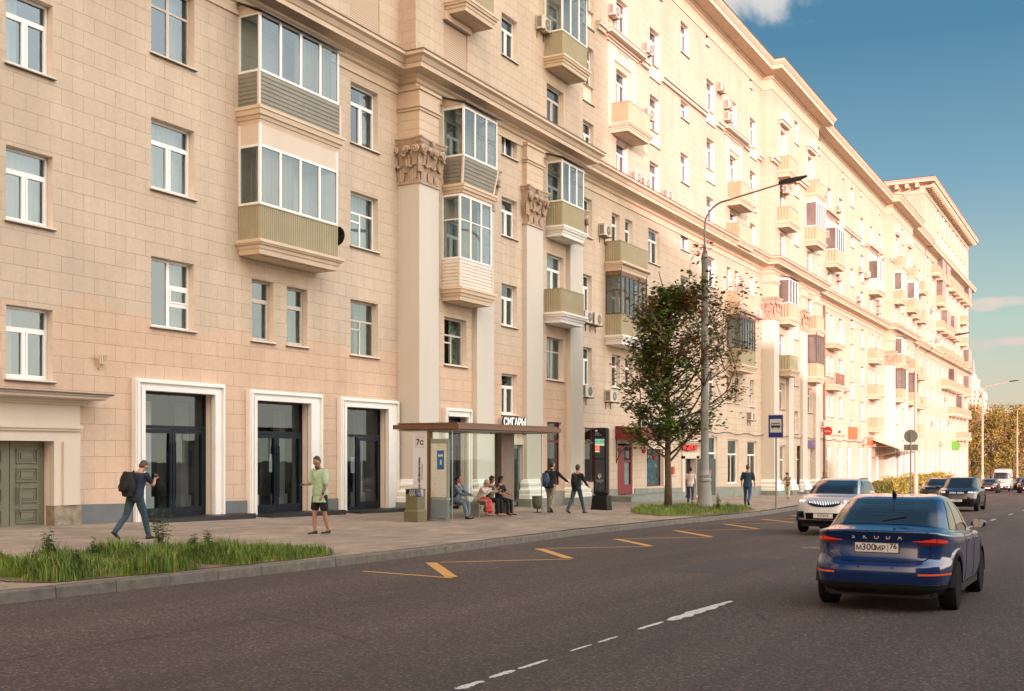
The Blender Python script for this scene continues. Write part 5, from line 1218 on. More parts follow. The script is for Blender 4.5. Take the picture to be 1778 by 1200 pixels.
# red canopy with scroll brackets and flower pots
x0,x1=52.0,56.4; o=empty('canopy',(54.2,W,2.7),0,'curved dark red canopy over the shop entrance with iron scroll brackets','canopy'); I=Matrix.Translation((-54.2,-W,-2.7))
m=MB(); R1=[]
for s_ in(0,.04):
    row=[]
    for i in range(11): t=i/10*math.pi/2; row.append((W-1.45*math.sin(t),2.42+.62*math.cos(t)+s_-.0))
    R1.append(row)
ring=R1[0]+R1[1][::-1]
m.loft([[(x0,y_,z_) for y_,z_ in ring],[(x1,y_,z_) for y_,z_ in ring]]); m.add([(x0,y_,z_) for y_,z_ in R1[0]]+[(x0,W,2.42)],[tuple(range(12))]); m.add([(x1-.01,y_,z_) for y_,z_ in R1[0]]+[(x1-.01,W,2.42)],[tuple(range(12))])
m.xform(I).build('cover',M['red'],o)
for x_ in(x0+.1,x1-.1):
    m=MB(); m.tube([(x_,W-.03,1.3),(x_,W-.25,1.75),(x_,W-.7,2.15),(x_,W-1.35,2.4)],.02,5); m.tube([(x_,W-.03,1.2),(x_,W-.03,2.4)],.02,5)
    for cy,cz,r in((W-.35,2.15,.16),(W-.75,2.28,.1),(W-.18,1.85,.12)): m.tube([(x_,cy+r*(1-k/24)*math.cos(k*.5),cz+r*(1-k/24)*math.sin(k*.5)) for k in range(20)],.012,4)
    m.xform(I).build('bracket',M['dark'],o)
for i,(x_,y_,z_,lb) in enumerate(((53.6,W-.9,1.9,'red flower pot hanging under the left side of the canopy'),(56.6,W-.3,1.55,'red flower pot hanging at the painted window'))):
    f=empty('flower_pot',(x_,y_,z_),0,lb,'flower pot'); m=MB(); m.lathe((0,0,0),[(.08,-.2),(.14,0),(.15,0),(.001,-.02)],14); m.build('pot',mat('red pot',(.5,.03,.02),.5),f)
    m=MB(); random.seed(i)
    for k in range(140):
        a=random.uniform(0,6.28); r=random.uniform(0,.22); h=random.uniform(-.05,.2); m.obox((r*math.cos(a),r*math.sin(a),h),(.02,.01,0),(0,.02,.01),(.0,.002,.004))
    m.build('foliage',M['weed'],f,kind='stuff')
# wall lamp and dish
o=empty('wall_lamp',(19.65,W,4.0),0,'small trident-shaped beige wall lamp above the stair entrance cornice','wall lamp')
m=MB()
for dx in(-.11,-.03,.05,.13): m.tube([(0,-.04,-.16),(dx*.6,-.12,-.08),(dx,-.14,.14)],[.02,.022,.03],6)
m.lathe((0,-.0,-.15),[(.001,-.06),(.06,-.05),(.06,0),(.001,0)],10,'y'); m.tube([(0,-.05,-.16),(-.16,-.1,.05),(-.17,-.1,.2)],.008,4); m.build('arms',M['corn'],o)
o=empty('satellite_dish',(28.5,21.8,8.55),0,'dark satellite dish on the right end of the green corrugated balcony','satellite dish')
m=MB(); m.lathe((0,0,0),[(.001,.10),(.15,.08),(.3,.0),(.31,.0),(.15,.095),(.001,.115)],24,'x'); m.build('dish',M['dark'],o,smooth=True); m=MB(); m.tube([(.1,0,0),(-.15,0,-.1)],.012,5); m.build('arm',M['dark'],o)
# wires along the wall
m=MB(); pts=[]
for i in range(60):
    x_=60+i*.9; pts.append((x_,front(x_)-.12,3.05-.0*i+.07*math.sin(i*1.3)-.004*i))
m.tube(pts,.025,4); tag(m.build('wall_cable',M['dark']),'dark cable running along the wall above the ground-floor windows','cable')
m=MB(); m.tube([(96.5,W-.12,14.3),(96.5,W-.12,gz(96.5)+.6)],.09,8); m.tube([(96.5,W-.12,gz(96.5)+2.0),(96.5,W-.12,gz(96.5)+.3)],.16,8); tag(m.build('downpipe',M['rust']),'rusty downpipe right of the second group of pilasters','downpipe')
# far awning and railing
o=empty('awning',(122,W,2.2),0,'sloping awning with open frame over a far sunlit entrance','awning')
m=MB(); m.loft([[(-5,-.1,.9),(5,-.1,.9),(5,-3.2,-.2),(-5,-3.2,-.2)],[(-5,-.1,.96),(5,-.1,.96),(5,-3.2,-.14),(-5,-3.2,-.14)]]); m.build('cover',M['corn'],o)
m=MB()
for x_ in(-5,-1.7,1.7,5): m.tube([(x_,-.1,-.9),(x_,-3.1,-.25)],.04,5); m.tube([(x_,-.1,.2),(x_,-1.8,.2)],.03,5)
m.build('frame',M['rust'],o)
o=empty('railing',(110,18.5,pz(110,18.5)),0,'low metal ramp railing in front of the far sunlit shops','railing'); m=MB()
for i in range(9): m.tube([(i*1.6,0,0),(i*1.6,0,1.0)],.03,5)
for h in(.5,.98): m.tube([(0,0,h),(12.8,0,h+.02)],.025,5)
m.build('rails',M['steel'],o)
# ---------------- trees
M['bark']=mat('grey brown bark',(.10,.07,.045),.9,var=.3,vscale=9,bump=.6,bscale=25)
M['leaf']=mat('maple leaves',(.078,.128,.018),.55,var=.5,vscale=.9); M['leafb']=mat('bronze maple leaves',(.17,.088,.024),.55,var=.4,vscale=1.2)
M['fleaf']=mat('far tree leaves',(.17,.14,.022),.7,var=.5,vscale=.25); M['hleaf']=mat('hedge leaves',(.22,.20,.03),.7,var=.35,vscale=.8)
def limb(m,p,d,L_,r,depth,tips,rnd,maxd):
    pts=[Vector(p)]; d=Vector(d).normalized(); n=5
    for i in range(n):
        d=(d+Vector((rnd.uniform(-.14,.14),rnd.uniform(-.14,.14),rnd.uniform(-.03,.14)))).normalized(); pts.append(pts[-1]+d*L_/n)
    m.tube(pts,[r*(1-.55*i/n) for i in range(n+1)],6 if depth>0 else 8)
    if depth>=1: tips+= [q for q in pts[(2 if depth>1 else 3):]]
    if depth<maxd:
        for k in range(3 if depth else 4):
            q=pts[rnd.randint(2,n)]; a=rnd.uniform(0,6.283); nd=(d*.7+Vector((math.cos(a),math.sin(a),rnd.uniform(.1,.5)))*.75).normalized(); limb(m,q,nd,L_*rnd.uniform(.5,.72),r*.48,depth+1,tips,rnd,maxd)
def maple():
    rnd=random.Random(4); x,y=45.8,17.25; z=pz(x,y); o=empty('maple_tree',(x,y,z),0,'young maple with green and bronze leaves in the grass bed beside the lamp post','tree')
    m=MB(); m.tube([(0,0,-.1),(.02,0,1.2),(0,.02,2.2),(.05,0,4),(-.1,.05,6.2),(.1,-.05,8.4),(-.35,.3,10.2)],[.19,.15,.14,.11,.08,.05,.015],10); tips=[]
    H=10.6
    # limbs aimed within the crown
    for i in range(44):
        t=i/43; h=2.1+t*7.2; a=i*2.4+rnd.uniform(-.4,.4); R1=[2.1,2.8,3.3,3.2,2.9,2.6,2.3,2.0,1.6,1.1][min(9,int(t*10))]*rnd.uniform(.7,1.1)*(1+.30*(.478*math.cos(a)-.878*math.sin(a)))
        d=Vector((math.cos(a),math.sin(a),rnd.uniform(.35,.9))); limb(m,(0,0,h*.93),d,R1*.95,.05*(1.2-t*.7),1,tips,rnd,3)
    m.build('trunk',M['bark'],o,smooth=True)
    g=MB(); 
    shape=[(0,-.02),(.22,.10),(.5,.06),(.34,.30),(.62,.52),(.30,.56),(.34,.80),(.12,.74),(0,1.05),(-.12,.74),(-.34,.80),(-.30,.56),(-.62,.52),(-.34,.30),(-.5,.06),(-.22,.10)]
    for k in range(300):   # fine outer twigs
        a=rnd.uniform(0,6.283); hz=rnd.uniform(2.9,8.6); R1=2.6*math.sin(min(1,(hz-2.0)/7.4)*math.pi)**.6*(1+.28*(.478*math.cos(a)-.878*math.sin(a))); q=R1*rnd.uniform(.35,1.0)
        tips.append(Vector((q*math.cos(a)+.15,q*math.sin(a)-.3,hz)))
    rnd.shuffle(tips); print('tips',len(tips)); cnt=0
    for tpt in tips:
        hz=tpt.z; rr_=math.hypot(tpt.x,tpt.y)
        dens=1.0 if hz<7 else .75
        if noise.noise(tpt*1.25+Vector((9,3,1)))<-.27: continue
        for k in range(int(rnd.uniform(5,10)*dens*(1.5 if rr_<1.3 else (1.0 if rr_<2.1 else .55)))):
            c=tpt+Vector((rnd.gauss(0,.17),rnd.gauss(0,.17),rnd.gauss(-.03,.15))); s_=rnd.uniform(.11,.20)
            a=rnd.uniform(0,6.283); u=Vector((math.cos(a),math.sin(a),rnd.uniform(-.7,.2))).normalized(); v=u.cross(Vector((rnd.uniform(-.5,.5),rnd.uniform(-.5,.5),1))).normalized(); nn=u.cross(v)
            g.cur=1 if (noise.noise(c*.8+Vector((5,0,0)))+rr_*.16+(hz-6.0)*.085+rnd.uniform(-.25,.25))>.42 else 0
            pts=[c+v*(px*s_)+u*(py*s_)+nn*(abs(px)*-.12*s_) for px,py in shape]
            g.add(pts,[tuple(range(16))]); cnt+=1
    print('leaves',cnt); g.build('crown',[M['leaf'],M['leafb']],o)
maple()
def far_tree(x,y,h,r,seed,label,mt='fleaf',n=2600,s0=.22,low=.12,grp='trees beyond the end of the street'):
    rnd=random.Random(seed); z=gz(x)+.1; o=empty('broadleaf_tree',(x,y,z),0,label,'tree',grp)
    m=MB(); m.tube([(0,0,0),(.1,0,h*.3),(0,.1,h*.75)],[.3,.22,.06],8); tips=[]
    for i in range(8): a=i*2.4; limb(m,(0,0,h*(.2+.06*i)),(math.cos(a),math.sin(a),.8),r*.8,.11,2,[],rnd,2)
    m.build('trunk',M['bark'],o)
    g=MB(); bl=[]
    for k in range(26): a=rnd.uniform(0,6.28); t=rnd.uniform(low,1); q=r*math.sin(min(1,t*1.15+.12)*math.pi*.93)**.7*rnd.uniform(.3,.95); bl.append((Vector((q*math.cos(a),q*math.sin(a),h*t*.95)),rnd.uniform(.18,.34)*r))
    for k in range(n):
        c0,br=bl[rnd.randrange(len(bl))]; d=Vector((rnd.gauss(0,1),rnd.gauss(0,1),rnd.gauss(0,1))).normalized()*br*rnd.uniform(.55,1.08); c=c0+d; s_=s0*rnd.uniform(.6,1.3)
        u=Vector((rnd.gauss(0,1),rnd.gauss(0,1),rnd.gauss(0,1))).normalized(); v=u.cross(Vector((rnd.gauss(0,1),rnd.gauss(0,1),rnd.gauss(0,1)))).normalized()
        g.add([c-u*s_,c+v*s_*.6,c+u*s_,c-v*s_*.6],[(0,1,2,3)])
    g.build('crown',M[mt],o)
for i,(x_,y_,h_,r_,lb) in enumerate(((213,24,14.5,4.2,'broad golden-green tree just past the tower block corner'),(217,20.6,13.6,4.6,'tree just right of the tall pale lamp post past the building'),(219,17.2,11.8,4.0,'rounded sunlit tree above the cream van'),(224,15.4,12.4,4.4,'golden tree cut by the right edge of the photo'),(232,25.5,15,5,'tree behind the corner tree, left of the tall pale lamp'),(236,21.5,14.5,5,'tree behind the rounded sunlit tree'),(243,18.5,15.2,5.5,'taller tree behind the golden tree at the right edge'),(250,27,16,6,'dense tree at the back of the row beside the tower block'),(262,23,17,6,'tallest tree in the middle of the far row'),(270,19.5,17,6,'farthest tree at the right edge'))):
    far_tree(x_,y_,h_,r_,40+i,lb)
# flowering hedge and small bushes
def hedge(x0,x1,y0,y1,h,label,seed,n=5200):
    rnd=random.Random(seed); z=pz((x0+x1)/2,15.5); o=empty('hedge',((x0+x1)/2,(y0+y1)/2,z),0,label,'hedge'); g=MB(); m=MB()
    for i in range(26): a=rnd.uniform(x0,x1)-(x0+x1)/2; b=rnd.uniform(y0,y1)-(y0+y1)/2; m.tube([(a,b,0),(a+rnd.uniform(-.2,.2),b,h*.8)],[.03,.015],4)
    m.build('stem',M['bark'],o)
    for k in range(n):
        a=rnd.uniform(x0,x1); b=rnd.uniform(y0,y1); hh=h*(.75+.35*noise.noise(Vector((a*.5,b*.7,seed)))); c=Vector((a-(x0+x1)/2,b-(y0+y1)/2,hh*rnd.uniform(.05,1)**.6)); s_=rnd.uniform(.06,.14)
        u=Vector((rnd.gauss(0,1),rnd.gauss(0,1),rnd.gauss(0,1))).normalized(); v=u.cross(Vector((rnd.gauss(0,1),rnd.gauss(0,1),rnd.gauss(0,1)))).normalized(); g.add([c-u*s_,c+v*s_*.6,c+u*s_,c-v*s_*.6],[(0,1,2,3)])
    g.build('foliage',M['hleaf'],o)
hedge(84,94,15.6,17.4,1.3,'low leafy bushes right of the round sign back',5,3500); hedge(97,128,15.8,18.2,1.9,'long sunlit flowering hedge behind the black cars',6,9000)
# far skyscraper with spire
def spire(x,y):
    o=empty('skyscraper',(x,y,-8),0,'distant stepped tower with a thin spire above the trees','skyscraper'); m=MB(); mt=mat('pale distant stone',(.62,.52,.42),.9)
    dz=[(0,62,44,44),(62,86,30,30),(86,100,22,22),(100,112,14,14)]
    for z0,z1,a,b in dz: m.box(-a/2,a/2,-b/2,b/2,z0,z1); m.box(-a/2-1,a/2+1,-b/2-1,b/2+1,z1,z1+1.2)
    for a,zt in((20,68),(13,92)):
        for i in(-1,1):
            for j in(-1,1): m.lathe((i*a,j*a,zt-6),[(2.5,0),(2.5,7),(1,10),(.001,14)],8)
    m.lathe((0,0,112),[(5,0),(4,6),(2,9),(.8,14),(.1,30)],10); m.build('tower',mt,o)
    w_=MB()
    for z0,z1,a,b in dz[:3]:
        n=int(a/5); 
        for i in range(n):
            for k in range(int((z1-z0)/6)): xx=-a/2+(i+.5)*a/n; zz=z0+2+k*6; w_.box(xx-.9,xx+.9,-b/2-.1,-b/2+.2,zz,zz+3.4); w_.box(-b/2-.1,-b/2+.2,xx-.9,xx+.9,zz,zz+3.4)
    w_.build('window',M['fglass'],o,kind='stuff'); o.scale=(.85,.85,.83)
spire(1380,150)
m=MB(); o=empty('apartment_slab',(900,150,-8),0,'low pinkish distant block above the far trees','building'); m.box(-10,10,-95,-50,0,40); m.build('wall',mat('distant pink wall',(.45,.30,.25),.9),o)
# ---------------- people
def remesh(mb,name,mt,parent,vox,smooth_it=6,fold=0,seed=0,fs=9):
    me=bpy.data.meshes.new('tmp'); me.from_pydata(mb.v,[],mb.f); o=bpy.data.objects.new('tmp',me); col.objects.link(o)
    r=o.modifiers.new('r','REMESH'); r.mode='VOXEL'; r.voxel_size=vox; r.adaptivity=0
    s_=o.modifiers.new('s','SMOOTH'); s_.iterations=smooth_it; s_.factor=.5
    dg=bpy.context.evaluated_depsgraph_get(); m2=bpy.data.meshes.new_from_object(o.evaluated_get(dg)); bpy.data.objects.remove(o); bpy.data.meshes.remove(me)
    if fold:
        ns=[v.normal.copy() for v in m2.vertices]
        for v,n in zip(m2.vertices,ns):
            p=v.co; q=Vector((p.x*fs+seed,p.y*fs,p.z*fs*.55)); v.co=p+n*(noise.noise(q)*fold+noise.noise(q*2.7)*fold*.4)
    m2.polygons.foreach_set('use_smooth',[True]*len(m2.polygons)); m2.materials.clear(); m2.materials.append(mt)
    o=bpy.data.objects.new(name,m2); m2.name=name; col.objects.link(o); o.parent=parent; return o
def ell(mb,c,u,v,w,n=10):
    c=Vector(c);u=Vector(u);v=Vector(v);w=Vector(w); rings=[]
    for i in range(n+1):
        a=math.pi*(i/n*.96+.02); rings.append([c+w*math.cos(a)*-1+(u*math.cos(b)+v*math.sin(b))*math.sin(a) for b in[2*math.pi*k/14 for k in range(14)]])
    mb.loft(rings)
def seg(mb,pts,rs,n=12,flat=1.0,fx=None):
    # capsule chain through points with radii
    pts=[Vector(p) for p in pts]; rings=[]; ref=fx or Vector((0,1,0))
    P2=[pts[0]-(pts[1]-pts[0]).normalized()*rs[0]*.7]+pts+[pts[-1]+(pts[-1]-pts[-2]).normalized()*rs[-1]*.7]; R2=[rs[0]*.35]+list(rs)+[rs[-1]*.35]
    for i,p in enumerate(P2):
        t=(P2[min(i+1,len(P2)-1)]-P2[max(i-1,0)]).normalized(); a=(ref-t*ref.dot(t)); a=a.normalized() if a.length>.1 else t.orthogonal().normalized(); b=t.cross(a)
        rings.append([p+(a*math.cos(q)+b*math.sin(q)*flat)*R2[i] for q in[2*math.pi*k/n for k in range(n)]])
    mb.loft(rings)
SK=mat('skin',(.42,.22,.14),.55,var=.05); SK2=mat('tanned skin',(.33,.165,.10),.55,var=.05)
def person(label,x,y,rz,H,pose,shirt,trous,shoe,hairc,hair='short',group=None,sit=None,vox=.011,skin=None,sleeve='short',legs='long',skirt=None,build=1.0,extra=None,zoff=0):
    s=H/1.75; g=lambda k,d=0: pose.get(k,d); skin=skin or SK
    z0=pz(x,y)+zoff; root=empty('person',(x,y,z0),rz,label,'person',group)
    hipw=.09*s; th=.43*s; sh=.42*s; an=.075*s
    lean=R_(g('lean',4)); 
    legs_={}
    def legdir(f,ab,side): return Vector((math.sin(R_(f))*math.cos(R_(ab)),side*math.sin(R_(ab)),-math.cos(R_(f))*math.cos(R_(ab))))
    low=1e9
    for side,nm in((1,'L'),(-1,'R')):
        h=Vector((0,side*hipw,0)); d=legdir(g('hip'+nm),g('ab'+nm,3),side); k=h+d*th; d2=legdir(g('hip'+nm)-g('knee'+nm),g('ab'+nm,3)*(0 if sit else 1),side); a=k+d2*sh
        toe=R_(g('toe'+nm,0)); legs_[nm]=(h,k,a,toe,side); low=min(low,a.z-an-max(0,math.sin(toe)*-.0))
    base=Vector((0,0,-low)); 
    if sit is not None: base=Vector((0,0,sit+.10*s))
    Rl=Matrix.Rotation(lean,3,'Y'); T=lambda v: base+Rl@Vector(v)*s
    bw=build
    # torso
    def torso(mb,e=0,lo=-.06,hi=.52,loose=0):
        prof=[(-.10,.10,.135),(-.02,.115,.155),(.06,.105,.148),(.16,.095,.132),(.26,.10,.138),(.36,.115,.155),(.44,.108,.170),(.50,.085,.150),(.545,.06,.08)]
        rings=[]
        for zz,a,b in prof:
            if zz<lo-1e-6 or zz>hi+.03: continue
            aa=(a*bw+e+loose*(.5-zz))*s; bb=(b*(.6+.4*bw)+e+loose*(.5-zz)*.8)*s
            c=T((.012*math.sin(zz*6),0,zz)); ux=Rl@Vector((1,0,0)); 
            rings.append([c+ux*aa*math.cos(q)+Vector((0,1,0))*bb*math.sin(q) for q in[2*math.pi*k/20 for k in range(20)]])
        mb.loft(rings)
    arms={}
    for side,nm in((1,'L'),(-1,'R')):
        f,ab=g('sh'+nm,(0,8)); el=g('el'+nm,12); inn=g('in'+nm,0); S_=T((0,side*.175*(.6+.4*bw),.475))
        f+=g('lean',4)*-.0; d=Vector((math.sin(R_(f))*math.cos(R_(ab)),side*math.sin(R_(ab)),-math.cos(R_(f))*math.cos(R_(ab))))
        E=S_+d*.29*s; d2=Vector((math.sin(R_(f+el))*math.cos(R_(inn)),-side*math.sin(R_(inn)),-math.cos(R_(f+el))*math.cos(R_(inn)))); Wp=E+d2*.25*s; arms[nm]=(S_,E,Wp,d2,side)
    # head frame
    hy,hp=R_(g('hyaw',0)),R_(g('hpitch',0)); neck=T((.0,0,.53)); HR=Matrix.Rotation(hy,3,'Z')@Matrix.Rotation(lean*.5+hp,3,'Y'); hc=neck+HR@Vector((.025,0,.165))*s
    Hd=lambda v: hc+HR@(Vector(v)*s)
    b=MB(); torso(b,-.012)
    seg(b,[T((.0,0,.47)),hc+HR@Vector((-.01,0,-.05))*s],[.058*s,.052*s])
    ell(b,Hd((0,0,.02)),HR@Vector((.098,0,0))*s,HR@Vector((0,.076,0))*s,HR@Vector((0,0,.105))*s)
    ell(b,Hd((.022,0,-.048)),HR@Vector((.066,0,0))*s,HR@Vector((0,.055,0))*s,HR@Vector((0,0,.065))*s)
    ell(b,Hd((.094,0,-.005)),HR@Vector((.02,0,0))*s,HR@Vector((0,.012,0))*s,HR@Vector((0,0,.028))*s,6)
    ell(b,Hd((.075,0,-.092)),HR@Vector((.02,0,0))*s,HR@Vector((0,.022,0))*s,HR@Vector((0,0,.018))*s,6)
    for sd in(1,-1): ell(b,Hd((-.005,sd*.077,-.0)),HR@Vector((.02,0,.005))*s,HR@Vector((0,.010,0))*s,HR@Vector((0,0,.032))*s,6)
    for nm,(h,k,a,toe,side) in legs_.items():
        h,k,a=h+base,k+base,a+base
        seg(b,[h,h.lerp(k,.5),k,k.lerp(a,.35),a],[.078*s*bw,.070*s,.050*s,.053*s,.034*s])
        f=Vector((math.cos(toe),0,math.sin(toe))) if True else 0
        seg(b,[a+Vector((-.03,0,-.02))*s,a+f*.07*s+Vector((0,0,-.035))*s,a+f*.16*s+Vector((0,0,-.045))*s],[.038*s,.036*s,.028*s])
    for nm,(S_,E,Wp,d2,side) in arms.items():
        seg(b,[S_,S_.lerp(E,.5),E,E.lerp(Wp,.35),Wp],[.050*s,.044*s,.036*s,.037*s,.024*s])
        # hand: palm, four fingers, thumb
        up=Vector((0,0,1)); side_v=d2.cross(up); side_v=side_v.normalized() if side_v.length>.1 else Vector((1,0,0))
        if abs(d2.z)>.8: across=Vector((1,0,0)); across=(across-d2*across.dot(d2)).normalized()
        else: across=side_v
        pn=d2.cross(across).normalized(); 
        if abs(d2.z)>.8: pn=Vector((0,-side,0)); pn=(pn-d2*pn.dot(d2)).normalized()
        elif pn.z<0: pn=-pn
        pc=Wp+d2*.045*s; ell(b,pc,across*.040*s,pn*.017*s,d2*.052*s,8)
        curl=g('curl'+nm,.35)
        for fi,(o,ln) in enumerate(((-.030,.062),(-.010,.074),(.010,.070),(.029,.056))):
            p0=Wp+d2*.085*s+across*o*s; p1=p0+(d2*math.cos(curl*.6)+pn*math.sin(curl*.6))*ln*.5*s; p2=p1+(d2*math.cos(curl*1.8)+pn*math.sin(curl*1.8))*ln*.35*s; p3=p2+(d2*math.cos(curl*2.8)+pn*math.sin(curl*2.8))*ln*.25*s
            seg(b,[p0,p1,p2,p3],[.0095*s,.009*s,.0085*s,.0075*s],8)
        tsd=1 if abs(d2.z)>.8 else -side
        q0=Wp+d2*.025*s+across*.03*s*tsd; q1=q0+(d2*.6+across*.8*tsd+pn*.3).normalized()*.035*s; q2=q1+(d2*.9+across*.3*tsd+pn*.4).normalized()*.03*s; seg(b,[q0,q1,q2],[.012*s,.011*s,.009*s],8)
    remesh(b,'body',skin,root,vox,3)
    # eyes, brows, mouth
    e=MB()
    for sd in(1,-1): ell(e,Hd((.082,sd*.031,.015)),HR@Vector((.008,0,0))*s,HR@Vector((0,.013,0))*s,HR@Vector((0,0,.006))*s,6); ell(e,Hd((.085,sd*.032,.036)),HR@Vector((.008,0,0))*s,HR@Vector((0,.018,0))*s,HR@Vector((0,0,.004))*s,5)
    e.build('eyes',M['platet'],root,smooth=True)
    e=MB(); ell(e,Hd((.083,0,-.058)),HR@Vector((.008,0,0))*s,HR@Vector((0,.022,0))*s,HR@Vector((0,0,.006))*s,6); e.build('mouth',mat('lips',(.28,.08,.06),.5),root,smooth=True)
    # shirt
    def cloth(name,mt,parts,fold=.010,vx=None): 
        m=MB(); parts(m); return remesh(m,name,mt,root,vx or vox*1.1,3,fold,seed=x)
    def sh_(m):
        torso(m,.016,lo=g('shlo',-.10),hi=.50,loose=g('loose',.02))
        if g('shlen',0):
            c0=T((0,0,-.05)); L_=g('shlen'); rr_=[]
            for t in range(5):
                q=t/4; c=base+Vector((0,0,-.05*s-L_*q*s)); rr_.append([c+Vector(((.135*bw+.02*q)*s*math.cos(k),(.175+.015*q)*s*math.sin(k),0)) for k in[2*math.pi*i/20 for i in range(20)]])
            m.loft(rr_)
        for nm,(S_,E,Wp,d2,side) in arms.items():
            if sleeve=='long': seg(m,[S_,S_.lerp(E,.5),E,E.lerp(Wp,.5),Wp],[.068*s,.060*s,.052*s,.048*s,.038*s])
            elif sleeve=='half': seg(m,[S_,S_.lerp(E,.5),E+ (E-S_)*.02],[.072*s,.070*s,.062*s])
            else: seg(m,[S_,S_.lerp(E,.45),S_.lerp(E,.72)],[.066*s,.062*s,.058*s])
        if g('collar'): seg(m,[T((0,0,.50)),T((-.0,0,.545))],[.075*s,.070*s])
    cloth(g('topname','shirt'),shirt,sh_)
    def tr_(m):
        torso(m,.010,lo=-.12,hi=.10)
        for nm,(h,k,a,toe,side) in legs_.items():
            h,k,a=h+base,k+base,a+base; w_=g('legw',1)
            ell(m,h+Vector((-.01,0,0)),(.10*s*bw,0,0),(0,.085*s,0),(0,0,.11*s),8)
            if legs=='long': seg(m,[h,h.lerp(k,.5),k,k.lerp(a,.5),a+Vector((0,0,.0))],[.094*s*bw,.083*s*w_,.064*s*w_,.058*s*w_,.050*s*w_])
            else: seg(m,[h,h.lerp(k,.5),h.lerp(k,.86)],[.10*s*bw,.098*s,.092*s])
    if not skirt: cloth('trousers' if legs=='long' else 'shorts',trous,tr_,.009)
    else:
        def sk(m):
            torso(m,.012,lo=-.12,hi=.10)
            kL=legs_['L'][1]+base; kR=legs_['R'][1]+base; aL=legs_['L'][2]+base; km=(kL+kR)/2; am=(aL+legs_['R'][2]+base)/2
            seg(m,[base,base.lerp(km,.6),km+Vector((0,0,-.02)),km.lerp(am,.5)+Vector((.0,0,0)),km.lerp(am,.78)],[.15*s,.155*s,.15*s,.165*s,.18*s],16)
        cloth('skirt',trous,sk,.02)
    # shoes
    for nm,(h,k,a,toe,side) in legs_.items():
        m=MB(); a=a+base; f=Vector((math.cos(toe),0,math.sin(toe))); dn=Vector((math.sin(toe),0,-math.cos(toe)))
        rings=[]
        for t,wd,hh in((-.065,.028,.06),(-.05,.036,.085),(-.0,.040,.095),(.06,.043,.075),(.12,.047,.055),(.17,.042,.042),(.20,.025,.03)):
            c=a+f*t*s; bot=c+dn*an; rings.append([bot+Vector((0,wd*s*math.cos(q),0))-dn*(hh*s*(.5+.5*math.sin(q))) for q in[2*math.pi*i/14 for i in range(14)]])
        m.loft(rings); m.build('shoe',shoe,root,smooth=True)
    # hair
    m=MB()
    if hair in('short','buzz'):
        e_=.005 if hair=='short' else .003
        ell(m,Hd((-.026,0,.046)),HR@Vector((.092+e_,0,0))*s,HR@Vector((0,.076+e_,0))*s,HR@Vector((0,0,.096+e_))*s); ell(m,Hd((-.045,0,-.0)),HR@Vector((.06+e_,0,0))*s,HR@Vector((0,.072+e_,0))*s,HR@Vector((0,0,.075))*s)
    elif hair in('bun','bob','scarf','long'):
        ell(m,Hd((-.02,0,.038)),HR@Vector((.108,0,0))*s,HR@Vector((0,.092,0))*s,HR@Vector((0,0,.105))*s)
        if hair=='bun': ell(m,Hd((-.125,0,.02)),HR@Vector((.05,0,0))*s,HR@Vector((0,.05,0))*s,HR@Vector((0,0,.05))*s)
        if hair=='bob': 
            for sd in(1,-1,0): ell(m,Hd((-.03-.03*(sd==0),sd*.065,-.04)),HR@Vector((.06,0,0))*s,HR@Vector((0,.032,0))*s,HR@Vector((0,0,.09))*s)
            ell(m,Hd((.06,0,.085)),HR@Vector((.04,0,0))*s,HR@Vector((0,.06,0))*s,HR@Vector((0,0,.03))*s)
        if hair=='scarf': ell(m,Hd((-.075,0,-.05)),HR@Vector((.045,0,0))*s,HR@Vector((0,.045,0))*s,HR@Vector((0,0,.06))*s)
        if hair=='long': ell(m,Hd((-.06,0,-.08)),HR@Vector((.05,0,0))*s,HR@Vector((0,.07,0))*s,HR@Vector((0,0,.13))*s)
    remesh(m,'head_scarf' if hair=='scarf' else 'hair',hairc,root,vox,2,.006 if hair!='buzz' else 0,seed=y,fs=22)
    if extra: extra(root,dict(T=T,s=s,arms=arms,Hd=Hd,HR=HR,base=base,legs=legs_,Rl=Rl))
    return root
def fab(n,c,var=.10): return mat(n,c,.85,var=var,vscale=9,bump=.15,bscale=120)
navy=fab('navy cotton',(.012,.018,.035)); jean=fab('teal jeans',(.022,.055,.07),.3); jeanb=fab('blue jeans',(.02,.05,.10),.3); mint=fab('mint cotton',(.33,.46,.30)); blk=fab('black cloth',(.005,.005,.0055)); denim=fab('pale denim',(.12,.17,.21),.2)
whitec=fab('white cotton',(.60,.55,.50)); redsk=fab('red patterned skirt',(.42,.06,.05),.5); beige=fab('beige trousers',(.22,.19,.15)); dblue=fab('dark blue shirt',(.012,.045,.07)); cream_=fab('pale trousers',(.42,.44,.30)); tanc=fab('taupe top',(.25,.18,.13))
floral=mat('floral fabric',(.12,.10,.06),.85,var=1.1,vscale=9)
hb=mat('brown hair',(.07,.035,.02),.6); hk=mat('black hair',(.018,.012,.010),.5); hw=mat('pale head scarf',(.42,.33,.27),.8,var=.15,vscale=12)
shoeb=mat('black shoes',(.012,.012,.012),.5); shoen=mat('navy sneakers',(.02,.022,.035),.6); shoep=mat('pink sandals',(.35,.18,.14),.6)
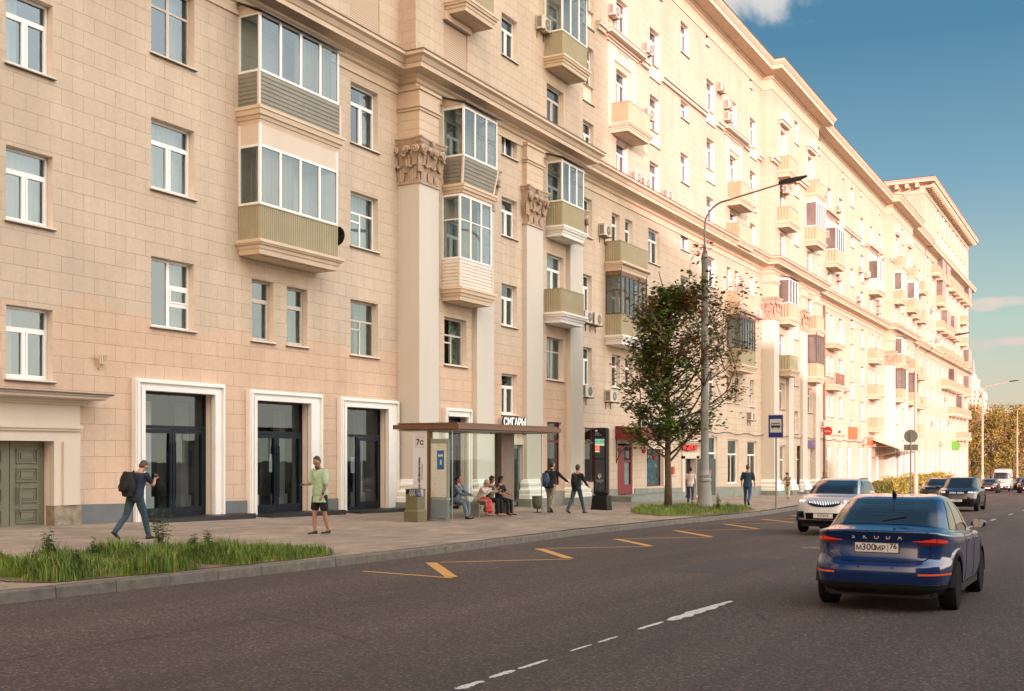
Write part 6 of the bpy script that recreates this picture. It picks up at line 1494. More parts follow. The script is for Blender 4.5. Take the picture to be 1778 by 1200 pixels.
def bag_on_back(mt,w=.30,h=.46,d=.16,straps=1,dz=.27,roll=0,name='backpack',lab='backpack',dx=-.21,dy=0):
    def f(root,c):
        T,s=c['T'],c['s']; m=MB(); rings=[]
        for i in range(9):
            t=i/8; k=math.sin(max(.10,min(.92,t))*math.pi)**.4; zz=dz-h/2+h*t
            rings.append([T((dx+d/2*k*math.cos(q)*1.0,dy+roll*(t-.5)+w/2*k*math.copysign(abs(math.sin(q))**.7,math.sin(q)),zz)) for q in[2*math.pi*j/16 for j in range(16)]])
        m.loft(rings); o=remesh(m,name,mt,root,.014,3,.008,3)
        m=MB(); rings=[]
        for i in range(6):
            t=i/5; k=math.sin(max(.15,min(.85,t))*math.pi)**.4; rings.append([T((dx-d/2-.0+.03*k*math.cos(q)-.005,dy+w*.36*k*math.sin(q),dz-h*.33+h*.38*t)) for q in[2*math.pi*j/12 for j in range(12)]])
        m.loft(rings); m.build('pocket',mt,o,smooth=True); o.children[-1].parent=o
        if straps:
            for sd in((1,-1) if straps==2 else (1,)):
                m=MB(); m.tube([T((-.12,sd*.10,.42)),T((-.03,sd*.115,.545)),T((.09,sd*.12,.46)),T((.13,sd*.13,.32)),T((.07,sd*.165,.16)),T((-.1,sd*.15,.08))],.018*s,6); m.build('strap',blk,o,smooth=True)
    return f
def phone(root,c,nm='R'):
    S_,E,Wp,d2,side=c['arms'][nm]; s=c['s']; p=Wp+d2*.10*s+Vector((0,0,.025)); m=MB(); m.obox(p,d2*.075,Vector((0,.036,0)),Vector((-d2.z,0,d2.x)).normalized()*.005); m.build('phone',M['black'],root)
bk=bag_on_back(blk,.36,.52,.24,1,.22,.08,dy=.04,dx=-.24)
def ex1(root,c): bk(root,c); phone(root,c,'R')
g1=empty
person('man in navy T-shirt and teal jeans walking with black backpack, head bent over a phone',16.5,17.75,.12,1.72,dict(lean=12,hipL=-22,kneeL=22,toeL=-35,hipR=20,kneeR=6,shR=(38,10),elR=85,inR=25,shL=(25,8),elL=75,inL=30,hpitch=38,loose=.03,legw=1.08),navy,jean,shoen,hb,'buzz',vox=.010,build=1.12,extra=ex1)
def ex2(root,c):
    phone(root,c,'R'); S_,E,Wp,d2,side=c['arms']['L']; s=c['s']
    m=MB(); seg(m,[E.lerp(Wp,.15),E.lerp(Wp,.5),E.lerp(Wp,.9)],[.0385*s,.036*s,.029*s]); m.build('tattoo',mat('tattooed skin',(.15,.09,.07),.6,var=.6,vscale=30),root,smooth=True)
    m=MB(); seg(m,[Wp-d2*.012,Wp+d2*.004],[.031*s,.031*s]); m.build('watch',M['black'],root,smooth=True)
    m=MB(); Hd,HR=c['Hd'],c['HR']; ell(m,Hd((.055,0,-.085)),HR@Vector((.042,0,0))*s,HR@Vector((0,.052,0))*s,HR@Vector((0,0,.042))*s); m.build('beard',hk,root,smooth=True)
person('bearded man in mint T-shirt and black shorts looking at a phone, forearm tattooed',20.8,16.4,PI-.15 if False else math.pi-.1,1.84,dict(lean=2,hipL=-5,kneeL=10,hipR=9,kneeR=10,abL=1,abR=1,shR=(14,8),elR=70,inR=15,shL=(6,10),elL=20,hpitch=30,hyaw=15,shlen=.17,loose=.06),mint,blk,shoeb,hk,'short',vox=.010,legs='short',sleeve='half',skin=SK2,extra=ex2)
GW_='women waiting on the shelter bench'
sz=.46
bq=bag_on_back(blk,.28,.40,.14,2,.22)
def sit(label,x,pose,shirt,tr,shoe,hc,hair,**k): 
    p=dict(hipL=82,kneeL=80,hipR=84,kneeR=84,abL=5,abR=5,lean=10); p.update(pose); return person(label,x,18.30,-math.pi/2+k.pop('turn',0),k.pop('H',1.66),p,shirt,tr,shoe,hc,hair,group=GW_,sit=sz,vox=.011,**k)
sit('woman in pale denim with hair bun and black backpack, leftmost on the bench',29.9,dict(lean=16,hipR=78,kneeR=62,shL=(38,5),elL=35,shR=(40,5),elR=35,inR=10,inL=10,hyaw=-8,hpitch=-14,legw=1.15),denim,denim,shoeb,hk,'bun',sleeve='long',extra=bq,H=1.72)
sit('elderly woman in white blouse, head scarf and red skirt, second on the bench',31.35,dict(lean=30,shL=(60,5),elL=60,shR=(50,5),elR=95,inR=20,inL=20,hpitch=8,hyaw=20),whitec,redsk,shoep,hw,'scarf',sleeve='long',skirt=1,H=1.58)
def ex3(root,c):
    T=c['T']; m=MB(); ell(m,T((.22,.0,.05)),(.10,0,0),(0,.13,0),(0,0,.09)); m.build('handbag',blk,root,smooth=True)
sit('woman with dark bob in flowered top, third on the bench',32.05,dict(lean=10,shL=(30,8),elL=80,inL=45,shR=(30,8),elR=85,inR=45,hyaw=-5),floral,blk,shoep,hk,'bob',sleeve='short',build=1.2)
def ex4(root,c):
    m=MB(); Hd,HR,s=c['Hd'],c['HR'],c['s']
    for sd in(1,-1): ell(m,Hd((.092,sd*.031,.012)),HR@Vector((.008,0,0))*s,HR@Vector((0,.024,0))*s,HR@Vector((0,0,.018))*s,6)
    m.tube([Hd((.09,-.06,.018)),Hd((.098,0,.02)),Hd((.09,.06,.018))],.003,4); m.build('sunglasses',M['black'],root,smooth=True)
sit('woman in black with sunglasses, rightmost on the bench',32.72,dict(lean=6,shL=(25,8),elL=55,inL=25,shR=(25,8),elR=50,inR=25,hyaw=-10),blk,blk,shoeb,hk,'bob',sleeve='short',extra=ex4)
nb=bag_on_back(mat('navy bag',(.02,.04,.09),.6),.32,.46,.2,1,.18,dy=.14)
person('man in black jacket and beige trousers with navy backpack, arm round the woman in black',36.4,18.2,.15,1.9,dict(lean=8,hipL=16,kneeL=8,hipR=-18,kneeR=24,toeR=-30,shR=(30,38),elR=25,inR=-25,shL=(-10,8),elL=20,hyaw=-30,topname='jacket',collar=1),blk,beige,shoen,hk,'short',sleeve='long',extra=nb)
wb=bag_on_back(blk,.26,.36,.13,2,.26)
person('woman in black blazer and dark jeans with small black backpack, walking beside the man',37.0,17.45,-.1,1.82,dict(lean=6,hipL=-20,kneeL=16,toeL=-20,hipR=20,kneeR=4,shR=(25,12),elR=30,shL=(-5,6),elL=15,topname='blazer',shlen=.06),blk,jean,shoeb,hk,'short',sleeve='long',extra=wb,build=.92)
person('man in white T-shirt and blue jeans walking away toward the grey service door',52.2,18.5,.2,1.82,dict(lean=4,hipL=12,kneeL=6,hipR=-14,kneeR=26,toeR=-25,shL=(-5,8),shR=(5,8),elR=20),whitec,jeanb,shoep,hk,'short')
person('broad man in dark blue shirt and jeans walking away from the viewer',52.0,15.6,.05,2.0,dict(lean=3,hipL=10,kneeL=5,hipR=-14,kneeR=40,toeR=-45,shL=(-4,14),shR=(4,14),elR=15,loose=.03,collar=1,shlen=.05),dblue,jeanb,shoeb,hb,'short',sleeve='half',build=1.2)
def ex5(root,c):
    T=c['T']; m=MB(); ell(m,T((.12,.05,.0)),(.06,0,0),(0,.10,0),(0,0,.08)); m.build('bag',fab('red bag',(.25,.03,.02)),root,smooth=True)
    m=MB(); Hd,HR,s=c['Hd'],c['HR'],c['s']; m.lathe(Hd((.0,0,.075)),[(.13*s,0),(.1*s,.02),(.09*s,.05),(.001,.06)],14); m.build('hat',hk,root,smooth=True)
person('small woman in dark hat, taupe top and pale wide trousers by the far pilasters',70,18.4,math.pi-.3,1.68,dict(lean=5,hipL=14,kneeL=6,hipR=-12,kneeR=10,shR=(20,25),elR=40,shL=(30,8),elL=60,legw=1.25,hpitch=20),tanc,cream_,shoeb,hk,'long',vox=.014,extra=ex5)
person('tiny far person in pale clothes by the ramp railing',112,17.6,math.pi,1.8,dict(hipL=12,kneeL=6,hipR=-12,kneeR=14,shL=(10,8),shR=(-5,8)),whitec,blk,shoeb,hk,'short',vox=.02)
# ---------------- vehicles
def spl(p0,p1,p2,p3,t,k=.26):
    m1=(p2-p0)*k; m2=(p3-p1)*k; t2=t*t; t3=t2*t
    return p1*(2*t3-3*t2+1)+m1*(t3-2*t2+t)+p2*(-2*t3+3*t2)+m2*(t3-t2)
class Car:
    def __init__(s,levels,ax,ra,L):
        s.lv=levels; s.ax=ax; s.ra=ra; s.L=L
        s.K=len(levels)-1
        s.topv=s.shoulder=next(i for i,l in enumerate(levels) if l.get('sh'))
    def lp(s,k,ph):
        l=s.lv[k]; c,sn=math.cos(ph),math.sin(ph); n=l.get('n',5.0); ny=l.get('ny',n)
        a=math.copysign(abs(c)**(2/n),c); b=math.copysign(abs(sn)**(2/ny),sn)
        xc=(l['xr']+l['xf'])/2; hl=(l['xf']-l['xr'])/2; x=xc+hl*a
        w=l['w']; y=w*b
        zr,zm,zf=l['z'] if isinstance(l['z'],tuple) else (l['z'],)*3
        z=zm+(zf-zm)*max(0,a)**l.get('pf',2)+(zr-zm)*max(0,-a)**l.get('pr',2)
        z-=l.get('crown',0)*b*b
        if k<s.shoulder and abs(b)>.5:
            z0=s.lv[0]['z']; z0=z0[1] if isinstance(z0,tuple) else z0
            zs=s.lv[s.shoulder]['z']; zs=zs[1] if isinstance(zs,tuple) else zs
            for xw in s.ax:
                d=abs(x-xw)
                if d<s.ra:
                    za=.32*s.ws+math.sqrt(s.ra**2-d*d)*1.0
                    if za>z0: z=za+max(0,z-z0)*(zs-za)/(zs-z0)
        return Vector((x,y,z))
    ws=1.0
    def S(s,ph,v,off=0):
        v=max(0,min(s.K-1e-6,v)); k=int(v); t=v-k
        p=[s.lp(max(0,min(s.K,k+i)),ph) for i in(-1,0,1,2)]
        q=spl(*p,t)
        if off:
            e=.004
            du=s.S(ph+e,v)-s.S(ph-e,v); dv=s.S(ph,min(v+.02,s.K-1e-6))-s.S(ph,max(v-.02,0))
            n=du.cross(dv); 
            if n.length<1e-12: return q
            n.normalize()
            q=q+n*off
        return q
    def phx(s,x,side=1,k=2):   # angle for a given x on a side
        l=s.lv[k]; xc=(l['xr']+l['xf'])/2; hl=(l['xf']-l['xr'])/2; a=max(-.9999,min(.9999,(x-xc)/hl)); c=math.copysign(abs(a)**(l.get('n',5)/2),a)
        return side*math.acos(c)
    def phy(s,y,front=False,k=2):
        l=s.lv[k]; b=max(-.9999,min(.9999,y/l['w'])); sn=math.copysign(abs(b)**(l.get('n',5)/2),b); a=math.asin(sn)
        return a if front else math.pi-a
    def body(s,mb,v0=0,v1=None,nv=6):
        v1=s.K if v1 is None else v1
        phs=[]
        xs=[s.lv[2]['xr']+(s.lv[2]['xf']-s.lv[2]['xr'])*i/110 for i in range(1,110)]
        phs+= [s.phx(x,1) for x in xs[::-1]]
        ys=[s.lv[2]['w']*i/24 for i in range(-23,24)]
        fr=[s.phy(y,True) for y in ys if abs(y)<s.lv[2]['w']*.86]; re=[s.phy(y,False) for y in ys if abs(y)<s.lv[2]['w']*.86]
        allp=sorted(set(round(p%(2*math.pi),5) for p in phs+[-p for p in phs]+fr+re))
        pp=[allp[0]]
        for p in allp[1:]:
            if p-pp[-1]>.004: pp.append(p)
        N_=int((v1-v0)*nv); rings=[[s.S(p,v0+(v1-v0)*i/N_) for p in pp] for i in range(N_+1)]
        mb.loft(rings,cap=False)
        if v1>=s.K-.01: b=len(mb.v); mb.add([p for p in rings[-1]],[tuple(range(len(pp)))])
    def patch(s,mb,p0,p1,vlo,vhi,n=24,m=8,off=.006):
        f=lambda g,t:g(t) if callable(g) else g
        while p1-p0>math.pi: p1-=2*math.pi
        while p0-p1>math.pi: p1+=2*math.pi
        rows=[]
        for i in range(n+1):
            t=i/n; p=p0+(p1-p0)*t; a,b=f(vlo,t),f(vhi,t)
            rows.append([s.S(p,a+(b-a)*j/m,off) for j in range(m+1)])
        mb.loft(rows,cap=False,close=False)
def paint(name,c,metal=.35,rough=.2): return mat(name,c,rough,metal,coat=1.0,spec=.35)
def wheel(parent,x,y,r,wd,side,spokes=9):
    t=MB(); o=side
    prof=[(r*.62,-wd/2),(r*.80,-wd/2-.004),(r*.93,-wd/2+.004),(r*.985,-wd/2+.03),(r,-wd/4),(r,wd/4),(r*.985,wd/2-.03),(r*.93,wd/2-.004),(r*.80,wd/2+.004),(r*.62,wd/2)]
    t.lathe((0,0,0),prof,40,'y'); e=t.build('wheel',M['rubber'],parent,smooth=True,angle=35); e.location=(x,y,r)
    m=MB(); yo=side*(wd/2-.02)
    m.lathe((0,0,0),[(r*.66,yo-side*.05),(r*.68,yo),(r*.64,yo+side*.012),(r*.60,yo-side*.01),(r*.58,yo-side*.06)],40,'y')
    for k in range(spokes):
        a=2*math.pi*k/spokes; ca,sa=math.cos(a),math.sin(a); 
        for da in((-.09,.09)):
            a2=a+da*1.6; m.loft([[(r*.1*ca-.014*sa,yo+side*.005,r*.1*sa+.014*ca),(r*.1*ca+.014*sa,yo+side*.005,r*.1*sa-.014*ca),(r*.1*ca+.014*sa,yo-side*.03,r*.1*sa-.014*ca),(r*.1*ca-.014*sa,yo-side*.03,r*.1*sa+.014*ca)],
              [(r*.62*math.cos(a2)-.013*math.sin(a2),yo+side*.002,r*.62*math.sin(a2)+.013*math.cos(a2)),(r*.62*math.cos(a2)+.013*math.sin(a2),yo+side*.002,r*.62*math.sin(a2)-.013*math.cos(a2)),(r*.62*math.cos(a2)+.013*math.sin(a2),yo-side*.03,r*.62*math.sin(a2)-.013*math.cos(a2)),(r*.62*math.cos(a2)-.013*math.sin(a2),yo-side*.03,r*.62*math.sin(a2)+.013*math.cos(a2))]])
    m.lathe((0,0,0),[(.001,yo-side*.03),(r*.17,yo-side*.03),(r*.17,yo+side*.012),(.001,yo+side*.018)],16,'y')
    fixn(m.build('rim',M['alloy'],e,smooth=True,angle=35))
    d=MB(); d.lathe((0,0,0),[(.001,yo-side*.075),(r*.62,yo-side*.075),(r*.62,yo-side*.08),(.001,yo-side*.08)],24,'y'); d.build('brake_disc',M['trim'],e)
    return e
def make_car(name,label,cat,loc,rz,lv,ax,ra,L,pm,wr=.32,sv=(8.12,9.95),doors=None,group=None,pitch=0):
    root=empty(name,loc,rz,label,cat,group); root.rotation_euler=(0,pitch,rz)
    c=Car(lv,ax,ra,L); c.ws=wr/.32
    b=MB(); c.body(b); fixn(b.build('body',pm,root,smooth=True,angle=60))
    W_=lv[3]['w']
    u=MB(); u.box(.25,L-.3,-W_+.26,W_-.26,.2,.62)
    u.box(.3,ax[0]-ra,-W_+.2,W_-.2,.22,.4); u.box(ax[0]+ra,ax[1]-ra,-W_+.04,W_-.04,.22,.4); u.box(ax[1]+ra,L-.35,-W_+.2,W_-.2,.24,.4)
    u.build('underbody',M['black'],root)
    for x in ax:
        for s_ in(-1,1): wheel(root,x,s_*(W_-.12),wr,.21,s_)
        for s_ in(-1,1):
            a=MB(); rows=[]
            for i in range(21):
                t=math.pi*i/20; rows.append([(x+ra*1.0*math.cos(t),s_*(W_-.01),wr+ra*math.sin(t)),(x+ra*math.cos(t),s_*(W_-.27),wr+ra*math.sin(t))])
            a.loft(rows,cap=False,close=False); a.build('wheel_arch',M['black'],root)
    return root,c
def mirror(root,x,y,z,s,pm):
    m=MB(); rings=[]
    for i in range(9):
        t=i/8; a=math.sin(max(.06,min(.94,t))*math.pi)**.5; yy=y+s*(.03+.2*t); rings.append([(x+(.07*math.cos(q)*a)-(.02),yy,z+.075*math.sin(q)*a) for q in [2*math.pi*k/14 for k in range(14)]])
    m.loft(rings); o=fixn(m.build('mirror',pm,root,smooth=True)); g=MB(); g.lathe((x-.09,y+s*.13,z),[(.001,-.004),(.07,-.004),(.072,.0),(.001,.001)],14,'x'); g.build('mirror_glass',M['cglass'],o)
    return o
def xt(c,x,k,side): return c.phx(x,side,k)
def side_windows(root,c,segs,v0,v1,kb=8,off=.005,mt=None):
    for side in(1,-1):
        for xa,xb,xa2,xb2 in segs:   # base x range, top x range
            m=MB(); rows=[]
            for i in range(15):
                t=i/14; row=[]
                for j in range(9):
                    q=j/8; v=v0+(v1-v0)*q; x=(xa+(xb-xa)*t)*(1-q)+(xa2+(xb2-xa2)*t)*q
                    # find angle whose S.x equals x
                    lo,hi=.02,math.pi-.02
                    for _ in range(18):
                        mid=(lo+hi)/2
                        if c.S(mid,v).x>x: lo=mid
                        else: hi=mid
                    row.append(c.S(side*(lo+hi)/2,v,off))
                rows.append(row)
            m.loft(rows,cap=False,close=False); m.build('side_window',mt or M['cglass'],root,smooth=True)
def end_window(root,c,front,hw,v0,v1,name,mt=None,off=.005,hwt=None):
    m=MB(); rows=[]; hwt=hwt or hw
    for i in range(21):
        s=-1+2*i/20; row=[]
        for j in range(9):
            q=j/8; v=v0+(v1-v0)*q; y=s*(hw*(1-q)+hwt*q)
            lo,hi=(0,math.pi/2) if front else (math.pi/2,math.pi)
            # sin increasing in [0,pi/2]
            a=abs(y)
            for _ in range(18):
                mid=(lo+hi)/2; yy=c.S(mid,v).y
                if front: lo,hi=(mid,hi) if yy<a else (lo,mid)
                else: lo,hi=(mid,hi) if yy>a else (lo,mid)
            ph=(lo+hi)/2; row.append(c.S(ph if y>=0 else -ph,v,off))
        rows.append(row)
    m.loft(rows,cap=False,close=False); return m.build(name,mt or M['cglass'],root,smooth=True)
def gap(root,c,pts,name='panel_gap',wd=.007):
    m=MB(); m.tube([c.S(p,v,.0005) for p,v in pts],wd,4,cap=False); return m.build(name,M['black'],root)
SEDAN=[dict(xr=.20,xf=4.25,w=.78,z=.24),dict(xr=.07,xf=4.40,w=.845,z=.33),dict(xr=.0,xf=4.47,w=.872,z=.50),dict(xr=.01,xf=4.47,w=.874,z=.60),dict(xr=.12,xf=4.42,w=.872,z=(.70,.70,.66)),
 dict(xr=.13,xf=4.38,w=.876,z=(.90,.84,.72)),dict(xr=.06,xf=4.28,w=.858,z=(1.005,.93,.80),sh=1),dict(xr=.075,xf=4.2,w=.83,z=(1.035,.97,.84)),
 dict(xr=.36,xf=3.55,w=.765,z=(1.09,1.0,.98),n=5,crown=.02),dict(xr=.78,xf=3.02,w=.69,z=(1.27,1.22,1.20),n=4.6),dict(xr=1.18,xf=2.55,w=.60,z=(1.40,1.405,1.38),n=4.4),dict(xr=1.34,xf=2.40,w=.50,z=(1.435,1.455,1.42),n=4,crown=.0),dict(xr=1.62,xf=2.15,w=.25,z=(1.46,1.472,1.455),n=3)]
SEDAN[6].pop('sh'); SEDAN[5]['sh']=1
pb=paint('blue metallic paint',(.003,.024,.11),.0,.18)
car,c=make_car('blue_car','metallic blue liftback driving away in the near lane, red tail lamps lit','car',(14.35,2.70,gz(15.3)),0,SEDAN,(.97,3.60),.375,4.48,pb,.325,pitch=math.atan(.02))
end_window(car,c,False,.66,8.12,10.0,'rear_window',hwt=.52)
end_window(car,c,True,.66,8.1,9.95,'windshield',hwt=.52)
side_windows(car,c,[(.98,1.55,1.45,1.62),(1.62,2.42,1.68,2.12),(2.5,3.22,2.2,2.55)],8.15,9.8)
for s_ in(1,-1):
    t=MB()
    # inner lamp on the lid, outer lamp wrapping the corner
    pi_=math.pi; A=lambda y:c.phy(y)
    a0,a1=A(s_*.80),A(s_*.40)
    c.patch(t,A(s_*.42),A(s_*.68),lambda q:5.05-.05*q,lambda q:5.12+.38*q,12,5,.008); t.build('lid_light',M['tail'],car,smooth=True)
    b=MB(); c.patch(b,A(s_*.69),c.phx(.36,s_),lambda q:4.95+.1*q,lambda q:5.45-.1*q,16,6,.008)
    lo=b.build('tail_light',M['tail'],car,smooth=True)
    b=MB(); c.patch(b,A(s_*.50),c.phx(.35,s_),lambda q:4.72+.1*q,lambda q:5.0-.1*q,18,3,.010); b.build('lamp_band',M['taildark'],lo,smooth=True)
for s_ in(1,-1):
    b=MB(); c.patch(b,c.phy(s_*.50),c.phy(s_*.82),1.95,2.2,12,2,.006); b.build('reflector',M['orange'],car,smooth=True)
b=MB(); c.patch(b,c.phx(.62,1),2*math.pi-c.phx(.62,1),.05,1.30,40,6,.004)
b.build('lower_bumper',M['trim'],car,smooth=True)
b=MB(); c.patch(b,c.phy(.44),c.phy(-.44) ,3.62,4.38,20,5,.003) ; b.build('plate_recess',pb,car,smooth=True)
px_=c.S(math.pi,4.5).x
m=MB(); m.box(px_-.025,px_-.008,-.27,.27,.755,.885); pl=m.build('number_plate',M['trim'],car); m=MB(); m.box(px_-.029,px_-.024,-.26,.26,.764,.876); m.build('plate_face',M['plate'],pl)
text('plate_lettering','М',.085,REARM(px_-.0295,.215,.812),M['platet'],pl,extrude=.001,bold=.002)
text('plate_lettering','300',.115,REARM(px_-.0295,.095,.820),M['platet'],pl,extrude=.001,bold=.002)
text('plate_lettering','МР',.085,REARM(px_-.0295,-.045,.812),M['platet'],pl,extrude=.001,bold=.002)
text('plate_lettering','76',.088,REARM(px_-.0295,-.20,.838),M['platet'],pl,extrude=.001,bold=.002)
m=MB(); m.box(px_-.031,px_-.029,-.138,-.132,.77,.87); m.build('plate_line',M['platet'],pl)
px2=c.S(math.pi,5.5).x
for i,ch in enumerate('ŠKODA'): text('badge_letter',ch if i else 'S',.078,REARM(c.S(c.phy(.28-.14*i),5.45,.006).x-.001,.28-.14*i,c.S(c.phy(.28-.14*i),5.45).z),M['chrome'],car,extrude=.004,bold=.002)
text('model_lettering','RAPID',.042,REARM(px_-.02,.50,.75),M['chrome'],car,extrude=.003)
gap(car,c,[(c.phy(-.62),v) for v in [6.9,6.5,6,5.5,5,4.5,4.1]]+[(c.phy(-.55),3.7),(c.phy(-.40),3.55)]+[(c.phy(y),3.5) for y in(-.2,0,.2,.4)]+[(c.phy(.55),3.7)]+[(c.phy(.62),v) for v in[4.1,4.5,5,5.5,6,6.5,6.9]])
for s_ in(1,-1):
    for x_ in(1.60,2.46,3.30): gap(car,c,[(c.phx(x_-(.18 if x_<2 and v<3.5 else 0)*0,s_),v) for v in (1.2,2,3,4,5,6,7,7.6)],wd=.004)
    for x_ in(1.78,2.64): p=c.S(c.phx(x_,s_),5.3,.02); m=MB(); m.box(p.x-.09,p.x+.09,p.y-.012,p.y+.012,p.z-.015,p.z+.015); m.build('door_handle',pb,car)
    m=MB(); c.patch(m,c.phx(1.5,s_),c.phx(3.2,s_),.35,.75,20,2,.008); m.build('sill_trim',M['chrome'],car)
    mirror(car,3.02,s_*.745,1.05,s_,pb)
a=MB(); a.tube([(1.36,0,1.455),(1.30,0,1.50)],[.035,.02],8); a.tube([(1.33,0,1.47),(1.12,0,1.66)],[.007,.003],5); a.build('antenna',M['black'],car)
gap(car,c,[(c.phy(-.80+1.6*i/20),1.32) for i in range(21)],'bumper_seam',.008)
gap(car,c,[(c.phy(-.5+1.0*i/12),.75) for i in range(13)],'diffuser_edge',.02)
m=MB(); c.patch(m,c.phy(.60),c.phy(-.60),6.25,6.42,20,2,.012); m.build('lid_lip',M['cglass'],car,smooth=True)
for yy in(-.55,-.2,.2,.55): p=c.S(c.phy(yy),2.75); m=MB(); m.lathe((p.x-.002,p.y,p.z),[(.001,-.002),(.013,-.002),(.013,.004),(.001,.004)],10,'x'); m.build('parking_sensor',M['trim'],car)
p=c.S(c.phy(.0),8.3,.012); m=MB(); m.tube([tuple(p),tuple(c.S(c.phy(-.35),8.55,.014))],.008,5); m.build('rear_wiper',M['black'],car)
m=MB()
for i in range(7):
    v=8.6+i*.18; m.tube([c.S(c.phy(-.46+.046*j),v,.0062) for j in range(21)],.0012,3,cap=False)
m.build('heater_line',M['trim'],car,kind='stuff')
# -- suv / crossover profile
def suv(L,h,w,hood=.98,z_=0,rk=.9,taper=1.0):
    return [dict(xr=.18,xf=L-.2,w=w-.08,z=.27),dict(xr=.06,xf=L-.06,w=w-.02,z=.40),dict(xr=.0,xf=L,w=w,z=.58),dict(xr=.02,xf=L-.02,w=w,z=.72),dict(xr=.08,xf=L-.07,w=w-.005,z=(.90,.88,.84)),
     dict(xr=.1,xf=L-.14,w=w-.005,z=(1.02,.98,.92),sh=1),dict(xr=.14,xf=L-.24,w=w-.03,z=(1.10,1.06,.98)),dict(xr=.2,xf=L-.38,w=w-.07,z=(1.14,1.10,1.03)),
     dict(xr=.30,xf=L-.98,w=w-.12,z=(1.16,1.12,1.12),n=5.5,crown=.01),dict(xr=.42,xf=L-1.45,w=w-.19,z=(1.38,1.36,1.36),n=5),dict(xr=.62*taper,xf=L-1.95,w=w-.27,z=(h-.10,h-.07,h-.08),n=5),dict(xr=.78,xf=L-2.12,w=w-.36,z=(h-.05,h-.02,h-.04),n=4.5),dict(xr=1.3,xf=L-2.5,w=w-.6,z=(h-.01,h,h-.01),n=3)]
def front_details(root,c,L,w,pm,plate=None,lit=False,grille=(3.55,5.0,.50),kid='kidney',lampv=(4.5,5.15)):
    FY=lambda y:c.phy(y,True)
    if kid=='kidney':
        for s_ in(1,-1):
            m=MB(); c.patch(m,FY(s_*.03),FY(s_*.33),4.0,5.05,12,6,.012); g=m.build('grille',M['black'],root)
            m=MB(); 
            for k in range(7): y=s_*(.05+.045*k); m.tube([c.S(FY(y),v,.018) for v in(4.05,4.5,5.0)],.006,4)
            m.build('grille_bar',M['chrome'],g)
    elif kid=='bars':
        m=MB(); c.patch(m,FY(-.46),FY(.46),lambda q:3.35+1.6*abs(q-.5)**1.4*1.2,lambda q:5.05,24,6,.010); g=m.build('grille',M['black'],root)
        m=MB()
        for k in range(-9,10): y=.046*k; m.tube([c.S(FY(y),v,.016) for v in(3.7+.8*abs(k/9.5)**1.4,4.3,4.85)],.009,4)
        m.build('grille_bar',M['chrome'],g)
    else:
        m=MB(); c.patch(m,FY(-.42),FY(.42),4.0,4.75,16,5,.010); g=m.build('grille',M['black'],root)
        m=MB(); 
        for v in(4.15,4.35,4.55): m.tube([c.S(FY(-.4+.1*k),v,.016) for k in range(9)],.008,4)
        m.build('grille_bar',M['chrome'],g)
    for s_ in(1,-1):
        m=MB(); c.patch(m,FY(s_*.50),c.phx(L-.5,s_),lambda q:lampv[0]+.1*q,lambda q:lampv[1]+.15*q,14,5,.008); hl=m.build('headlight',M['lamp'],root,smooth=True)
        for yy in(.58,.68):
            p=c.S(FY(s_*yy),(lampv[0]+lampv[1])/2,.012); d=MB(); d.lathe((p.x,p.y,p.z),[(.001,-.02),(.05,-.02),(.05,.015),(.03,.02),(.001,.02)],14,'x'); d.build('lamp_bulb',M['lampw'] if lit else M['chrome'],hl)
        m=MB(); c.patch(m,FY(s_*.55),FY(s_*.80),1.3,2.4,8,4,.006); m.build('air_intake',M['black'],root)
    m=MB(); c.patch(m,FY(-.5),FY(.5),1.1,2.15,16,4,.006); m.build('air_intake',M['black'],root)
    m=MB(); c.patch(m,c.phx(L-.6,1),c.phx(L-.6,-1),.1,.95,30,3,.005); m.build('lower_trim',M['trim'],root)
    x_=c.S(0,2.9).x; z_=.52
    m=MB(); m.box(x_+.01,x_+.022,-.27,.27,z_-.065,z_+.065); pl=m.build('number_plate',M['plate'],root)
    if plate: text('plate_lettering',plate,.088,FRONTM(x_+.0225,0,z_),M['platet'],pl,extrude=.001,bold=.002)
def suvcar(name,label,cat,loc,rz,L,h,w,pm,plate=None,kid='kidney',lit=False,wr=.36,group=None,taper=1.0,trim=False,pitch=0):
    lv=suv(L,h,w,taper=taper); root,c=make_car(name,label,cat,loc,rz,lv,(.95,L-.93),wr+.06,L,pm,wr,group=group,pitch=pitch)
    end_window(root,c,True,w-.20,8.1,9.95,'windshield',hwt=w-.36); end_window(root,c,False,w-.2,8.2,9.8,'rear_window',hwt=w-.36)
    side_windows(root,c,[(.55,1.25,.95,1.35),(1.32,2.2,1.42,2.05),(2.28,L-1.42,2.12,L-2.1)],8.15,9.8)
    front_details(root,c,L,w,pm,plate,lit,kid=kid)
    for s_ in(1,-1):
        for x_ in(1.3,2.24,3.2): gap(root,c,[(c.phx(x_,s_),v) for v in (1.2,2,3,4,5,6,7,7.6)],wd=.004)
        mirror(root,L-1.5,s_*(w-.02),1.17,s_,pm)
        m=MB(); m.tube([(.9,s_*(w-.33),h-.05),(1.0,s_*(w-.33),h-.01),(L-2.3,s_*(w-.33),h-.01),(L-2.2,s_*(w-.33),h-.06)],.013,5); m.build('roof_rail',M['trim'],root)
        m=MB(); c.patch(m,c.phx(1.5,s_),c.phx(L-1.4,s_),.1,.9,16,2,.006); m.build('sill_trim',M['trim'],root)
    return root,c

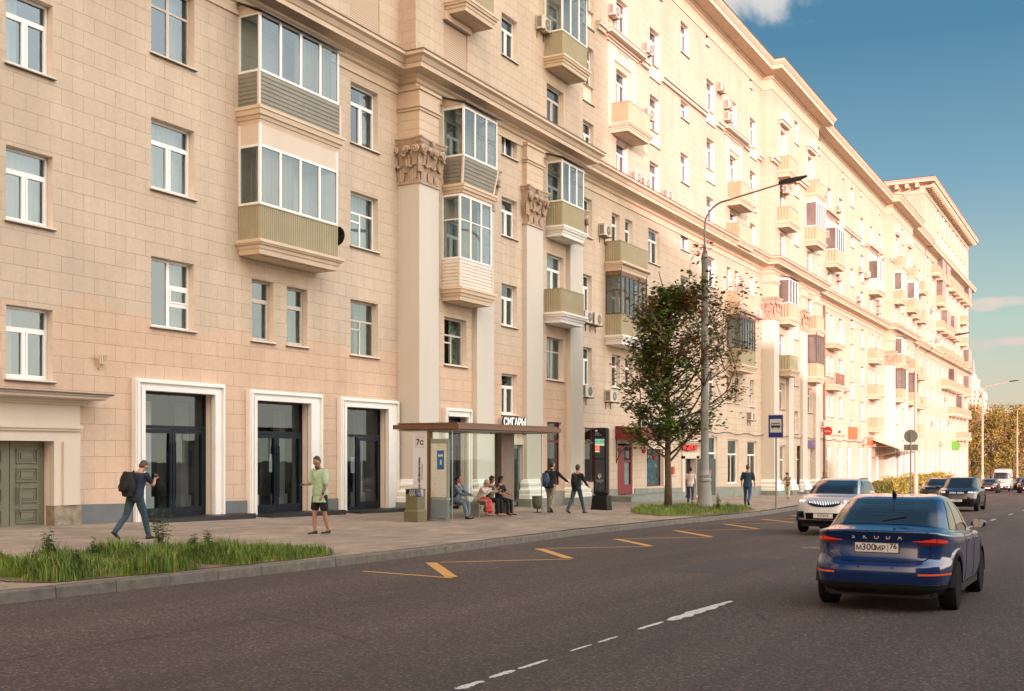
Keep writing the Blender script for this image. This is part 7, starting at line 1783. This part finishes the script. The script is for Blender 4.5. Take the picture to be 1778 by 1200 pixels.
pw=paint('silver white paint',(.50,.51,.52),.3,.3); pk=paint('black paint',(.006,.006,.008),0,.25); pbz=paint('dark bronze paint',(.06,.04,.03),.4,.3)
suvcar('white_crossover','silver white crossover facing the viewer behind the blue car with ribbed grille','car',(36.4,7.45,gz(34)),PI,4.33,1.60,.90,pw,'К376АХ','bars',True,.34,pitch=-.02)
suvcar('black_suv','large black four-wheel drive car with lit headlamps facing the viewer in the sunlit lane','car',(64.0,7.25,gz(62)),PI,4.72,1.69,.96,pk,'А123ВС','kidney',True,.38,pitch=-.02)
suvcar('black_crossover','black parked crossover half hidden behind the large black car','car',(84.0,11.2,gz(82)),PI,4.5,1.62,.92,pk,None,'plain',False,.36,pitch=-.016)
# van
def van(loc,rz,label,pm):
    L,w,h=5.9,.98,2.55
    lv=[dict(xr=.05,xf=L-.2,w=w-.06,z=.32,n=8),dict(xr=.02,xf=L-.05,w=w-.01,z=.45,n=8),dict(xr=.0,xf=L,w=w,z=.6,n=7),dict(xr=.0,xf=L-.02,w=w,z=.78,n=7),dict(xr=.0,xf=L-.06,w=w,z=(.95,.95,.95),n=7),
     dict(xr=.0,xf=L-.16,w=w,z=(1.1,1.1,1.05),n=7,sh=1),dict(xr=.0,xf=L-.32,w=w-.01,z=(1.2,1.2,1.15),n=7),dict(xr=.0,xf=L-.6,w=w-.02,z=(1.28,1.28,1.24),n=7),
     dict(xr=.0,xf=L-.95,w=w-.04,z=(1.36,1.36,1.36),n=7),dict(xr=.0,xf=L-1.25,w=w-.09,z=(1.8,1.8,1.8),n=7),dict(xr=.03,xf=L-1.6,w=w-.15,z=(2.3,2.3,2.2),n=7),dict(xr=.08,xf=L-1.9,w=w-.22,z=(2.5,2.5,2.42),n=6),dict(xr=.5,xf=L-2.6,w=w-.6,z=(2.54,2.55,2.53),n=4)]
    root,c=make_car('delivery_van',label,'van',loc,rz,lv,(1.0,L-.95),.42,L,pm,.35)
    end_window(root,c,True,w-.18,8.15,9.75,'windshield',hwt=w-.24)
    side_windows(root,c,[(L-2.0,L-1.25,L-2.1,L-1.6)],8.3,9.6)
    front_details(root,c,L,w,pm,None,False,kid='plain',lampv=(4.4,5.3))
    for s_ in(1,-1): mirror(root,L-1.35,s_*(w+.0),1.55,s_,M['black'])
    return root
pvn=paint('cream white van paint',(.55,.50,.42),0,.4)
van((141.5,12.0,gz(138)),PI,'cream high-roofed delivery van facing the viewer under the far trees',pvn)
FARC=[('bronze_saloon',(126.8,12.0),pbz,'bronze car facing the viewer in front of the cream van',1.5),('dark_hatchback',(152,10.8),pk,'dark car at the right edge beside the cream van',1.55),('dark_estate_car',(129,8.6),pbz,'dark brown car cut off by the right edge of the far road',1.55)]
for nm,(x,y),p_,lb,h in FARC:
    suvcar(nm,lb,'car',(x,y,gz(x)),PI,4.5,h,.9,p_,None,'plain',False,.33,pitch=-.016)
